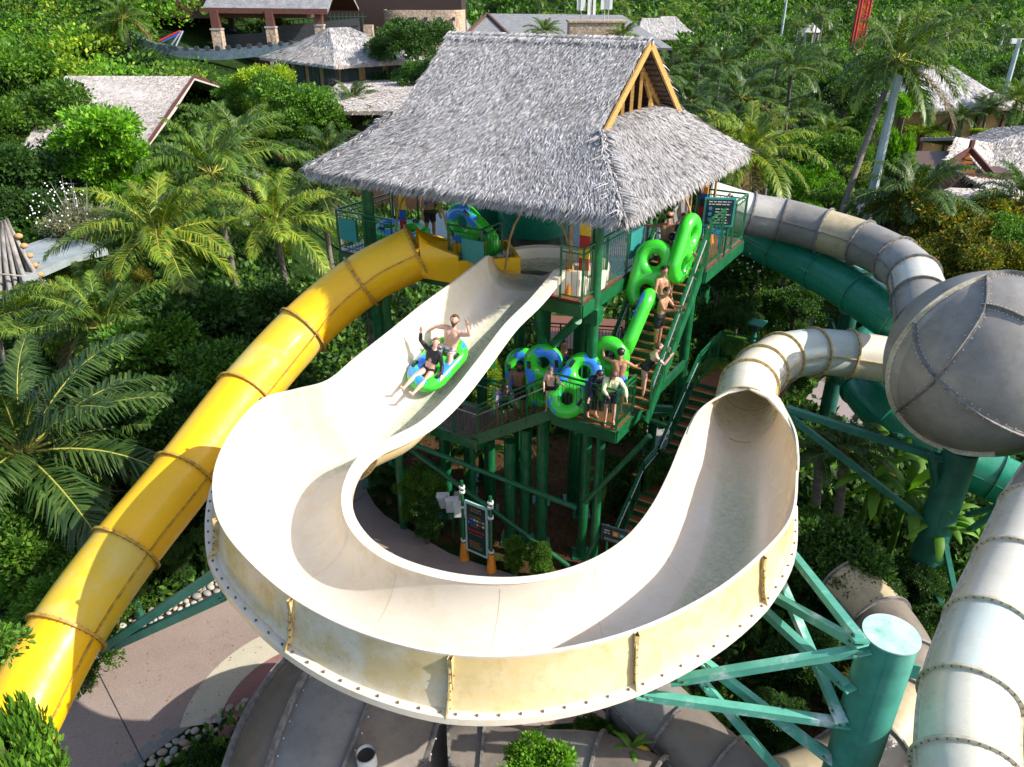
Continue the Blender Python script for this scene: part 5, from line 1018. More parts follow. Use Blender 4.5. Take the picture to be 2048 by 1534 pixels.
def person(label, origin, fwd, up=(0, 0, 1), h=1.7, skin='skin_fair', hair='hair_brown', long=0, beard=False, group=None, lean=0, side=0, twist=0, look=None, ra=((.3, .05, -1), (.1, .3, -1)), la=((-.3, .05, -1), (-.1, .3, -1)), rl=((.05, .02, -1), (.0, -.03, -1)), ll=((-.05, .02, -1), (.0, -.03, -1)), clothes=(), stout=1.0, sit=False, extras=(), feet=True, bald=False, zsnap=None):
    up = nrm(up); fwd = A(*fwd); fwd = nrm(fwd - up * (fwd @ up)); rt = np.cross(fwd, up); k = h / 1.72; Bx = np.stack([rt, fwd, up])
    tu = nrm(A(math.sin(side), math.sin(lean), math.cos(lean))); tr = nrm(A(math.cos(twist), math.sin(twist), 0) - tu * (tu @ A(math.cos(twist), math.sin(twist), 0))); tf = np.cross(tu, tr); P = A(0, 0, 0)
    pr = []   # tag, p0, r0, p1, r1
    def add(tg, p, q, r0, r1): pr.append((tg, A(*p), A(*q), r0, r1))
    s_ = stout
    add('hips', P - tr * .07, P + tr * .07, .112 * s_, .112 * s_); 
    for sx in (-1, 1): add('waist', P + tu * .08 + tr * sx * .045, P + tu * .26 + tr * sx * .05, .098 * s_, .10 * s_)
    for sx in (-1, 1): add('chest', P + tu * .24 + tr * sx * .06, P + tu * .38 + tr * sx * .085, .102 * s_, .098 * s_)
    add('shoulders', P + tu * .455 - tr * .135 * s_, P + tu * .455 + tr * .135 * s_, .062, .062); add('shoulders', P + tu * .40, P + tu * .49, .09, .055)
    nb = P + tu * .47; lk = nrm(look if look is not None else tf); hu = nrm(tu * .75 + A(0, 0, .25) if look is None else tu * .6 + A(0, 0, .4)); hu = nrm(hu - lk * (hu @ lk) * .85); hr = nrm(np.cross(lk, hu)); Hc = nb + tu * .10 + hu * .125 + lk * .025
    add('neck', nb, nb + tu * .07 + hu * .06, .054, .05)
    add('head', Hc + hu * .03 - lk * .018, Hc + hu * .028 + lk * .012, .088, .082); add('head', Hc - hu * .02 + lk * .02, Hc - hu * .065 + lk * .035, .068, .047); add('nose', Hc + hu * .005 + lk * .095, Hc - hu * .022 + lk * .108, .010, .014)
    for sx in (-1, 1): add('ear', Hc + hr * sx * .082 - lk * .005 + hu * .015, Hc + hr * sx * .085 - lk * .005 - hu * .02, .014, .011)
    HJ = {}
    for sx, (d1, d2), nm in ((1, ra, 'R'), (-1, la, 'L')):
        mp = lambda d: nrm(A(*d)); d1, d2 = mp(d1), mp(d2); S = P + tu * .45 + tr * sx * .18 * s_; E_ = S + d1 * .28; Wr = E_ + d2 * .245
        add('uarm', S, S + d1 * .14, .050 * s_, .048 * s_); add('uarm2', S + d1 * .14, E_, .047 * s_, .036); add('farm', E_, E_ + d2 * .09, .037, .041); add('farm2', E_ + d2 * .09, Wr, .040, .025)
        pn = nrm(np.cross(d2, A(0, .3, 1)) if abs(d2[2]) < .9 else A(0, 1, 0)); sd = nrm(np.cross(d2, pn)); HJ[nm] = Wr + d2 * .09
        for q in (-1, 0, 1): add('hand', Wr + d2 * .02 + sd * q * .016, Wr + d2 * .085 + sd * q * .026, .018, .016)
        for q, l in ((-1.5, .060), (-.5, .074), (.5, .070), (1.5, .056)):
            b0 = Wr + d2 * .085 + sd * q * .018; b1 = b0 + nrm(d2 + sd * q * .12) * l * .5; add('hand', b0, b1, .0105, .0098); add('hand', b1, b1 + nrm(d2 + sd * q * .14 + pn * .35) * l * .5, .0098, .009)
        th0 = Wr + d2 * .025 - sd * sx * .022; add('hand', th0, th0 + nrm(d2 * .6 - sd * sx * .9 + pn * .2) * .05, .014, .011)
    fz = []
    for sx, (d1, d2) in ((1, rl), (-1, ll)):
        d1, d2 = nrm(A(*d1)), nrm(A(*d2)); Hp = P + tr * sx * .088 - tu * .03; K = Hp + d1 * .42; An = K + d2 * .40
        add('thigh', Hp, Hp + d1 * .2, .086 * s_, .078 * s_); add('thigh2', Hp + d1 * .2, K, .077 * s_, .052); add('shin', K, K + d2 * .14, .052, .054); add('shin2', K + d2 * .14, An, .053, .032)
        f0 = A(0, 1, 0) if abs(d2[2]) > .75 else nrm(A(0, 0, 1) + d2 * .35); fd = nrm(f0 - d2 * (f0 @ d2) * (.9 if abs(d2[2]) > .75 else .2)); 
        if abs(d2[2]) > .75: fd = nrm(A(fd[0] + sx * .15, fd[1], -.12))
        heel = An + d2 * .035 - fd * .035; add('foot', heel, An + d2 * .035 + fd * .08, .034, .034); add('foot', An + d2 * .04 + fd * .07, An + d2 * .045 + fd * .155, .033, .024); add('foot', An + d2 * .045 + fd * .10 + A(sx * -.02, 0, 0), An + d2 * .05 + fd * .17 + A(-sx * .02, 0, 0), .022, .016); fz.append((An + d2 * .045)[2] - .03)
    o0 = A(*origin)
    if not sit: o0 = o0 - up * min(fz) * k + up * .004
    T = lambda p: (A(*p) * k) @ Bx
    mb = MB()
    for tg, p, q, r0, r1 in pr: caps(mb, T(p), T(q), r0 * k, r1 * k, 8 if r0 < .02 else 12)
    me = remeshed(mb, .0125 if h > 1.4 else .011, 3); n = len(me.vertices); V = np.empty(n * 3); me.vertices.foreach_get('co', V); V = V.reshape(-1, 3)
    best = np.full(n, 9.); lab = np.zeros(n, int); tt = np.zeros(n)
    for i, (tg, p, q, r0, r1) in enumerate(pr):
        p_, q_ = T(p), T(q); d = q_ - p_; L2 = max(d @ d, 1e-9); t = np.clip((V - p_) @ d / L2, 0, 1); ds = np.linalg.norm(V - p_ - t[:, None] * d, axis=1) - (r0 + (r1 - r0) * t) * k; m_ = ds < best; best[m_] = ds[m_]; lab[m_] = i; tt[m_] = t[m_]
    tags = np.array([p[0] for p in pr])[lab]; base = o0
    body = thing('person', label, 'person', tuple(o0 - 0), group)
    bo = mkobj('body', me, M[skin], body, 'all')
    Nn = np.empty(n * 3); me.vertices.foreach_get('normal', Nn); Nn = Nn.reshape(-1, 3); nl = np.empty(len(me.loops), np.int32); me.loops.foreach_get('vertex_index', nl)
    ls = np.empty(len(me.polygons), np.int32); me.polygons.foreach_get('loop_start', ls); Fq = nl.reshape(-1, 4) if len(nl) == 4 * len(ls) else None
    if Fq is None: Fq = np.array([[nl[a], nl[a + 1], nl[a + 2], nl[a + 3] if (e - a) > 3 else nl[a + 2]] for a, e in zip(ls, np.r_[ls[1:], len(nl)])])
    hl = (V - T(Hc)) / k; hx, hy, hz = hl @ (Bx.T @ hr if False else (A(*hr)) @ Bx), hl @ (A(*lk) @ Bx), hl @ (A(*hu) @ Bx)
    def wear(name, mat, mask, off, label=None):
        f = Fq[mask[Fq].all(1)]; 
        if len(f) < 4: return
        us, inv = np.unique(f, return_inverse=True); me2 = qm(name, V[us] + Nn[us] * off, inv.reshape(-1, 4)); o = mkobj(name, me2, M[mat], body, 'all')
        so = o.modifiers.new('t', 'SOLIDIFY'); so.thickness = off * .9; so.offset = -1
        if label: o['label'] = label
        return o
    for name, mat, spec, off in clothes:
        mask = np.zeros(n, bool)
        for tg, lo, hi in spec: mask |= (tags == tg) & (tt >= lo) & (tt <= hi)
        wear(name, mat, mask, off * k)
    head = np.isin(tags, ['head', 'ear'])
    if not bald: wear('hair', hair, head & ((hz > .045) | ((hy < -.005) & (hz > -.055))) & ~((hy > .055) & (hz < .07)), .016 * k)
    else: wear('hair', hair, head & (hy < .01) & (hz > -.05) & (hz < .035), .005 * k)
    if beard: wear('beard', hair, np.isin(tags, ['head', 'neck']) & (hz < -.028) & (hy > -.01) & ~((abs(hx) < .026) & (hz > -.046) & (hz < -.03)), .02 * k)
    if long:
        mb = MB(); b0 = Hc - lk * .06 + hu * .03; b1 = nb - tf * .05 + tu * (.05 - long) - A(0, 0, .0)
        for sx in (-1, 0, 1): caps(mb, T(b0 + hr * sx * .04), T(b1 + tr * sx * .05 * (1 if sx else 0)), .055 * k, .03 * k)
        if long > .15: caps(mb, T(Hc + hr * .07 - hu * .02), T(nb + tr * .09 + tf * .10 - tu * .10), .024 * k, .018 * k)
        m3 = remeshed(mb, .016, 3); mkobj('long_hair', m3, M[hair], body, 'all')
    mb = MB()
    for sx in (-1, 1): mb.ball(T(Hc + hr * sx * .031 + lk * .088 + hu * .012), (.011 * k, .007 * k, .007 * k), 8)
    mb.build('eyes', M['hair_black'], body, smooth='all').location = (0, 0, 0)
    mb = MB(); mb.ball(T(Hc + lk * .082 - hu * .052), (.022 * k, .01 * k, .008 * k), 8); mb.build('mouth', M['c_white' if 'smile' in extras else 'c_red'], body, smooth='all')
    if 'band' in extras or 'bandL' in extras:
        i = [j for j, p in enumerate(pr) if p[0] == 'farm2'][1 if 'bandL' in extras else 0]; p, q = pr[i][1], pr[i][2]; mb = MB(); d = nrm(T(q) - T(p)); c = T(p + (q - p) * .85); mb.cyl(c - d * .012, c + d * .012, .034 * k, n=14); mb.build('wristband', M['yellow'], body, smooth=True)
    if 'lanyard' in extras:
        mb = MB(); mb.tube(np.array([T(nb + tr * x * .07 + tf * (.06 + .06 * (1 - abs(x))) + tu * (.03 - .20 * (1 - abs(x)))) for x in np.linspace(-1, 1, 11)]), .006, 5); mb.build('necklace', M['black'], body)
    if 'stripes' in extras:
        for nm in ('uarm', 'uarm2', 'farm', 'farm2'):
            for i in [j for j, p in enumerate(pr) if p[0] == nm]:
                p, q = pr[i][1], pr[i][2]; r0 = pr[i][3] + .014; d = nrm(q - p); ou = nrm(tr * (1 if i == [j for j, pp in enumerate(pr) if pp[0] == nm][0] else -1) * .5 + tf * .8); ou = nrm(ou - d * (ou @ d)); mb = MB(); mb.beam(T(p + ou * r0), T(q + ou * (pr[i][4] + .014)), .014 * k, .004, up=tuple(A(*ou) @ Bx)); mb.build('white_stripe', M['c_white'], body)
    return body
_wl = wloc
def fix_parent_build():
    pass
SHORTS = [('hips', 0, 1), ('waist', 0, .12), ('thigh', 0, 1), ('thigh2', 0, .35)]; BRIEF = [('hips', 0, 1), ('thigh', 0, .25)]; TOP = [('chest', 0, 1), ('waist', .15, 1), ('shoulders', 0, 1), ('uarm', 0, 1), ('uarm2', 0, 1), ('farm', 0, 1), ('farm2', 0, .85)]
BRA = [('chest', .15, .8)]; LEG = [('hips', 0, 1), ('waist', 0, .1), ('thigh', 0, 1), ('thigh2', 0, 1), ('shin', 0, 1), ('shin2', 0, .7)]; CROP = [t for t in TOP if t[0] != 'waist']
# ---- raft
mb = MB()
for sx in (-1, 1):
    a = np.linspace(0, 2 * np.pi, 40, endpoint=False); b = np.linspace(0, 2 * np.pi, 16, endpoint=False)
    mb.grid(np.array([[((.34 + .185 * math.cos(q)) * math.cos(p) * 1.02 + sx * .40, (.34 + .185 * math.cos(q)) * math.sin(p), .185 * math.sin(q)) for q in b] for p in a]), cu=True, cv=True)
for sy in (-1, 1):
    a = np.linspace(-.40, .40, 8); mb.grid(np.array([[(x, sy * .34 + .185 * math.cos(q), .185 * math.sin(q)) for q in b] for x in a]), cv=True); n0 = mb.n - 8 * 16; mb.f += [[n0 + k for k in range(16)], [n0 + 7 * 16 + k for k in range(16)]]; mb.m += [0, 0]
raft_me = remeshed(mb, .028, 5); raft_me.materials.append(M['raft']); raft_me.polygons.foreach_set('use_smooth', np.ones(len(raft_me.polygons), bool))
def handle_mesh():
    mb = MB(); mb.box((0, 0, .012), (.20, .09, .012)); mb.tube(np.array([(-.085, 0, .02), (-.07, 0, .05), (0, 0, .06), (.07, 0, .05), (.085, 0, .02)]), .017, 8); o = mb.build('handle', M['black'], smooth=True); me = o.data; bpy.data.objects.remove(o); return me
hm = handle_mesh()
def raft(label, c, long_, nml, group='two seat inflatable rings', s=1.0):
    x = nrm(long_); z = nrm(A(*nml) - x * (A(*nml) @ x)); y = np.cross(z, x); t = thing('inflatable_raft', label, 'inflatable raft', tuple(c), group)
    t.matrix_world = Matrix(((x[0] * s, y[0] * s, z[0] * s, c[0]), (x[1] * s, y[1] * s, z[1] * s, c[1]), (x[2] * s, y[2] * s, z[2] * s, c[2]), (0, 0, 0, 1)))
    o = bpy.data.objects.new('double_ring', raft_me); COL.objects.link(o); o.parent = t
    for hx, hy in ((-.30, .36), (-.30, -.36), (.42, .36), (.42, -.36)): o = bpy.data.objects.new('handle', hm); COL.objects.link(o); o.parent = t; o.location = (hx, hy, .18)
    return t
# riders' raft in the trough
ir = int(2.6 * KS); jf = 21; fl = SEC[:, jf]; tan = nrm(fl[ir + 5] - fl[ir - 5]); acr = nrm(SEC[ir][jf + 6] - SEC[ir][jf - 6]); nn = nrm(np.cross(acr, tan)); nn = nn if nn[2] > 0 else -nn
up0 = nrm(Z - tan * tan[2]); nn = nrm(nn * .35 + up0 * .65)
RC = fl[ir] + nn * .27 + nrm(np.cross(tan, nn)) * -.12
raft('two seat ring carrying the waving pair down the white trough', RC, tan, nn, s=.89)
sidev = nrm(np.cross(tan, nn))       # to the riders' right
camdir = nrm(A(0, 0, CAMH) - RC); loc = lambda v: A(v @ sidev, v @ tan, v @ nn); cl = loc(camdir)
PD = lambda up_, r_=0, f_=0: loc(nrm(Z * up_ + sidev * r_ + tan * f_))
person('bearded shirtless person in floral shorts waving from the back of the raft', RC - tan * .46 + nn * .05, tan, nn, h=1.74, skin='skin_fair', hair='hair_auburn', beard=True, lean=-.42, stout=1.2, look=nrm(cl * .9 + A(0, .3, .1)), la=((-.80, .05, .42), (.30, -.15, 1.0)), ra=((.8, .1, -.35), (.55, .75, -.35)), rl=((.42, .85, .38), (.12, .85, -.55)), ll=((-.46, .80, .40), (-.12, .8, -.6)), clothes=[('swim_shorts', 'c_floral', SHORTS, .014)], sit=True, extras=('smile', 'bandL'))
person('smiling person in a black top with white stripes waving from the raft front', RC + tan * .28 + nn * .09, tan, nn, h=1.56, skin='skin_fair', hair='hair_fair', lean=-.55, look=nrm(cl * .95 + A(0, .25, .1)), ra=((.75, -.1, .60), (-.02, -.25, 1)), la=((-.35, .35, -.8), (-.45, .85, -.35)), rl=((.14, 1, .20), (-.02, 1, .02)), ll=((-.14, 1, .16), (.04, 1, -.02)), clothes=[('rash_top', 'c_black', CROP, .012), ('swim_brief', 'c_black', BRIEF, .012)], sit=True, extras=('smile', 'stripes'))
# on the landing
CAMF = A(0, -1, 0)
def facing(p, ang=0): d = nrm(A(0 - p[0], 0 - p[1], 0)); c, s = math.cos(ang), math.sin(ang); return A(d[0] * c - d[1] * s, d[0] * s + d[1] * c, 0)
p = W(1100, 820, 5.02); person('small child in black trunks standing at the top of the lower stairs with wet hair', p, facing(p, -.2), h=1.28, hair='hair_brown', look=(0, .8, -.6), la=((-.5, .5, -.6), (-.6, .6, .0)), ra=((.2, .2, -1), (-.2, .7, -.6)), clothes=[('trunks', 'c_black', BRIEF + [('thigh', 0, .6)], .012)])
p = W(1218, 846, 5.02); person('person in a pale yellow top and dark shorts looking down over the landing railing', p, facing(p, .1), h=1.62, hair='hair_brown', long=.22, lean=.30, look=(-.2, .75, -.75), la=((-.55, .25, -.75), (-.1, .7, -.65)), ra=((.15, .5, -.8), (-.35, .9, -.1)), clothes=[('long_sleeved_top', 'c_lemon', TOP, .014), ('shorts', 'c_navy', SHORTS, .02)])
p = W(1183, 832, 5.02); person('person with long black hair in a dark wetsuit bending forward and pointing down', p, facing(p, .35), h=1.64, skin='skin_fair', hair='hair_black', long=.25, lean=.62, look=(-.1, .7, -.8), ra=((.1, .35, -1), (.15, .2, -1)), la=((-.2, .3, -1), (.1, .4, -.9)), clothes=[('wetsuit_top', 'c_navy', TOP, .012), ('leggings', 'c_black', LEG, .012)], extras=('stripes',))
p = D(-.75, .75, 5.02); person('shirtless tanned person in bright blue shorts from behind, hand raised on a ring', p, A(.15, 1, 0), h=1.74, skin='skin_tan', hair='hair_black', lean=.12, la=((-.7, .5, .1), (-.2, .5, 1)), ra=((.6, .4, -.5), (.4, .8, -.15)), look=(.5, .8, -.1), clothes=[('shorts', 'c_blue', SHORTS, .02)], extras=('bandL',))
p = D(-1.2, 1.35, 5.3); person('pale person in a swimsuit leaning both elbows on the stair railing', p, A(1, -.05, 0), h=1.62, skin='skin_fair', hair='hair_brown', lean=.55, look=(-.1, 1, .2), la=((-.2, .7, -.6), (.3, .5, .8)), ra=((.2, .7, -.6), (-.2, .6, .8)), clothes=[('swimsuit', 'c_black', [('hips', 0, 1), ('waist', 0, 1), ('chest', 0, .6)], .01)])
# on the upper stairs
def st(t, s=-.85): return D(s, t, 5.0 + (t - .95) / 2.95 * 3.1 + .10)
p = st(2.15, -1.15); person('shirtless person with black hair resting a hand on the stair railing, dark shorts', p, A(.8, -.6, 0), h=1.72, skin='skin_tan', hair='hair_black', lean=.15, look=(.6, .8, -.3), la=((-.2, .6, -.7), (.2, .9, .2)), ra=((.4, .6, -.5), (0, .9, .3)), clothes=[('shorts', 'c_black', SHORTS, .018)])
p = st(2.5, -1.0); person('shirtless dark haired person on the stairs just behind another, between two green rings', p, A(.5, -.8, 0), h=1.74, skin='skin_tan', hair='hair_black', beard=False, look=(.2, 1, -.15), ra=((.4, .3, -.9), (.2, .8, -.3)), clothes=[('shorts', 'c_black', SHORTS, .018)])
p = st(3.15, -.9); person('person half hidden behind the raised green ring, arms wrapped round it', p, A(.3, 1, 0), h=1.72, skin='skin_tan', hair='hair_black', la=((-.7, .2, .1), (.5, -.4, -.2)), ra=((.8, .1, -.2), (.5, .5, -.4)), clothes=[('shorts', 'c_navy', SHORTS, .018)])
p = st(3.5, -.62); person('balding shirtless person climbing to the deck, seen from behind with both arms out', p, A(.45, .9, 0), h=1.78, skin='skin_tan', hair='hair_black', bald=True, lean=.12, stout=1.08, la=((-.9, .1, -.25), (-.75, .6, -.1)), ra=((.85, .3, -.1), (.5, .5, .8)), clothes=[('shorts', 'c_black', SHORTS, .018)])
p = D(-.75, 4.25, 8.12); person('small child with brown hair standing at the top of the stairs looking back', p, facing(p, .3), h=1.3, skin='skin_fair', hair='hair_brown', look=(-.2, .9, -.4), clothes=[('trunks', 'c_navy', SHORTS, .015)])
# on the lower flight
def lf(s, t=.6): return D(s, t, 5.0 - (s - .65) / 2.4 * 1.65 + .06)
p = lf(1.95, .35); person('bearded shirtless person with a black neck cord on the lower flight holding a ring', p, facing(p, -.25), h=1.78, skin='skin_brown', hair='hair_black', beard=True, stout=1.08, look=(-.5, .85, -.35), ra=((.25, .3, -.9), (-.1, .8, -.5)), la=((-.5, .1, -.7), (-.3, .5, .2)), clothes=[('shorts', 'c_black', SHORTS, .018)], extras=('lanyard', 'band'))
p = lf(2.35, .12); person('dark haired person in a patterned top leaning over the lower railing', p, facing(p, .2), h=1.6, skin='skin_tan', hair='hair_black', long=.2, lean=.5, look=(-.3, .7, -.8), ra=((.2, .5, -.7), (.1, .9, -.1)), la=((-.3, .5, -.7), (-.1, .9, -.2)), clothes=[('patterned_top', 'c_pattern', TOP, .02), ('shorts', 'c_black', SHORTS, .018)])
p = lf(1.15, 1.25); person('person in a blue top glimpsed through the hole of an upright ring', p, facing(p, .9), h=1.66, skin='skin_tan', hair='hair_brown', ra=((.3, .6, -.7), (.0, .9, .3)), clothes=[('blue_top', 'c_blue', BRA + [('waist', .5, 1)], .014), ('shorts', 'c_black', SHORTS, .018)])
# on the deck
p = W(862, 484, 8.12); person('person in blue bikini top and black shorts on the deck above the yellow tube', p, facing(p, .3), h=1.66, skin='skin_tan', hair='hair_brown', lean=.1, look=(-.2, .8, -.7), ra=((.25, .1, -1), (.05, .3, -1)), clothes=[('bikini_top', 'c_blue', BRA, .014), ('shorts', 'c_black', SHORTS, .018)])
# rings held by the queue
V_ = lambda *a: A(*a)
raft('all green ring raised highest on the stairs, just below the deck', st(3.25, -1.22) + Z * 1.25, V_(.30, .38, 1.0), V_(-1.0, .75, .0))
raft('green ring with its big hole held up in the middle of the stairs', st(2.6, -.62) + Z * 1.3, V_(.25, .25, 1), V_(.35, .9, .2))
raft('narrow edge-on green ring slanting over the lower stairs', st(1.75, -.72) + Z * 1.2, V_(.42, .35, 1.0), V_(-1.03, .33, .32))
raft('upright green ring beside the raised hand at the back of the landing', D(-.35, 1.0, 6.0), V_(.02, .05, 1), V_(.45, .9, 0))
raft('green and blue ring leaning behind the person with long black hair on the landing', D(.22, .28, 5.72), V_(.55, .35, .75), V_(-.15, -.75, .55))
raft('upright figure-eight ring beside the small child at the top of the lower stairs', lf(1.25, .5) + Z * .95, V_(-.10, .1, 1), V_(-.15, -1, .18))
raft('green and blue ring behind the bearded person on the lower flight', lf(2.25, 1.1) + Z * 1.0, V_(-.1, .25, 1), V_(-.1, -1, .2))
raft('dark green ring standing in shade under the eave behind the yellow tub', D(4.05, 1.3, 8.85), V_(-.6, .35, .55), V_(-.4, -.9, .1))
raft('green and blue ring lying flat behind the left deck railing', D(6.8, 1.6, 8.4), E1, V_(0, -.25, 1))
# ------------------------------------------------------------------ buildings beyond
def quadroof(parent, rows_list, mat, name='roof', dens=32, ln=.5, wd=.03, th=.25, seed=1, under='brown_wood'):
    g = rng(seed); mb = MB()
    for rows in rows_list:
        o = np.array(rows); mb.grid(o, mat=0); mb.grid(o - Z * th, mat=1, flip=True)
        for c in (0, -1): mb.grid(np.stack([o[:, c], o[:, c] - Z * th], 1), mat=0)
        mb.grid(np.stack([o[-1], o[-1] - Z * th], 0), mat=0)
    r = mb.build(name, [M[mat], M[under]], parent)
    if dens:
        V, Q = cat([thatch_patch([x[0] for x in rows], [x[1] for x in rows], dens, ln, wd, g, lift=.03, rowh=.3) for rows in rows_list] + [fringe(rows[-1][0], rows[-1][1], nrm(A(*(rows[-1][0] - rows[0][0])) * A(1, 1, 0)), int(np.linalg.norm(rows[-1][1] - rows[-1][0]) * 22), ln * .5, wd * .7, g) for rows in rows_list])
        qmesh('thatch_leaves', V, Q, M[mat], r)
    return r
def hip(parent, c, hw, hd, h, ridge, rot, mat, eave_z, **k):
    cr, sr = math.cos(rot), math.sin(rot); a = A(cr, sr, 0); b = A(-sr, cr, 0); c = A(c[0], c[1], 0)
    e = lambda x, y: c + a * x + b * y + Z * eave_z; mdl = lambda x, y: c + a * x + b * y + Z * (eave_z + h * .42); R0, R1 = c - a * ridge + Z * (eave_z + h), c + a * ridge + Z * (eave_z + h); q = .5
    rr = lambda x: x
    rows = [[(R0, R1), (mdl(-(hw + ridge) / 2 * .98, -hd * .55), mdl((hw + ridge) / 2 * .98, -hd * .55)), (e(-hw, -hd), e(hw, -hd))],
            [(R1, R1), (mdl((hw + ridge) / 2 * .98, -hd * .55), mdl((hw + ridge) / 2 * .98, hd * .55)), (e(hw, -hd), e(hw, hd))],
            [(R1, R0), (mdl((hw + ridge) / 2 * .98, hd * .55), mdl(-(hw + ridge) / 2 * .98, hd * .55)), (e(hw, hd), e(-hw, hd))],
            [(R0, R0), (mdl(-(hw + ridge) / 2 * .98, hd * .55), mdl(-(hw + ridge) / 2 * .98, -hd * .55)), (e(-hw, hd), e(-hw, -hd))]]
    return quadroof(parent, rows, mat, **k), a, b
def walls(parent, c, hw, hd, z0, z1, a, b, mat, win=0, wmat='glass', band=None):
    c = A(c[0], c[1], 0); mb = MB(); mb.box(c + Z * (z0 + z1) / 2, (hw * 2, hd * 2, z1 - z0), (a, b, Z)); w = mb.build('wall', M[mat], parent)
    for s, u_, v_, L, off in ((-1, a, b, hw, hd), (1, a, b, hw, hd), (1, b, a, hd, hw), (-1, b, a, hd, hw)):
        n = max(1, int(2 * L / 2.4)) if win else 0
        for k in range(n):
            cc = c + u_ * (-L + 2 * L * (k + .5) / n) + v_ * s * (off + .03); H_ = (z1 - z0)
            fb = MB(); fb.box(cc + Z * (z0 + H_ * .58), (L * 2 / n * .72, .10, H_ * .62), (u_, v_, Z)); fr_ = fb.build('window', M['brown_wood'], parent)
            for j in (-1, 0, 1): pb = MB(); pb.box(cc + v_ * s * .05 + u_ * j * L * 2 / n * .235 + Z * (z0 + H_ * .58), (L * 2 / n * .2, .06, H_ * .54), (u_, v_, Z)); pb.build('pane', M[wmat], fr_)
        if band: bb = MB(); bb.box(c + v_ * s * (off + .06) + Z * (z0 + (z1 - z0) * .12), (L * 2, .16, (z1 - z0) * .26), (u_, v_, Z)); bb.build('carved_band', M[band], parent)
    return w
# pyramid pavilion
F_, Lc, Rc = WD(648, 128, 62), WD(536, 112, 72), WD(842, 121, 68); cc = (Lc + Rc) / 2; ez = 9.2; rot = math.atan2(Rc[1] - F_[1], Rc[0] - F_[0])
hw = np.linalg.norm((Rc - F_)[:2]) / 2; hd = np.linalg.norm((Lc - F_)[:2]) / 2
pv = thing('pavilion', 'pavilion with a pale grey hipped thatch roof and a band of tall windows', 'pavilion', (cc[0], cc[1], ground_z(cc[0], cc[1])))
_, a_, b_ = hip(pv, cc, hw, hd, 2.6, 1.1, rot, 'thatch_far', ez, seed=3); walls(pv, cc, hw * .76, hd * .76, 6.1, ez, a_, b_, 'ochre', 1, band='carved')
mb = MB(); mb.box(A(cc[0], cc[1], 3.2), (hw * 1.4, hd * 1.4, 5.8), (a_, b_, Z)); mb.build('basement', M['brown_wood'], pv)
for sx in (-1, 1):
    for sy in (-1, 1): p = A(cc[0], cc[1], 0) + a_ * sx * hw * .8 + b_ * sy * hd * .8; mb = MB(); mb.beam(p, p + Z * ez, .35); mb.build('corner_post', M['darkgrey'], pv)
# low roof in front of the pavilion
t = thing('low_building', 'low building with a pale sagging thatch roof before the windowed pavilion', 'building', tuple(WD(760, 215, 55) * A(1, 1, 0)))
r0, r1, e0, e1_ = WD(655, 182, 58), WD(850, 174, 58), WD(625, 222, 50), WD(850, 222, 50); bk = (r0 - e0) * A(1, 1, -1)
quadroof(t, [[(r0, r1), (e0, e1_)], [(r1, r0), (r1 + bk, r0 + bk)]], 'thatch_pink', dens=34, ln=.45, wd=.026, seed=5)
cw = (e0 + e1_ + r0 + r1) / 4; mb = MB(); mb.box(A(cw[0], cw[1] + 3, e0[2] / 2), (np.linalg.norm(e1_ - e0) * .85, 9, e0[2]), None); mb.build('wall', M['brown_wood'], t)
# thatched house on the left
t = thing('thatched_house', 'house with a large pale patched thatch roof and dark open gable on the left', 'house', tuple(WD(270, 270, 50) * A(1, 1, 0)))
r0, r1, e0, e1_ = WD(130, 152, 58), WD(388, 153, 56), WD(40, 300, 46), WD(298, 282, 45); bk = (r1 - e1_) * A(1, 1, -1)
quadroof(t, [[(r0, r1), ((r0 + e0) / 2 - Z * .15, (r1 + e1_) / 2 - Z * .15), (e0, e1_)], [(r1, r0), (r1 + bk, r0 + bk)]], 'thatch_pink', dens=60, ln=.38, wd=.020, seed=6)
axr = nrm((r1 - r0) * A(1, 1, 0)); dp = nrm((e1_ - r1) * A(1, 1, 0)); g0 = r1 - axr * 7.5; mb = MB()
mb.add(np.array([g0 - Z * .4, g0 + (e1_ - r1) * .93 - Z * .3, (g0 + (e1_ - r1) * .93) * A(1, 1, 0), (g0 + bk * .93) * A(1, 1, 0), g0 + bk * .93 - Z * .3]), [[0, 1, 2, 3, 4]]); mb.box((r1 + (r0 - r1) * .68) * A(1, 1, 0) + Z * 2.5, (np.linalg.norm(r1 - r0) * .5, np.linalg.norm((bk + e1_ - r1)[:2]) * .2 + 8, 5), (axr, dp, Z)); mb.build('wall', M['black'], t)  # black colour stands in for the shade inside the open gable
mb = MB(); mb.beam(r1 + Z * .02, e1_ - Z * .02, .08, .2); mb.beam(r1 + Z * .02, r1 + bk, .08, .2); mb.build('bargeboard', M['red_wood'], t)
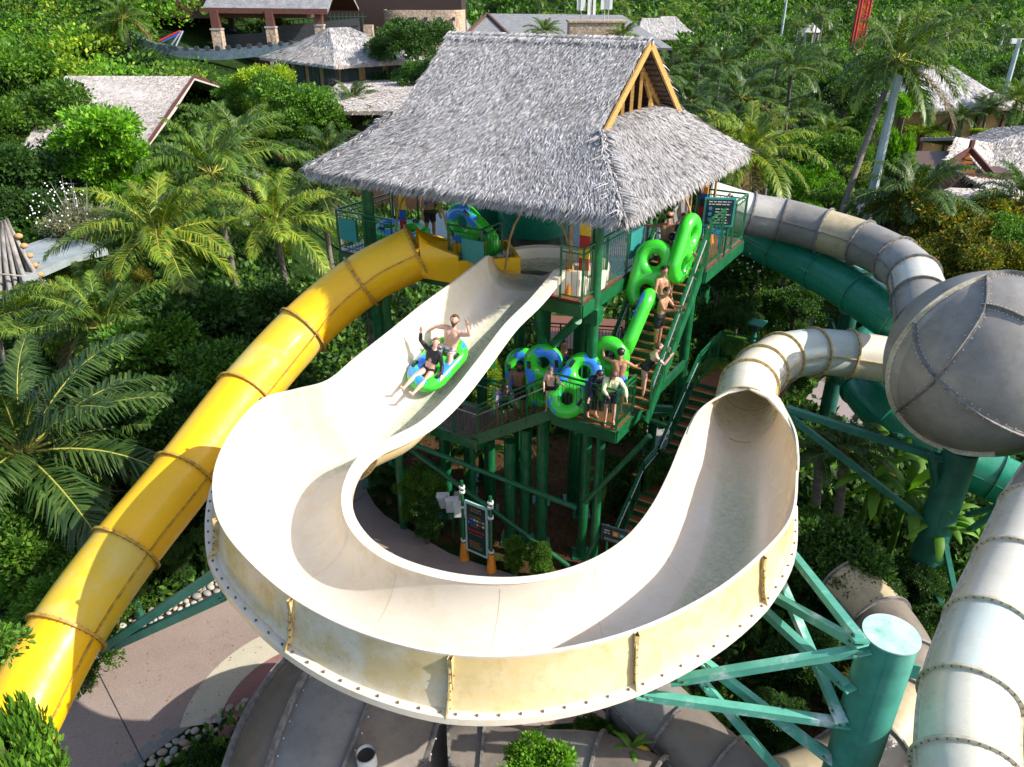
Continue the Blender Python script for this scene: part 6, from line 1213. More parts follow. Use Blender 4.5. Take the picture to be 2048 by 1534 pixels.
# cable car station
sx0 = WD(300, 110, 78); stn = thing('cable_car_station', 'open cable car station with shingle roof on tall stone and red wood columns', 'station', (sx0[0] + 10, sx0[1], ground_z(sx0[0] + 10, sx0[1])))
E0, E1_ = WD(404, 17, 76), WD(655, 20, 76); up = A(.5, 6, 3.6); quadroof(stn, [[(E0 + up, E1_ + up), (E0, E1_)], [(E1_ + up, E0 + up), (E1_ + up * 2 * A(1, 1, 0), E0 + up * 2 * A(1, 1, 0))]], 'shingle', dens=0, th=.3)
mb = MB(); mb.beam(E0 - A(.2, .1, .15), E1_ - A(0, .1, .15), .2, .5); mb.build('fascia', M['red_wood'], stn)
G0, G1 = WD(326, 14, 84), WD(640, 18, 84); mb = MB(); mb.box((G0 + G1) / 2 + A(0, -2, -.6), (np.linalg.norm(G1 - G0), 9, .5)); mb.box((G0 + G1) / 2 + A(-5, -2, .7), (np.linalg.norm(G1 - G0) * .5, 6, 2.0)); mb.build('soffit', M['brown_wood'], stn)
def pier(u0, v0, u1, v1, vm, d, w=.75, nm='column'):
    tp = WD(u0, v0, d); mid_ = onY(u1, vm, tp[1]); mb = MB(); mb.box(A(tp[0], tp[1], (tp[2] + mid_[2]) / 2), (w * .8, w * .8, tp[2] - mid_[2])); c_ = mb.build(nm, M['red_wood'], stn); gz = ground_z(tp[0], tp[1]) - 1
    mb = MB(); mb.box(A(tp[0], tp[1], (gz + mid_[2]) / 2), (w, w, mid_[2] - gz)); mb.build('stone_base', M['stone_wall'], c_); mb = MB(); mb.box(A(tp[0], tp[1], mid_[2]), (w * 1.15, w * 1.15, .15)); mb.build('cap_stone', M['concrete'], c_)
pier(428, 20, 433, 60, 58, 76, 1.0); pier(538, 20, 541, 60, 54, 76, .95); pier(636, 20, 636, 60, 50, 77, .9); pier(357, 16, 362, 60, 58, 84, .8); pier(460, 28, 464, 60, 60, 86, .7); pier(555, 28, 556, 60, 60, 86, .9)
mb = MB(); pts = [WD(u, v, 75) for u, v in ((262, 70), (300, 92), (345, 102), (395, 108), (445, 109), (520, 102), (640, 88), (720, 76))]; P = spline(pts, 4)
for p, q in zip(P[:-1], P[1:]): mb.beam(p, q, .5, .95)
mb.build('track_beam', M['darkgrey' if False else 'concrete'], stn).data.materials[0] = surf('blue_grey_steel', (.13, .19, .23), (.08, .12, .15), 3, .5)
mb = MB(); c0, c1 = WD(455, 82, 81), WD(720, 66, 82); mb.beam(c0, c1, 2.5, 1.3); mb.beam(c0 + Z * 1.0 + A(4, 0, 0), c1 + Z * 1.1, 1.2, .7); mb.beam(WD(448, 105, 80), WD(720, 92, 80), 1.2, .35); mb.build('drive_platform', M['darkgrey'], stn)
for k in range(16): w_ = WD(330 + k * 21, 97 - max(0, k - 5) * 1.6, 73.6); mb = MB(); mb.cyl(w_ - A(0, .12, 0), w_ + A(0, .12, 0), .24, n=14); mb.build('guide_wheel', M['darkgrey'], stn, smooth=True)
for (p, q, m_) in (((318, 82), (360, 62), 'c_red'), ((325, 84), (362, 66), 'blue'), ((343, 90), (363, 62), 'steel'), ((352, 92), (366, 62), 'steel')): mb = MB(); mb.cyl(WD(*p, 74), WD(*q, 74), .09, n=8); mb.build('hydraulic_strut', M[m_], stn)
mb = MB(); s0, s1 = WD(410, 135, 78), WD(480, 135, 79); mb.box((s0 + s1) / 2 - Z * 1.2 + A(3, 6, -1), (17, 6, 9)); mb.build('wall', M['brown_wood'], stn); mb = MB(); w0_ = WD(545, 125, 82); mb.box(A(w0_[0], w0_[1], 4.5), (13, 3, 6.5)); mb.build('undercroft_wall', M['brown_wood'], stn); mb = MB(); c0, c1 = WD(455, 72, 84), WD(650, 52, 84)
for zz in (0, .45, .9): mb.beam(c0 + Z * zz, c1 + Z * zz, .06)
for k in range(20): p = c0 + (c1 - c0) * k / 19; mb.beam(p - Z * .3, p + Z * .95, .06)
mb.build('deck_railing', M['black'], stn)
hall = thing('station_hall', 'dark brown timber hall with a curved rubble stone wall behind the dark round trees', 'building', tuple(WD(820, 60, 84) * A(1, 1, 0))); mb = MB(); h0, h1 = WD(655, 60, 90), WD(925, 60, 90); mb.box((h0 + h1) / 2 + A(0, 4, 0), (h1[0] - h0[0], 10, 16)); mb.build('wall', surf('dark_boarding', (.045, .022, .016), (.02, .012, .01), 4, .6, stretch=(8, 8, .5)), hall)
mb = MB(); w0, w1 = WD(762, 45, 83), WD(926, 45, 83); cen = (w0 + w1) / 2 + A(0, 5, 0); hwid = (w1[0] - w0[0]) / 2; q = np.linspace(np.pi * 1.0, np.pi * 2.0, 25); sgn = lambda x: math.copysign(abs(x) ** .35, x)
zt, zb = WD(840, 20, 83)[2], 2; mb.grid(np.array([[cen + A(hwid * sgn(math.cos(t)), 4.5 * sgn(math.sin(t)), z_ - cen[2]) for t in q] for z_ in (zb, zt)])); mb.build('stone_wall', M['stone_wall'], hall, smooth=True)
for k in range(5): p = WD(795 + k * 28, 38, 82.9 - .45 * 0); mb = MB(); mb.box(p + A(0, .35, 0), (.35, .3, .35)); mb.build('window', M['glass'], hall)
pp = WD(735, 30, 82); mb = MB(); mb.box(A(pp[0], pp[1], 6), (1.0, 1.0, 11)); mb.build('stone_pier', M['stone_wall'], hall)
for k in range(9): p = WD(662 + 8 * k, 42, 81.5); mb = MB(); mb.beam(p - Z * .8, p + Z * .8, .05); mb.build('baluster', M['teal_dark'], hall)
mb = MB(); p, q_ = WD(655, 33, 81.5), WD(732, 33, 81.5); mb.beam(p, q_, .08); mb.build('handrail', M['teal_dark'], hall)
# long hipped building behind the roof
t = thing('long_building', 'long building with a grey shingle roof and dark red gable behind the thatch ridge', 'building', tuple(WD(1100, 60, 100) * A(1, 1, 0)))
r0, r1 = WD(975, 27, 104), WD(1245, 30, 104); e0, e1_ = WD(1040, 92, 90), WD(1345, 96, 90); bk = (r0 - e0) * A(1, 1, -1); quadroof(t, [[(r0, r1), (e0, e1_)], [(r1, r0), (r1 + bk, r0 + bk)], [(r1, r1), (e1_, r1 + bk)]], 'shingle', dens=0)
lf0 = WD(922, 80, 92); quadroof(t, [[(r0, r0), (lf0, e0)]], 'shingle', dens=0, th=.3, name='gable_roof'); mb = MB(); gw = (lf0 + e0) / 2; mb.add(np.array([r0 - A(0, .6, .5), lf0 + A(.6, -.3, -.2), e0 + A(-.6, -.3, -.2)]), [[0, 1, 2]]); mb.build('gable', M['red_wood'], t); mb = MB(); mb.beam(r0 - A(0, .9, .1), lf0 - A(0, .5, 0), .3, .5); mb.beam(r0 - A(0, .9, .1), e0 - A(0, .5, 0), .3, .5); mb.build('bargeboard', M['brown_wood'], t)
mb = MB(); mb.box((r0 + r1) / 2 * A(1, 1, 0) + Z * 4, (np.linalg.norm(r1 - r0) * .9, 14, 8)); mb.build('wall', M['brown_wood'], t)
# stone block with aerials
sb = WD(1195, 62, 82); t = thing('stone_tower', 'square rubble stone tower topped with white mobile aerials behind the thatch ridge', 'tower', (sb[0], sb[1], 0)); mb = MB(); w_ = 112 * 82 / 1500; ztp = WD(1195, 45, 82)[2]; mb.box(A(sb[0], sb[1] + 2, ztp / 2), (w_, 4, ztp)); mb.box(A(sb[0], sb[1] + 2, ztp + .1), (w_ + .3, 4.3, .2)); mb.build('wall', M['stone_wall'], t)
for u_, h_ in ((1163, 3.2), (1183, 2.4), (1210, 3.4), (1218, 3.4)):
    p = WD(u_, 42, 82) + A(0, 1, 0); mb = MB(); mb.cyl(p, p + Z * h_, .06, n=8); m_ = mb.build('mast', M['steel'], t)
    for k in range(3): a = k * 2.1 + u_; mb = MB(); mb.box(p + A(.35 * math.cos(a), .35 * math.sin(a), h_ * .55), (.3, .2, 1.5)); mb.build('aerial', M['white'], m_)
# villas on the right
def villa(label, c, hw, hd, h, ridge, rot, ez, mat='thatch_far', seed=1, wall='brown_wood', name='villa'):
    t = thing(name, label, 'house', (c[0], c[1], 0)); _, a, b = hip(t, c, hw, hd, h, ridge, rot, mat, ez, seed=seed, dens=26, ln=.5, wd=.03); walls(t, c, hw * .78, hd * .78, 0, ez, a, b, wall, 0)
    for k in range(5): p = A(c[0], c[1], 0) + a * hw * .8 * (-1 + .5 * k) - b * hd * .8; mb = MB(); mb.beam(p, p + Z * ez, .3); mb.build('post', M['brown_wood'], t)
    return t, a, b
c = WD(1860, 205, 66); villa('villa with a broad hipped grey thatch roof above the lime hedge on the right', c, 5.7, 4.6, 2.9, 1.0, .08, 6.2, seed=8, wall='ochre')
c = WD(1765, 205, 70); villa('smaller thatch roof joined behind the leaning palm, left of the broad one', c, 3.0, 3, 1.7, .8, .08, 6.0, seed=9)
t = thing('gabled_pavilion', 'pavilion with upswept shingle roof and orange carved gable at the right edge', 'pavilion', tuple(WD(1980, 360, 44) * A(1, 1, 0)))
rA, rB, rM = WD(1912, 274, 46), WD(2085, 250, 48), WD(1985, 286, 47); e0, e1_ = WD(1888, 330, 42), WD(2110, 420, 38); bk = A(2, 8, -1.4)
quadroof(t, [[(rA, rM), ((rA + e0) / 2, WD(1990, 330, 43)), (e0, WD(1995, 385, 40))], [(rM, rB), (WD(1990, 330, 43), WD(2100, 330, 43)), (WD(1995, 385, 40), e1_)], [(rB, rM, ), (rB + bk, rM + bk)], [(rM, rA), (rM + bk, rA + bk)]], 'thatch_pink', dens=30, ln=.6, wd=.035, th=.2, seed=11)
ga_, gb_, gc_ = WD(1941, 299, 41.2), WD(1896, 328, 40.6), WD(1986, 350, 40); mb = MB(); mb.beam(ga_, gb_, .12, .32); mb.beam(ga_, gc_, .12, .32); mb.box(ga_ + Z * .25, (.2, .2, .5)); mb.build('bargeboard', M['red_wood'], t)
mb = MB(); mb.add(np.array([ga_ + A(0, .3, -.2), gb_ + A(.2, .3, -.1), gc_ + A(-.2, .3, -.1)]), [[0, 1, 2]]); mb.build('carved_gable', surf('orange_carving', (.50, .12, .03), (.16, .04, .02), 9, .7) and M['orange'] if False else M['red_wood'], t)
for k in range(5):
    f = .2 + .15 * k; p = ga_ * (1 - f) + (gb_ + gc_) / 2 * f; mb = MB(); mb.beam(p + (gb_ - ga_) * f * .45 + A(0, .2, 0), p + (gc_ - ga_) * f * .45 * .8 + A(0, .2, 0), .06, .12); mb.build('gable_carving', M['orange'], t)
mb = MB(); wc = (gb_ + gc_) / 2; mb.box(A(wc[0] + 1, wc[1] + 4, wc[2] / 2 - .2), (4.2, 6.5, wc[2] - .3)); mb.build('wall', M['brown_wood'], t)
quadroof(t, [[(WD(1900, 375, 38), WD(2000, 380, 37)), (WD(1880, 400, 36), WD(2010, 412, 35))]], 'thatch_pink', name='porch_roof', dens=30, ln=.5, wd=.03, seed=12)
for k, (u_, v_, d_, w_) in enumerate(((1300, 62, 130, 4), (1335, 55, 150, 4.5), (905, 58, 110, 4))):
    c = WD(u_, v_, d_); villa(('grey roofed house far behind the right end of the thatch ridge', 'second grey roofed house, farther and right of the first behind the ridge', 'small grey roofed house between stone wall and dark red gable')[k], c, w_, 4, 3, 1.5, .1, c[2] - 1.0, mat='thatch_far', seed=20 + k)
# gazebo, red ride tower, masts, lamps
c = WD(1620, 66, 165); gzb = ground_z(c[0], c[1]); t = thing('gazebo', 'small far gazebo with a conical grey roof in the palm forest', 'gazebo', (c[0], c[1], gzb)); mb = MB(); r_ = 2.6
mb.cyl(c + Z * .2, c + Z * 2.0, r_, .2, n=8); mb.build('roof', M['thatch_far'], t); mb = MB()
for k in range(8): q = k * .785; p = c + A(math.cos(q) * r_ * .8, math.sin(q) * r_ * .8, 0); mb.beam(A(p[0], p[1], gzb), p + Z * .2, .4)
mb.build('posts', M['concrete'], t)
c = WD(1722, 62, 165); t = thing('ride_tower', 'tall red and yellow lattice ride tower rising from the forest', 'tower', (c[0], c[1], ground_z(c[0], c[1]))); zb = ground_z(c[0], c[1])
for k, (dx, dy, m_) in enumerate(((-1.0, 0, 'c_red'), (1.0, 0, 'c_red'), (-1.0, 1.6, 'c_red'), (1.0, 1.6, 'c_red'))): mb = MB(); mb.cyl(A(c[0] + dx, c[1] + dy, zb), A(c[0] + dx, c[1] + dy, 40), .28, n=8); mb.build('leg', M[m_], t)
mb = MB()
for k in range(22): z_ = zb + k * 1.6; mb.beam(A(c[0] - 1.0, c[1] - .1, z_), A(c[0] + 1.0, c[1] - .1, z_ + (1.6 if k % 2 else 0)), .2); mb.beam(A(c[0] + 1.0, c[1] - .1, z_), A(c[0] - 1.0, c[1] - .1, z_ + 1.6), .2)
mb.build('lattice', M['c_red'], t); mb = MB(); mb.box(A(c[0] - .4, c[1] + .6, 20 + zb / 2), (1.1, .6, 40 - zb)); mb.build('track', M['yellow'], t)
def mast(name, label, top, r0, r1, zb, mat='steel', heads=0, n=8):
    t = thing(name, label, 'mast', (top[0], top[1], zb)); mb = MB(); mb.cyl(A(top[0], top[1], zb), top, r0, r1, n=n); mb.build('pole', M[mat], t, smooth=True)
    if heads: mb = MB(); mb.beam(top - A(.9, 0, 0), top + A(.9, 0, 0), .12); mb.build('cross_arm', M['steel'], t)
    for k in range(heads): mb = MB(); mb.box(top + A(-.7 + 1.4 * k / max(1, heads - 1), -.2, -.2), (.5, .3, .4)); mb.build('floodlight', M['white'], t)
    return t
M['galv'] = surf('galvanised_steel', (.42, .50, .52), (.34, .41, .43), 2, .4)
mast('tall_pole', 'tall tapering galvanised pole standing beside the leaning palm', WD(1797, 150, 34.5), .28, .19, 0, 'galv')
mast('floodlight_mast', 'pale floodlight mast with two lamp heads near the upper right corner', WD(2040, 78, 75), .35, .2, 0, 'galv', 2); mast('floodlight_mast', 'smaller floodlight mast farther up the wooded slope on the right', WD(2012, 50, 170), .3, .2, 0, 'galv', 2)
mast('thin_mast', 'thin pale mast rising out of the far forest right of the ridge', WD(1576, -20, 200), .4, .3, 0, 'galv')
lp = WD(1513, 645, 26.5); t = thing('garden_lamp', 'teal garden lamp with a flat square hood beside the hedge', 'lamp', (lp[0], lp[1], 0)); mb = MB(); mb.cyl(A(lp[0], lp[1], 0), lp - Z * .3, .07, n=10); mb.build('post', M['teal_paint'], t); mb = MB(); mb.cyl(lp - Z * .32, lp - Z * .05, .11, n=10); mb.build('lantern', M['glass'], t); mb = MB(); mb.box(lp, (.62, .62, .05), (E1, E2, Z)); mb.build('hood', M['teal_paint'], t)
# bollard-like light boxes on the lawn, boulder, stacked ornaments, driftwood hut
c = W(1665, 405, 0); t = thing('boulder', 'pale upright standing stone beside the path on the right', 'rock', tuple(c)); mb = MB(); mb.ball(c + Z * 1.0, (.55, .45, 1.3), 14); o = mb.build('stone', M['stone_wall'], t, smooth='all')
g = rng(77); hut = thing('driftwood_hut', 'hut of grey driftwood poles leaning together at the left edge', 'hut', tuple(W(10, 600, 0)))
hc = WD(5, 455, 31)
for k in range(26): a = k / 26 * 6.283; b0 = A(hc[0] + 1.25 * math.cos(a), hc[1] + 1.25 * math.sin(a), 2.2); mb = MB(); mb.tube(spline([b0 + A(g.normal() * .1, g.normal() * .1, 0), (b0 + hc) / 2 + g.normal(size=3) * .07, hc + A(.25 * math.cos(a + .6), .25 * math.sin(a + .6), g.uniform(-.2, .4))], 4), np.linspace(.11, .06, 9) * g.uniform(.8, 1.3), 7); mb.build('driftwood_pole', M['driftwood'], hut, smooth='all')
for z_ in (3.2, 4.2): mb = MB(); rr = 1.3 * (1 - (z_ - 2.2) / (hc[2] - 2.2)) + .3; mb.tube(np.array([A(hc[0] + rr * math.cos(q), hc[1] + rr * math.sin(q), z_ + .1 * math.sin(3 * q)) for q in np.linspace(0, 6.28, 24)]), .04, 6); mb.build('hoop', M['driftwood'], hut, smooth='all')
so_ = WD(46, 500, 31.5); t = thing('stacked_ornament', 'orange stacked stone ornament beside the driftwood hut', 'ornament', (so_[0], so_[1], 2.5))
for k in range(5): mb = MB(); mb.ball(A(so_[0] + .1 * k, so_[1], so_[2] + .6 - .42 * k), (.17, .15, .12), 10); mb.build('stone', flat('sandstone', (.5, .28, .12)) if k == 0 else bpy.data.materials['sandstone'], t, smooth='all')
cw_ = thing('cable_car_walkway', 'small white maintenance walkway hanging on cables above the upper left slope', 'walkway', tuple(WD(118, 30, 115))); mb = MB()
for (p, q) in (((108, 22), (190, 44)), ((108, 30), (190, 52)), ((108, 22), (108, 34)), ((135, 29), (135, 41)), ((162, 36), (162, 48)), ((190, 44), (190, 55)), ((104, 8), (112, 34)), ((112, 38), (126, 44))): mb.beam(WD(*p, 115), WD(*q, 115), .16)
mb.build('frame', M['white'], cw_)
for k, (p, q) in enumerate((((-20, 0), (330, 96)), ((-20, -8), (330, 88)), ((150, -10), (420, 60)))): t = MB(); t.cyl(WD(*p, 116), WD(*q, 84), .045, n=5); tag(t.build('cable', M['steel']), ('lower cable crossing the upper left slope', 'second cable just above the lower one on the upper left', 'upper cable running into the station roof')[k], 'cable')
# ------------------------------------------------------------------ trees
def T(u, v, r, d, kind, mat, label, name='tree', cat='tree', sq=1., wide=1., trunk=True, seed=0, group=None): return tree(name, label, cat, u, v, d, r, kind, mat, sq, group, trunk, seed, wide)
TL = [
 (20,150,120,62,'dense','leaf_mid','big rounded green tree at the upper left edge'),(60,250,110,50,'dense','leaf_mid','dark leafy tree right below the topmost one at the left edge'),(25,360,130,42,'dense','leaf_dark','large dark tree at the left edge above the driftwood hut'),
 (95,430,90,40,'dense','leaf_dark','dark drooping tree just above the grey stone terrace'),(205,265,88,41,'broad','leaf_bright','bright green broad leafed tree in front of the pale thatch roof'),(150,350,60,43,'broad','leaf_mid','mid green tree left of the bright broad leafed one'),
 (150,450,75,37,'airy','leaf_grey','frangipani tree with bare grey twigs and white flowers'),(60,90,80,80,'fine','leaf_mid','tree on the slope at the far upper left below the cables'),(215,95,75,76,'airy','leaf_lime','lime yellow tree standing left of the station track'),
 (290,130,45,70,'fine','leaf_dark','dark tree under the curved end of the station track'),(300,100,50,78,'airy','leaf_lime','small lime tree touching the station track'),(595,215,85,50,'dense','leaf_mid','rounded green tree with lime top left of the windowed pavilion'),(525,165,62,54,'fine','leaf_lime','lime green tree between station column and pavilion'),(470,180,45,56,'fine','leaf_mid','smaller green tree beside the dark open gable'),
 (830,82,72,64,'dense','leaf_dark','upper round dark tree in front of the rubble stone wall'),(850,150,55,60,'dense','leaf_dark','lower round dark tree left of the thatch ridge'),(770,100,40,66,'dense','leaf_dark','small dark tree left of the upper round one'),
 (400,635,115,27,'broad','leaf_dark','dark green shrubby tree above the middle of the yellow tube'),(520,615,85,29,'broad','leaf_dark','dark green shrubby tree below the short palm trunk'),(300,690,105,25,'broad','leaf_mid','broad leafed tree left of the faded yellow section'),(450,740,95,23.5,'broad','leaf_mid','leafy tree against the upper side of the yellow tube'),
 (330,830,110,21.5,'broad','leaf_dark','dark tree beside the fourth yellow section'),(230,900,100,20.5,'broad','leaf_dark','dark leafy tree left of the yellow bend at mid height'),(420,860,80,20.5,'broad','leaf_dark','small dark tree squeezed between yellow tube and its neighbour'),
 (90,960,105,18.5,'airy','leaf_mid','thin twiggy tree with yellow green leaves at the left edge'),(40,1090,120,17.5,'broad','leaf_mid','leafy bush at the left edge above the lowest yellow sections'),(170,1080,85,18,'airy','leaf_mid','airy bush left of the olive yellow section'),(120,1190,75,16.5,'broad','leaf_mid','bush tucked against the lower yellow tube'),
 (-92,1320,112,9.6,'broad','leaf_mid','near green branch reaching in at the left edge over the yellow tube'),(-66,1600,66,9.2,'broad','leaf_mid','near leafy sprig at the lower left corner'),
 (345,1095,34,20.3,'fine','leaf_dark','small dark shrub on bare soil right of the yellow tube'),(415,1065,32,20.5,'fine','leaf_dark','small shrub under the left curve of the white trough'),
 (1690,195,72,52,'dense','leaf_dark','dense dark tree left of the leaning palm trunk'),(1745,170,45,60,'dense','leaf_mid','green tree behind the upper leaning trunk'),(1640,305,75,43,'dense','leaf_mid','rounded green tree beneath the slim palm'),(1600,370,60,39,'broad','leaf_bright','bright tree right of the drooping yellow fronds'),(1660,400,50,37,'fine','leaf_mid','small tree beside the standing stone'),
 (1812,212,42,44,'broad','leaf_bright','small lollipop tree with a thin trunk before the broad thatch roof'),(1995,200,70,80,'airy','leaf_mid','feathery olive tree behind the broad thatch roof'),(2030,170,60,90,'dense','leaf_dark','dark tree at the right edge below the floodlight'),
 (1440,560,60,28,'broad','leaf_dark','dark flowering shrub just right of the upper stairs'),(1510,540,75,27.5,'broad','leaf_mid','shrub with white flowers under the grey tube'),(1590,610,65,27.5,'fine','leaf_dark','dark shrub left of the leaning trunk foot'),(1475,630,50,27,'fine','leaf_dark','low dark shrub above the clipped hedge'),
 (1800,425,75,35,'fine','leaf_orange','olive tree with orange tips above the bend of the grey tube'),(1885,455,95,33,'dense','leaf_orange','large olive tree with orange tips right of the grey tube'),(1990,440,85,34,'dense','leaf_orange','olive orange tree at the right edge above the ball'),(1960,520,90,30,'dense','leaf_orange','olive tree directly above the giant ball'),(1870,520,75,31,'fine','leaf_orange','olive tree in the crook of the grey tube'),(2050,500,80,30,'dense','leaf_mid','green tree cut by the right edge above the ball'),
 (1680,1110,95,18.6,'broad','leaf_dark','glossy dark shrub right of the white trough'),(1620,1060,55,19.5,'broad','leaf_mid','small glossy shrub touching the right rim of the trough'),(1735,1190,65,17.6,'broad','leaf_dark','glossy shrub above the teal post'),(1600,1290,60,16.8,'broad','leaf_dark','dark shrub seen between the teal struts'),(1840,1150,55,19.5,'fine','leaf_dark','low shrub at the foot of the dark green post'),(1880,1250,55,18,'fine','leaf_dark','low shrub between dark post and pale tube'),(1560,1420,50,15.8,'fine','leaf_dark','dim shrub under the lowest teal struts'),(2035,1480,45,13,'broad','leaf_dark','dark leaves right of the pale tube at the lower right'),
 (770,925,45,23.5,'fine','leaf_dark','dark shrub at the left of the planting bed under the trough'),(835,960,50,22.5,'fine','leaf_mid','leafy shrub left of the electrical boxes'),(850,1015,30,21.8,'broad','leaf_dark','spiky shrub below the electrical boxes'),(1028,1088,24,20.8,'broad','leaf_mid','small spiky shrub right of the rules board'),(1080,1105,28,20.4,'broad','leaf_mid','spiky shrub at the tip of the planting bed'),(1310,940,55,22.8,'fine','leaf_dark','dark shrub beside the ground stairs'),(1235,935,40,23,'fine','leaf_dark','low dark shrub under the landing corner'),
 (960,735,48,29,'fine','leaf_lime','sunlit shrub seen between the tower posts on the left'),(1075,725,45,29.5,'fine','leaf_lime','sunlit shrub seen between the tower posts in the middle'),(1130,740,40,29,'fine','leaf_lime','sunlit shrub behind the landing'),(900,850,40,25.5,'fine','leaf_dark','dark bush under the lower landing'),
 (1065,1545,75,11.8,'broad','leaf_bright','bright green plant in front of the lower slide at the bottom edge'),(1180,1455,32,14.5,'broad','leaf_mid','small plant between trough and lower slide'),(415,1535,40,15.6,'broad','leaf_dark','low leafy plant beside the border stones'),(350,1575,40,15.4,'broad','leaf_dark','plant at the bottom edge beside the border stones'),
 (250,560,45,34,'fine','leaf_orange','small orange tipped bush below the stone terrace'),(118,560,38,35,'fine','leaf_lime','yellow green bush right of the driftwood hut'),(170,620,60,30,'fine','leaf_lime','soft yellow green bush left of the near palms'),(70,610,60,31,'fine','leaf_lime','yellow green bush below the driftwood hut'),
 (505,505,42,43,'fine','leaf_red','dark red leafed round bush between two palms'),(430,500,25,43,'fine','leaf_red','smaller dark red bush left of the round one')]
for i, x in enumerate(TL): T(*x[:7], seed=i)
for (u, v, r, d, sq, wd_, m_, lb) in ((1850,262,40,62,.5,2.6,'leaf_lime','long lime green hedge below the broad thatch roof'),(1985,270,36,58,.5,1.9,'leaf_lime','right stretch of the lime green hedge'),(1745,345,42,50,.7,1.6,'leaf_lime','lime green hedge crossing behind the leaning trunk'),(1460,688,34,27,.6,1.6,'leaf_mid','clipped green hedge left of the garden lamp'),(1570,705,34,27,.6,1.8,'leaf_mid','clipped green hedge right of the garden lamp'),(1430,735,30,26,.6,1.6,'leaf_lime','low clipped hedge beside the tower foot'),(1640,735,30,27,.6,1.5,'leaf_mid','clipped hedge end beside the white tube'),(1880,330,40,52,.6,2.4,'leaf_mid','green hedge in front of the gabled pavilion'),(1930,390,40,42,.6,2,'leaf_mid','low green hedge below the gabled pavilion')):
    T(u, v, r, d, 'dense', m_, lb, 'hedge', 'hedge', sq, wd_, False)
# white flowers on the frangipani and the flowering shrub
def flowers(parent, u, v, d, rpx, n, seed):
    g = rng(seed); c = WD(u, v, d); r = rpx * d / FPX; dd = unit(g, n); dd[:, 2] = np.abs(dd[:, 2]); dd[:, 1] = -np.abs(dd[:, 1]); P = c + dd * r * g.uniform(.8, 1.05, n)[:, None]; mb = MB()
    for p in P: mb.ball(p, .034 * d / 30, 6)
    return mb.build('white_flowers', M['flower'], parent, smooth='all')
byl = {o.get('label'): o for o in bpy.data.objects if o.get('label')}
flowers(byl['frangipani tree with bare grey twigs and white flowers'], 150, 440, 37, 80, 70, 1); flowers(byl['shrub with white flowers under the grey tube'], 1510, 535, 27.5, 70, 70, 2)
def twigs(parent, u, v, d, rpx, n, seed, mat='driftwood'):
    g = rng(seed); c = WD(u, v, d); r = rpx * d / FPX; mb = MB(); base = c - Z * r * .9
    for k in range(n):
        e = c + unit(g, 1)[0] * A(1, .7, .9) * r * g.uniform(.85, 1.25); m_ = (base + e) / 2 + g.normal(size=3) * r * .12; P = spline([base, m_, e], 4); mb.tube(P, np.linspace(.022, .006, len(P)) * d / 18, 5)
        for q in (5, 6, 7): f = P[q] + unit(g, 1)[0] * r * .35; mb.tube(np.array([P[q], (P[q] + f) / 2 + g.normal(size=3) * .03, f]), np.array([.008, .006, .003]) * d / 18, 4)
    return mb.build('bare_twigs', M[mat], parent, smooth='all')
twigs(byl['frangipani tree with bare grey twigs and white flowers'], 150, 430, 37, 80, 26, 3); twigs(byl['thin twiggy tree with yellow green leaves at the left edge'], 100, 980, 18.5, 120, 26, 4); twigs(byl['airy bush left of the olive yellow section'], 160, 1090, 18, 100, 20, 5)
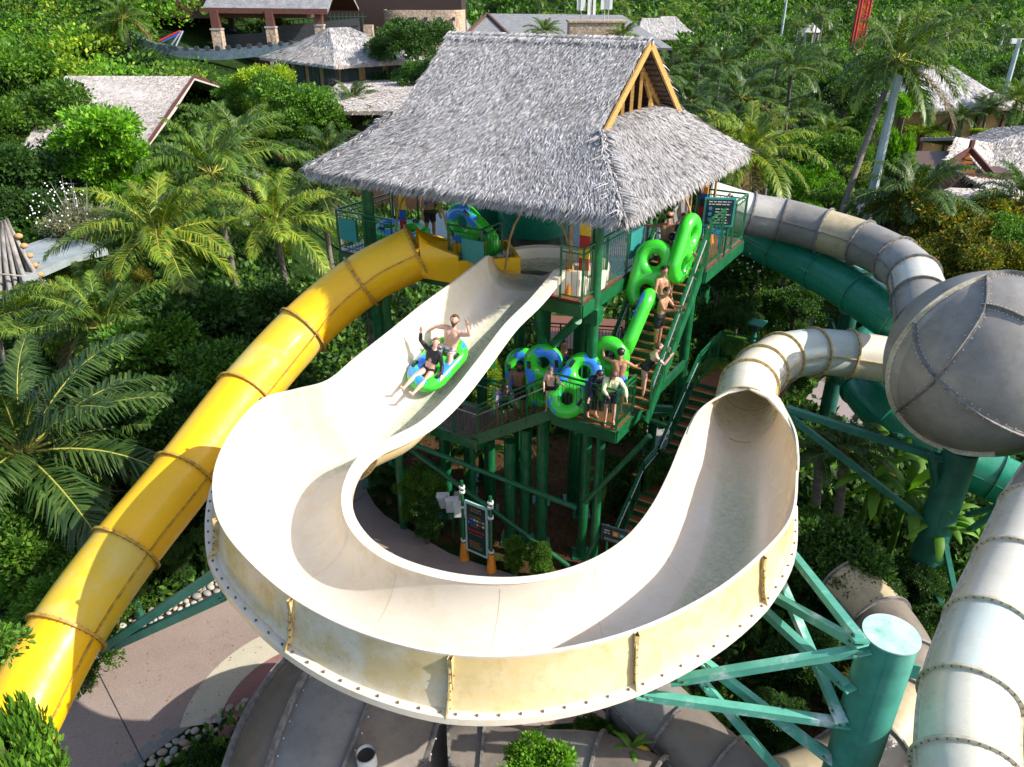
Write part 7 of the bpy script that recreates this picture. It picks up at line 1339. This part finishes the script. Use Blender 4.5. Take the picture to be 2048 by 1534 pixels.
# palms
PL = [(318,470,27.5,185,'full','palm_yellow','large palm with orange nuts left of centre, fronds arching over the path',dict(nuts='o')),(423,345,34,165,'wind','palm_leaf','tall palm directly behind the large left one',{}),(548,445,30.5,140,'full2','palm_yellow','short palm with a dark trunk left of the thatch eave',{}),(475,285,42,120,'full','palm_leaf','palm below the lime trees left of the thatch roof',{}),
 (655,310,44,95,'full2','palm_deep','palm close to the left slope of the thatch roof',{}),(705,205,56,68,'full2','palm_deep','small palm in front of the low pale roof',{}),(765,250,52,62,'wind','palm_deep','small palm touching the thatch slope right of the low roof',{}),(640,390,38,90,'full','palm_deep','palm partly hidden behind the left eave corner',{}),(730,590,26,95,'full2','palm_deep','dim palm beneath the yellow tube beside the tower',{}),
 (45,905,18.5,300,'big','palm_deep','huge near palm with upright fronds at the left edge',{}),(205,655,25,150,'up','palm_leaf','young palm with upright fronds beside the near shrubs',{}),(215,620,28,150,'full','palm_yellow','spreading palm below the stone terrace',{}),(-20,640,27,130,'full2','palm_leaf','palm reaching in at the left edge below the hut',{}),(195,900,20,140,'full','palm_deep','low palm half under the dark trees left of the yellow tube',{}),
 (1795,118,35,135,'wind','palm_leaf','tall leaning palm with a long curved trunk on the right',dict(base=tuple(W(1612,665,0)[:2]), tr=.15, nuts='dry')),(1582,140,46,88,'full2','palm_deep','slim tall palm between thatch roof and leaning palm',dict(base=tuple(W(1545,430,0)[:2]))),(1497,305,31,140,'full','palm_yellow','palm with long yellow drooping fronds right of the thatch eave',dict(base=tuple(WD(1540,560,34)[:2]))),
 (1480,195,44,95,'full','palm_deep','palm behind the right slope of the thatch roof',{}),(1425,235,40,70,'full2','palm_deep','small palm close behind the gable opening',{}),(1828,395,34,130,'full','palm_deep','palm in front of the gabled pavilion on the right',{}),(2045,395,34,110,'full2','palm_deep','palm cut by the right edge below the gabled pavilion',{}),(1330,150,60,70,'full','palm_deep','palm right behind the timber gable',{}),
 (245,38,70,62,'full','palm_leaf','palm on the slope left of the station',{}),(1090,66,78,45,'full2','palm_leaf','palm crown showing above the thatch ridge, left of the stone tower',{}),(1245,72,78,42,'full','palm_leaf','palm crown showing above the ridge, right of the stone tower',{}),(2035,200,60,70,'full2','palm_leaf','palm at the right edge beside the broad thatch roof',{}),(1975,215,62,40,'full','palm_leaf','small palm at the right end of the broad thatch roof',{}),
 (1380,205,50,80,'full','palm_deep','palm whose fronds fan out just right of the timber gable',{}),(1545,235,48,85,'full2','palm_deep','palm leaning in front of the slim tall one',{}),(1440,130,75,60,'full','palm_deep','palm standing between the gable peak and the slim tall palm',{}),(1605,225,56,70,'wind','palm_deep','palm right of the slim tall trunk',{}),(1655,265,50,60,'full','palm_leaf','palm above the rounded green tree on the right',{}),(1470,260,38,90,'wind','palm_deep','dark palm directly behind the yellow drooping fronds',{}),(1920,235,60,45,'full2','palm_deep','small palm in front of the broad thatch roof',{}),(1690,900,20.5,90,'up','palm_deep','low feathery palm beside the dark green post',{}),(1640,900,21,70,'full2','palm_deep','low fan of palm leaves under the white tube',{}),(1650,120,90,45,'full2','palm_deep','palm in the valley left of the red tower',{}),(1400,100,100,40,'full','palm_deep','palm in the valley right of the gable peak',{}),(1520,75,120,36,'full','palm_deep','palm in the valley beside the gazebo path',{})]
for i, (u, v, d, r, key, mat, lb, kw) in enumerate(PL): palm(lb, u, v, d, r, key, mat, rz=i * 1.3, **kw)
gfp = rng(99); k = 0
while k < 60:
    x, y = gfp.uniform(-10, 150), gfp.uniform(75, 270)
    if abs(x) > y * .68 or (x < 5): k += 1; continue
    h = gfp.uniform(7.5, 11.5); t = thing('palm_tree', 'small coconut palm far off among the valley forest', 'palm', (x, y, ground_z(x, y)), 'distant palms of the valley'); key = ('far', 'far2')[k % 2]
    me = palm_mesh('crown_' + key, **({'seed': 8, 'nf': 18, 'nl': 16, 'lw': .075} if key == 'far' else {'seed': 18, 'nf': 14, 'nl': 14, 'lw': .085, 'upright': .2})); s = gfp.uniform(.9, 1.25)
    slotobj('crown', me, M['palm_leaf' if k % 3 else 'palm_deep'], t, (0, 0, h), (0, 0, gfp.uniform(0, 6)), (s, s, s)); mb = MB(); mb.cyl(A(x, y, ground_z(x, y)), A(x, y, ground_z(x, y) + h), .2, .13, n=6); mb.build('trunk', M['bark'], t); k += 1
# bananas
def banana(u, v, d, s, seed, label):
    g = rng(seed); c = WD(u, v, d); t = thing('banana_plant', label, 'banana plant', (c[0], c[1], 0)); mb = MB(); mb.cyl(A(c[0], c[1], 0), c, .11 * s, .07 * s, n=8); mb.build('stem', M['palm_yellow'] if False else M['leaf_mid'], t)
    for k in range(9):
        az = k * 2.4 + g.normal() * .2; el = R(70 - k * 7); P = [c.copy()]; 
        for i in range(9): e = el - R(110) * (i / 9) ** 1.3; P.append(P[-1] + .2 * s * A(math.cos(az) * math.cos(e), math.sin(az) * math.cos(e), math.sin(e)))
        P = np.array(P); sd = A(-math.sin(az), math.cos(az), 0); w = .17 * s * np.sin(np.linspace(.25, 3.1, 10)) ** .6; G = np.stack([P + sd * w[:, None] - Z * w[:, None] * .35, P + sd * w[:, None] * .5, P, P - sd * w[:, None] * .5, P - sd * w[:, None] - Z * w[:, None] * .35], 1); mb = MB(); mb.grid(G); mb.build('leaf', M['banana_old' if k == 8 and seed % 3 == 1 else 'banana'], t, smooth='all')
M['banana'] = leafmat('banana_leaf', [(.04, .13, .012), (.08, .20, .02)]); M['banana_old'] = leafmat('yellow_banana_leaf', [(.45, .32, .02), (.5, .38, .03)])
for i, (u, v, d, s, lb) in enumerate(((1815,985,20,1.0,'banana plant in sun right of the thin teal strut'),(1745,960,20.5,.85,'banana plant with yellow leaves near the feathery palm'),(1870,1050,19.5,.75,'banana plant just left of the dark green post'),(1790,915,22,.85,'banana plant beneath the giant ball'),(1965,1080,19,.75,'banana plant between dark post and pale tube'),(970,900,24.5,.75,'big leafed plant behind the tower posts'),(1210,960,23,.5,'round leafed plant on the seedling bed'),(1262,1500,13.3,.28,'dry orange leafed plant at the bottom edge'))): banana(u, v, d, s, i, lb)
# ------------------------------------------------------------------ masses of foliage nobody could count
def leafmass(name, pts, nr, size, mat, label, cat, seed=1, up=.6):
    g = rng(seed); n = len(pts); D_ = nrmr(nr + unit(g, n) * .9 + A(0, 0, up)); Nn = nrmr(np.cross(D_, unit(g, n))); Nn[Nn[:, 2] < 0] *= -1; L = size * g.uniform(.6, 1.3, n); V, Q = leaf_quads(pts, D_, Nn, L, L * .3); o = qmesh(name, V, Q, M[mat]); return tag(o, label, cat, kind='stuff')
g = rng(55); n = 150000; y = 6 + 64 * g.random(n) ** 1.1; x = (g.random(n) * 2 - 1) * (y * .8 + 3); ex = np.zeros(n, bool)
for po in ([p[:2] for p in PATH], [W(*q, 4.05)[:2] for q in ((45,560),(150,515),(215,500),(165,482),(95,478),(30,500))], [W(*q, 0)[:2] for q in ((1610,800),(1660,745),(1760,735),(1800,800),(1790,870),(1700,860))], [W(*q, 0)[:2] for q in ((1290,850),(1400,880),(1400,930),(1300,900))], [s_[:2] for s_ in SOIL], [W(*q, 0)[:2] for q in ((600,470),(640,430),(690,420),(660,470),(560,520))], [W(*q, 0)[:2] for q in ((1620,430),(1700,405),(1760,400),(1740,425),(1660,450))]): ex |= inpoly(x, y, po)
ex |= (((x + 6.5) / 2.6) ** 2 + ((y - 14.6) / 1.8) ** 2 < 1)
pth = np.array([p[:2] for p in PATH])
for i_ in range(len(pth)):
    a0, b0 = pth[i_], pth[(i_ + 1) % len(pth)]; d_ = b0 - a0; t_ = np.clip(((x - a0[0]) * d_[0] + (y - a0[1]) * d_[1]) / (d_ @ d_), 0, 1); ex |= np.hypot(x - a0[0] - t_ * d_[0], y - a0[1] - t_ * d_[1]) < .62
clump = np.sin(x * .9 + np.sin(y * .7) * 2) * np.sin(y * .8 + x * .3); lawn = inpoly(x, y, [W(*q, 0)[:2] for q in ((1500,600),(1700,560),(1760,640),(1650,700),(1480,680))]) | inpoly(x, y, [W(*q, 0)[:2] for q in ((560,500),(680,450),(740,560),(600,590))])
keep = ~ex & ((clump > -.75) | (g.random(n) < .3)); x, y, lawn, clump = x[keep], y[keep], lawn[keep], clump[keep]; hgt = np.where(lawn, .03, .12 + .5 * np.clip(clump + .5, 0, 1)) * g.random(len(x)); P = np.stack([x, y, gz_arr(x, y) + hgt], -1)
k1 = g.random(len(x)) < .6; sz = np.where(lawn, .10, .20 + .004 * y)
for nm, mk, mt, lb in (('ground_cover', k1, 'leaf_dark', 'dark low leafy ground cover between the trees and slides'), ('ground_cover', ~k1, 'leaf_mid', 'lighter low leafy ground cover between the trees and slides')): leafmass(nm, P[mk], np.tile(A(0, 0, .4), (mk.sum(), 1)), sz[mk], mt, lb, 'ground cover', 3)
sp = SOIL; xs_ = np.arange(-4, 8, .36); X_, Y_ = np.meshgrid(xs_, np.arange(12, 26, .36)); X_ = (X_ + (np.round(Y_ / .36) % 2) * .18).ravel(); Y_ = Y_.ravel(); k_ = inpoly(X_, Y_, [s_[:2] for s_ in sp]); P = np.stack([X_[k_], Y_[k_], 0 * X_[k_] + .02], -1); P = np.repeat(P, 7, 0) + g.normal(size=(len(P) * 7, 3)) * A(.02, .02, 0)
leafmass('seedlings', P, np.tile(A(0, 0, .3), (len(P), 1)), np.full(len(P), .09), 'leaf_dark', 'rows of small seedlings planted in the bare brown soil', 'seedlings', 4, .2)
def forest(name, label, centers, radii, per, lsz, mats, seed):
    g = rng(seed); n = len(centers); sel = g.integers(0, len(mats), n)
    for mi, mt in enumerate(mats):
        c = centers[sel == mi]; r = radii[sel == mi]; k = len(c)
        if not k: continue
        lob = unit(g, k * 6).reshape(k, 6, 3) * A(.55, .55, .35); li = g.integers(0, 6, (k, per)); d = unit(g, k * per).reshape(k, per, 3); d[..., 2] = np.abs(d[..., 2]) - .15
        P = c[:, None] + (np.take_along_axis(lob, li[..., None].repeat(3, -1), 1) + d * .52 * (1 - np.abs(g.normal(size=(k, per, 1))) * .12)) * r[:, None, None] * A(1, 1, .85)
        o = leafmass(name, P.reshape(-1, 3), d.reshape(-1, 3) * 1.1, np.repeat(lsz * r, per), mt, label + ', ' + {'leaf_dark': 'darkest crowns', 'leaf_mid': 'mid green crowns', 'leaf_bright': 'bright crowns', 'leaf_lime': 'yellow green crowns', 'palm_deep': 'palm like crowns'}[mt], 'forest', seed + mi, .35)
def scatter(n, xr, yr, cond, seed, rmin, rmax, hfun):
    g = rng(seed); x = g.uniform(*xr, n); y = g.uniform(*yr, n); k = cond(x, y); x, y = x[k], y[k]; r = g.uniform(rmin, rmax, len(x)); z = gz_arr(x, y) + hfun(g, len(x), r); return np.stack([x, y, z], -1), r
BL = [(sx0[0] - 2, 60, sx0[0] + 34, 98)]
blk = lambda x, y: ~(((x > -38) & (x < -21) & (y < 64) & (y > 40)) | ((x > -36) & (x < -6) & (y < 92) & (y > 71)) | ((x > -28) & (x < -8) & (y > 55) & (y < 82)) | ((x > -24) & (x < -2) & (y > 76) & (y < 104)) | ((x > -10) & (x < 26) & (y > 62) & (y < 116)) | ((x > 24) & (x < 46) & (y > 54) & (y < 78)) | ((x > 14) & (x < 26) & (y > 100) & (y < 145)))
C1, R1 = scatter(2600, (-20, 190), (58, 260), lambda x, y: (np.abs(x) < y * .78 + 6) & (x > -12 - .0 * y) & blk(x, y), 41, 1.8, 3.6, lambda g, n, r: g.uniform(1.6, 4.6, n)); nr_ = C1[:, 1] < 115; forest('valley_forest', 'nearer trees massed on the valley floor', C1[nr_], R1[nr_], 620, .115, ['leaf_dark', 'leaf_mid', 'palm_deep', 'leaf_dark'], 90); C1, R1 = C1[~nr_], R1[~nr_]; forest('valley_forest', 'farther trees filling the valley floor', C1, R1, 230, .19, ['leaf_dark', 'leaf_mid', 'leaf_dark', 'palm_deep', 'leaf_mid'], 60)
C2, R2 = scatter(3600, (-190, 0), (50, 210), lambda x, y: (np.abs(x) < y * .8 + 8) & (x < -.30 * y + 2) & (blk(x, y) | (x < -34)) & ~((x > -45) & (y < 62)), 42, 2.0, 4.0, lambda g, n, r: g.uniform(1.0, 3.5, n)); nr_ = C2[:, 1] < 100; forest('hill_forest', 'lower part of the wooded slope at the upper left', C2[nr_], R2[nr_], 420, .115, ['leaf_mid', 'leaf_dark', 'leaf_bright', 'leaf_lime'], 95); C2, R2 = C2[~nr_], R2[~nr_]; forest('hill_forest', 'upper part of the wooded slope at the upper left', C2, R2, 300, .17, ['leaf_mid', 'leaf_dark', 'leaf_bright', 'leaf_lime'], 70)
C3, R3 = scatter(5200, (-420, 420), (230, 560), lambda x, y: np.abs(x) < y * .8, 43, 4.2, 7.5, lambda g, n, r: g.uniform(.5, 4, n)); forest('far_forest', 'distant forested hillside closing the view', C3, R3, 110, .24, ['leaf_mid', 'leaf_dark', 'leaf_dark', 'leaf_mid'], 80)


g = rng(321); n = 900; x = g.uniform(-14, 2, n); y = g.uniform(8, 20, n); k_ = inpoly(x, y, [p[:2] for p in PATH]); P = np.stack([x[k_], y[k_], 0 * x[k_] + .035], -1)
Dd = nrmr(np.stack([g.normal(size=len(P)), g.normal(size=len(P)), .05 + 0 * P[:, 0]], -1)); Vl, Ql = leaf_quads(P, Dd, np.tile(A(0, 0, 1.), (len(P), 1)), g.uniform(.03, .09, len(P)), g.uniform(.01, .025, len(P))); tag(qmesh('leaf_litter', Vl, Ql, M['dry']), 'dry fallen leaves scattered over the pink path', 'leaf litter', kind='stuff')
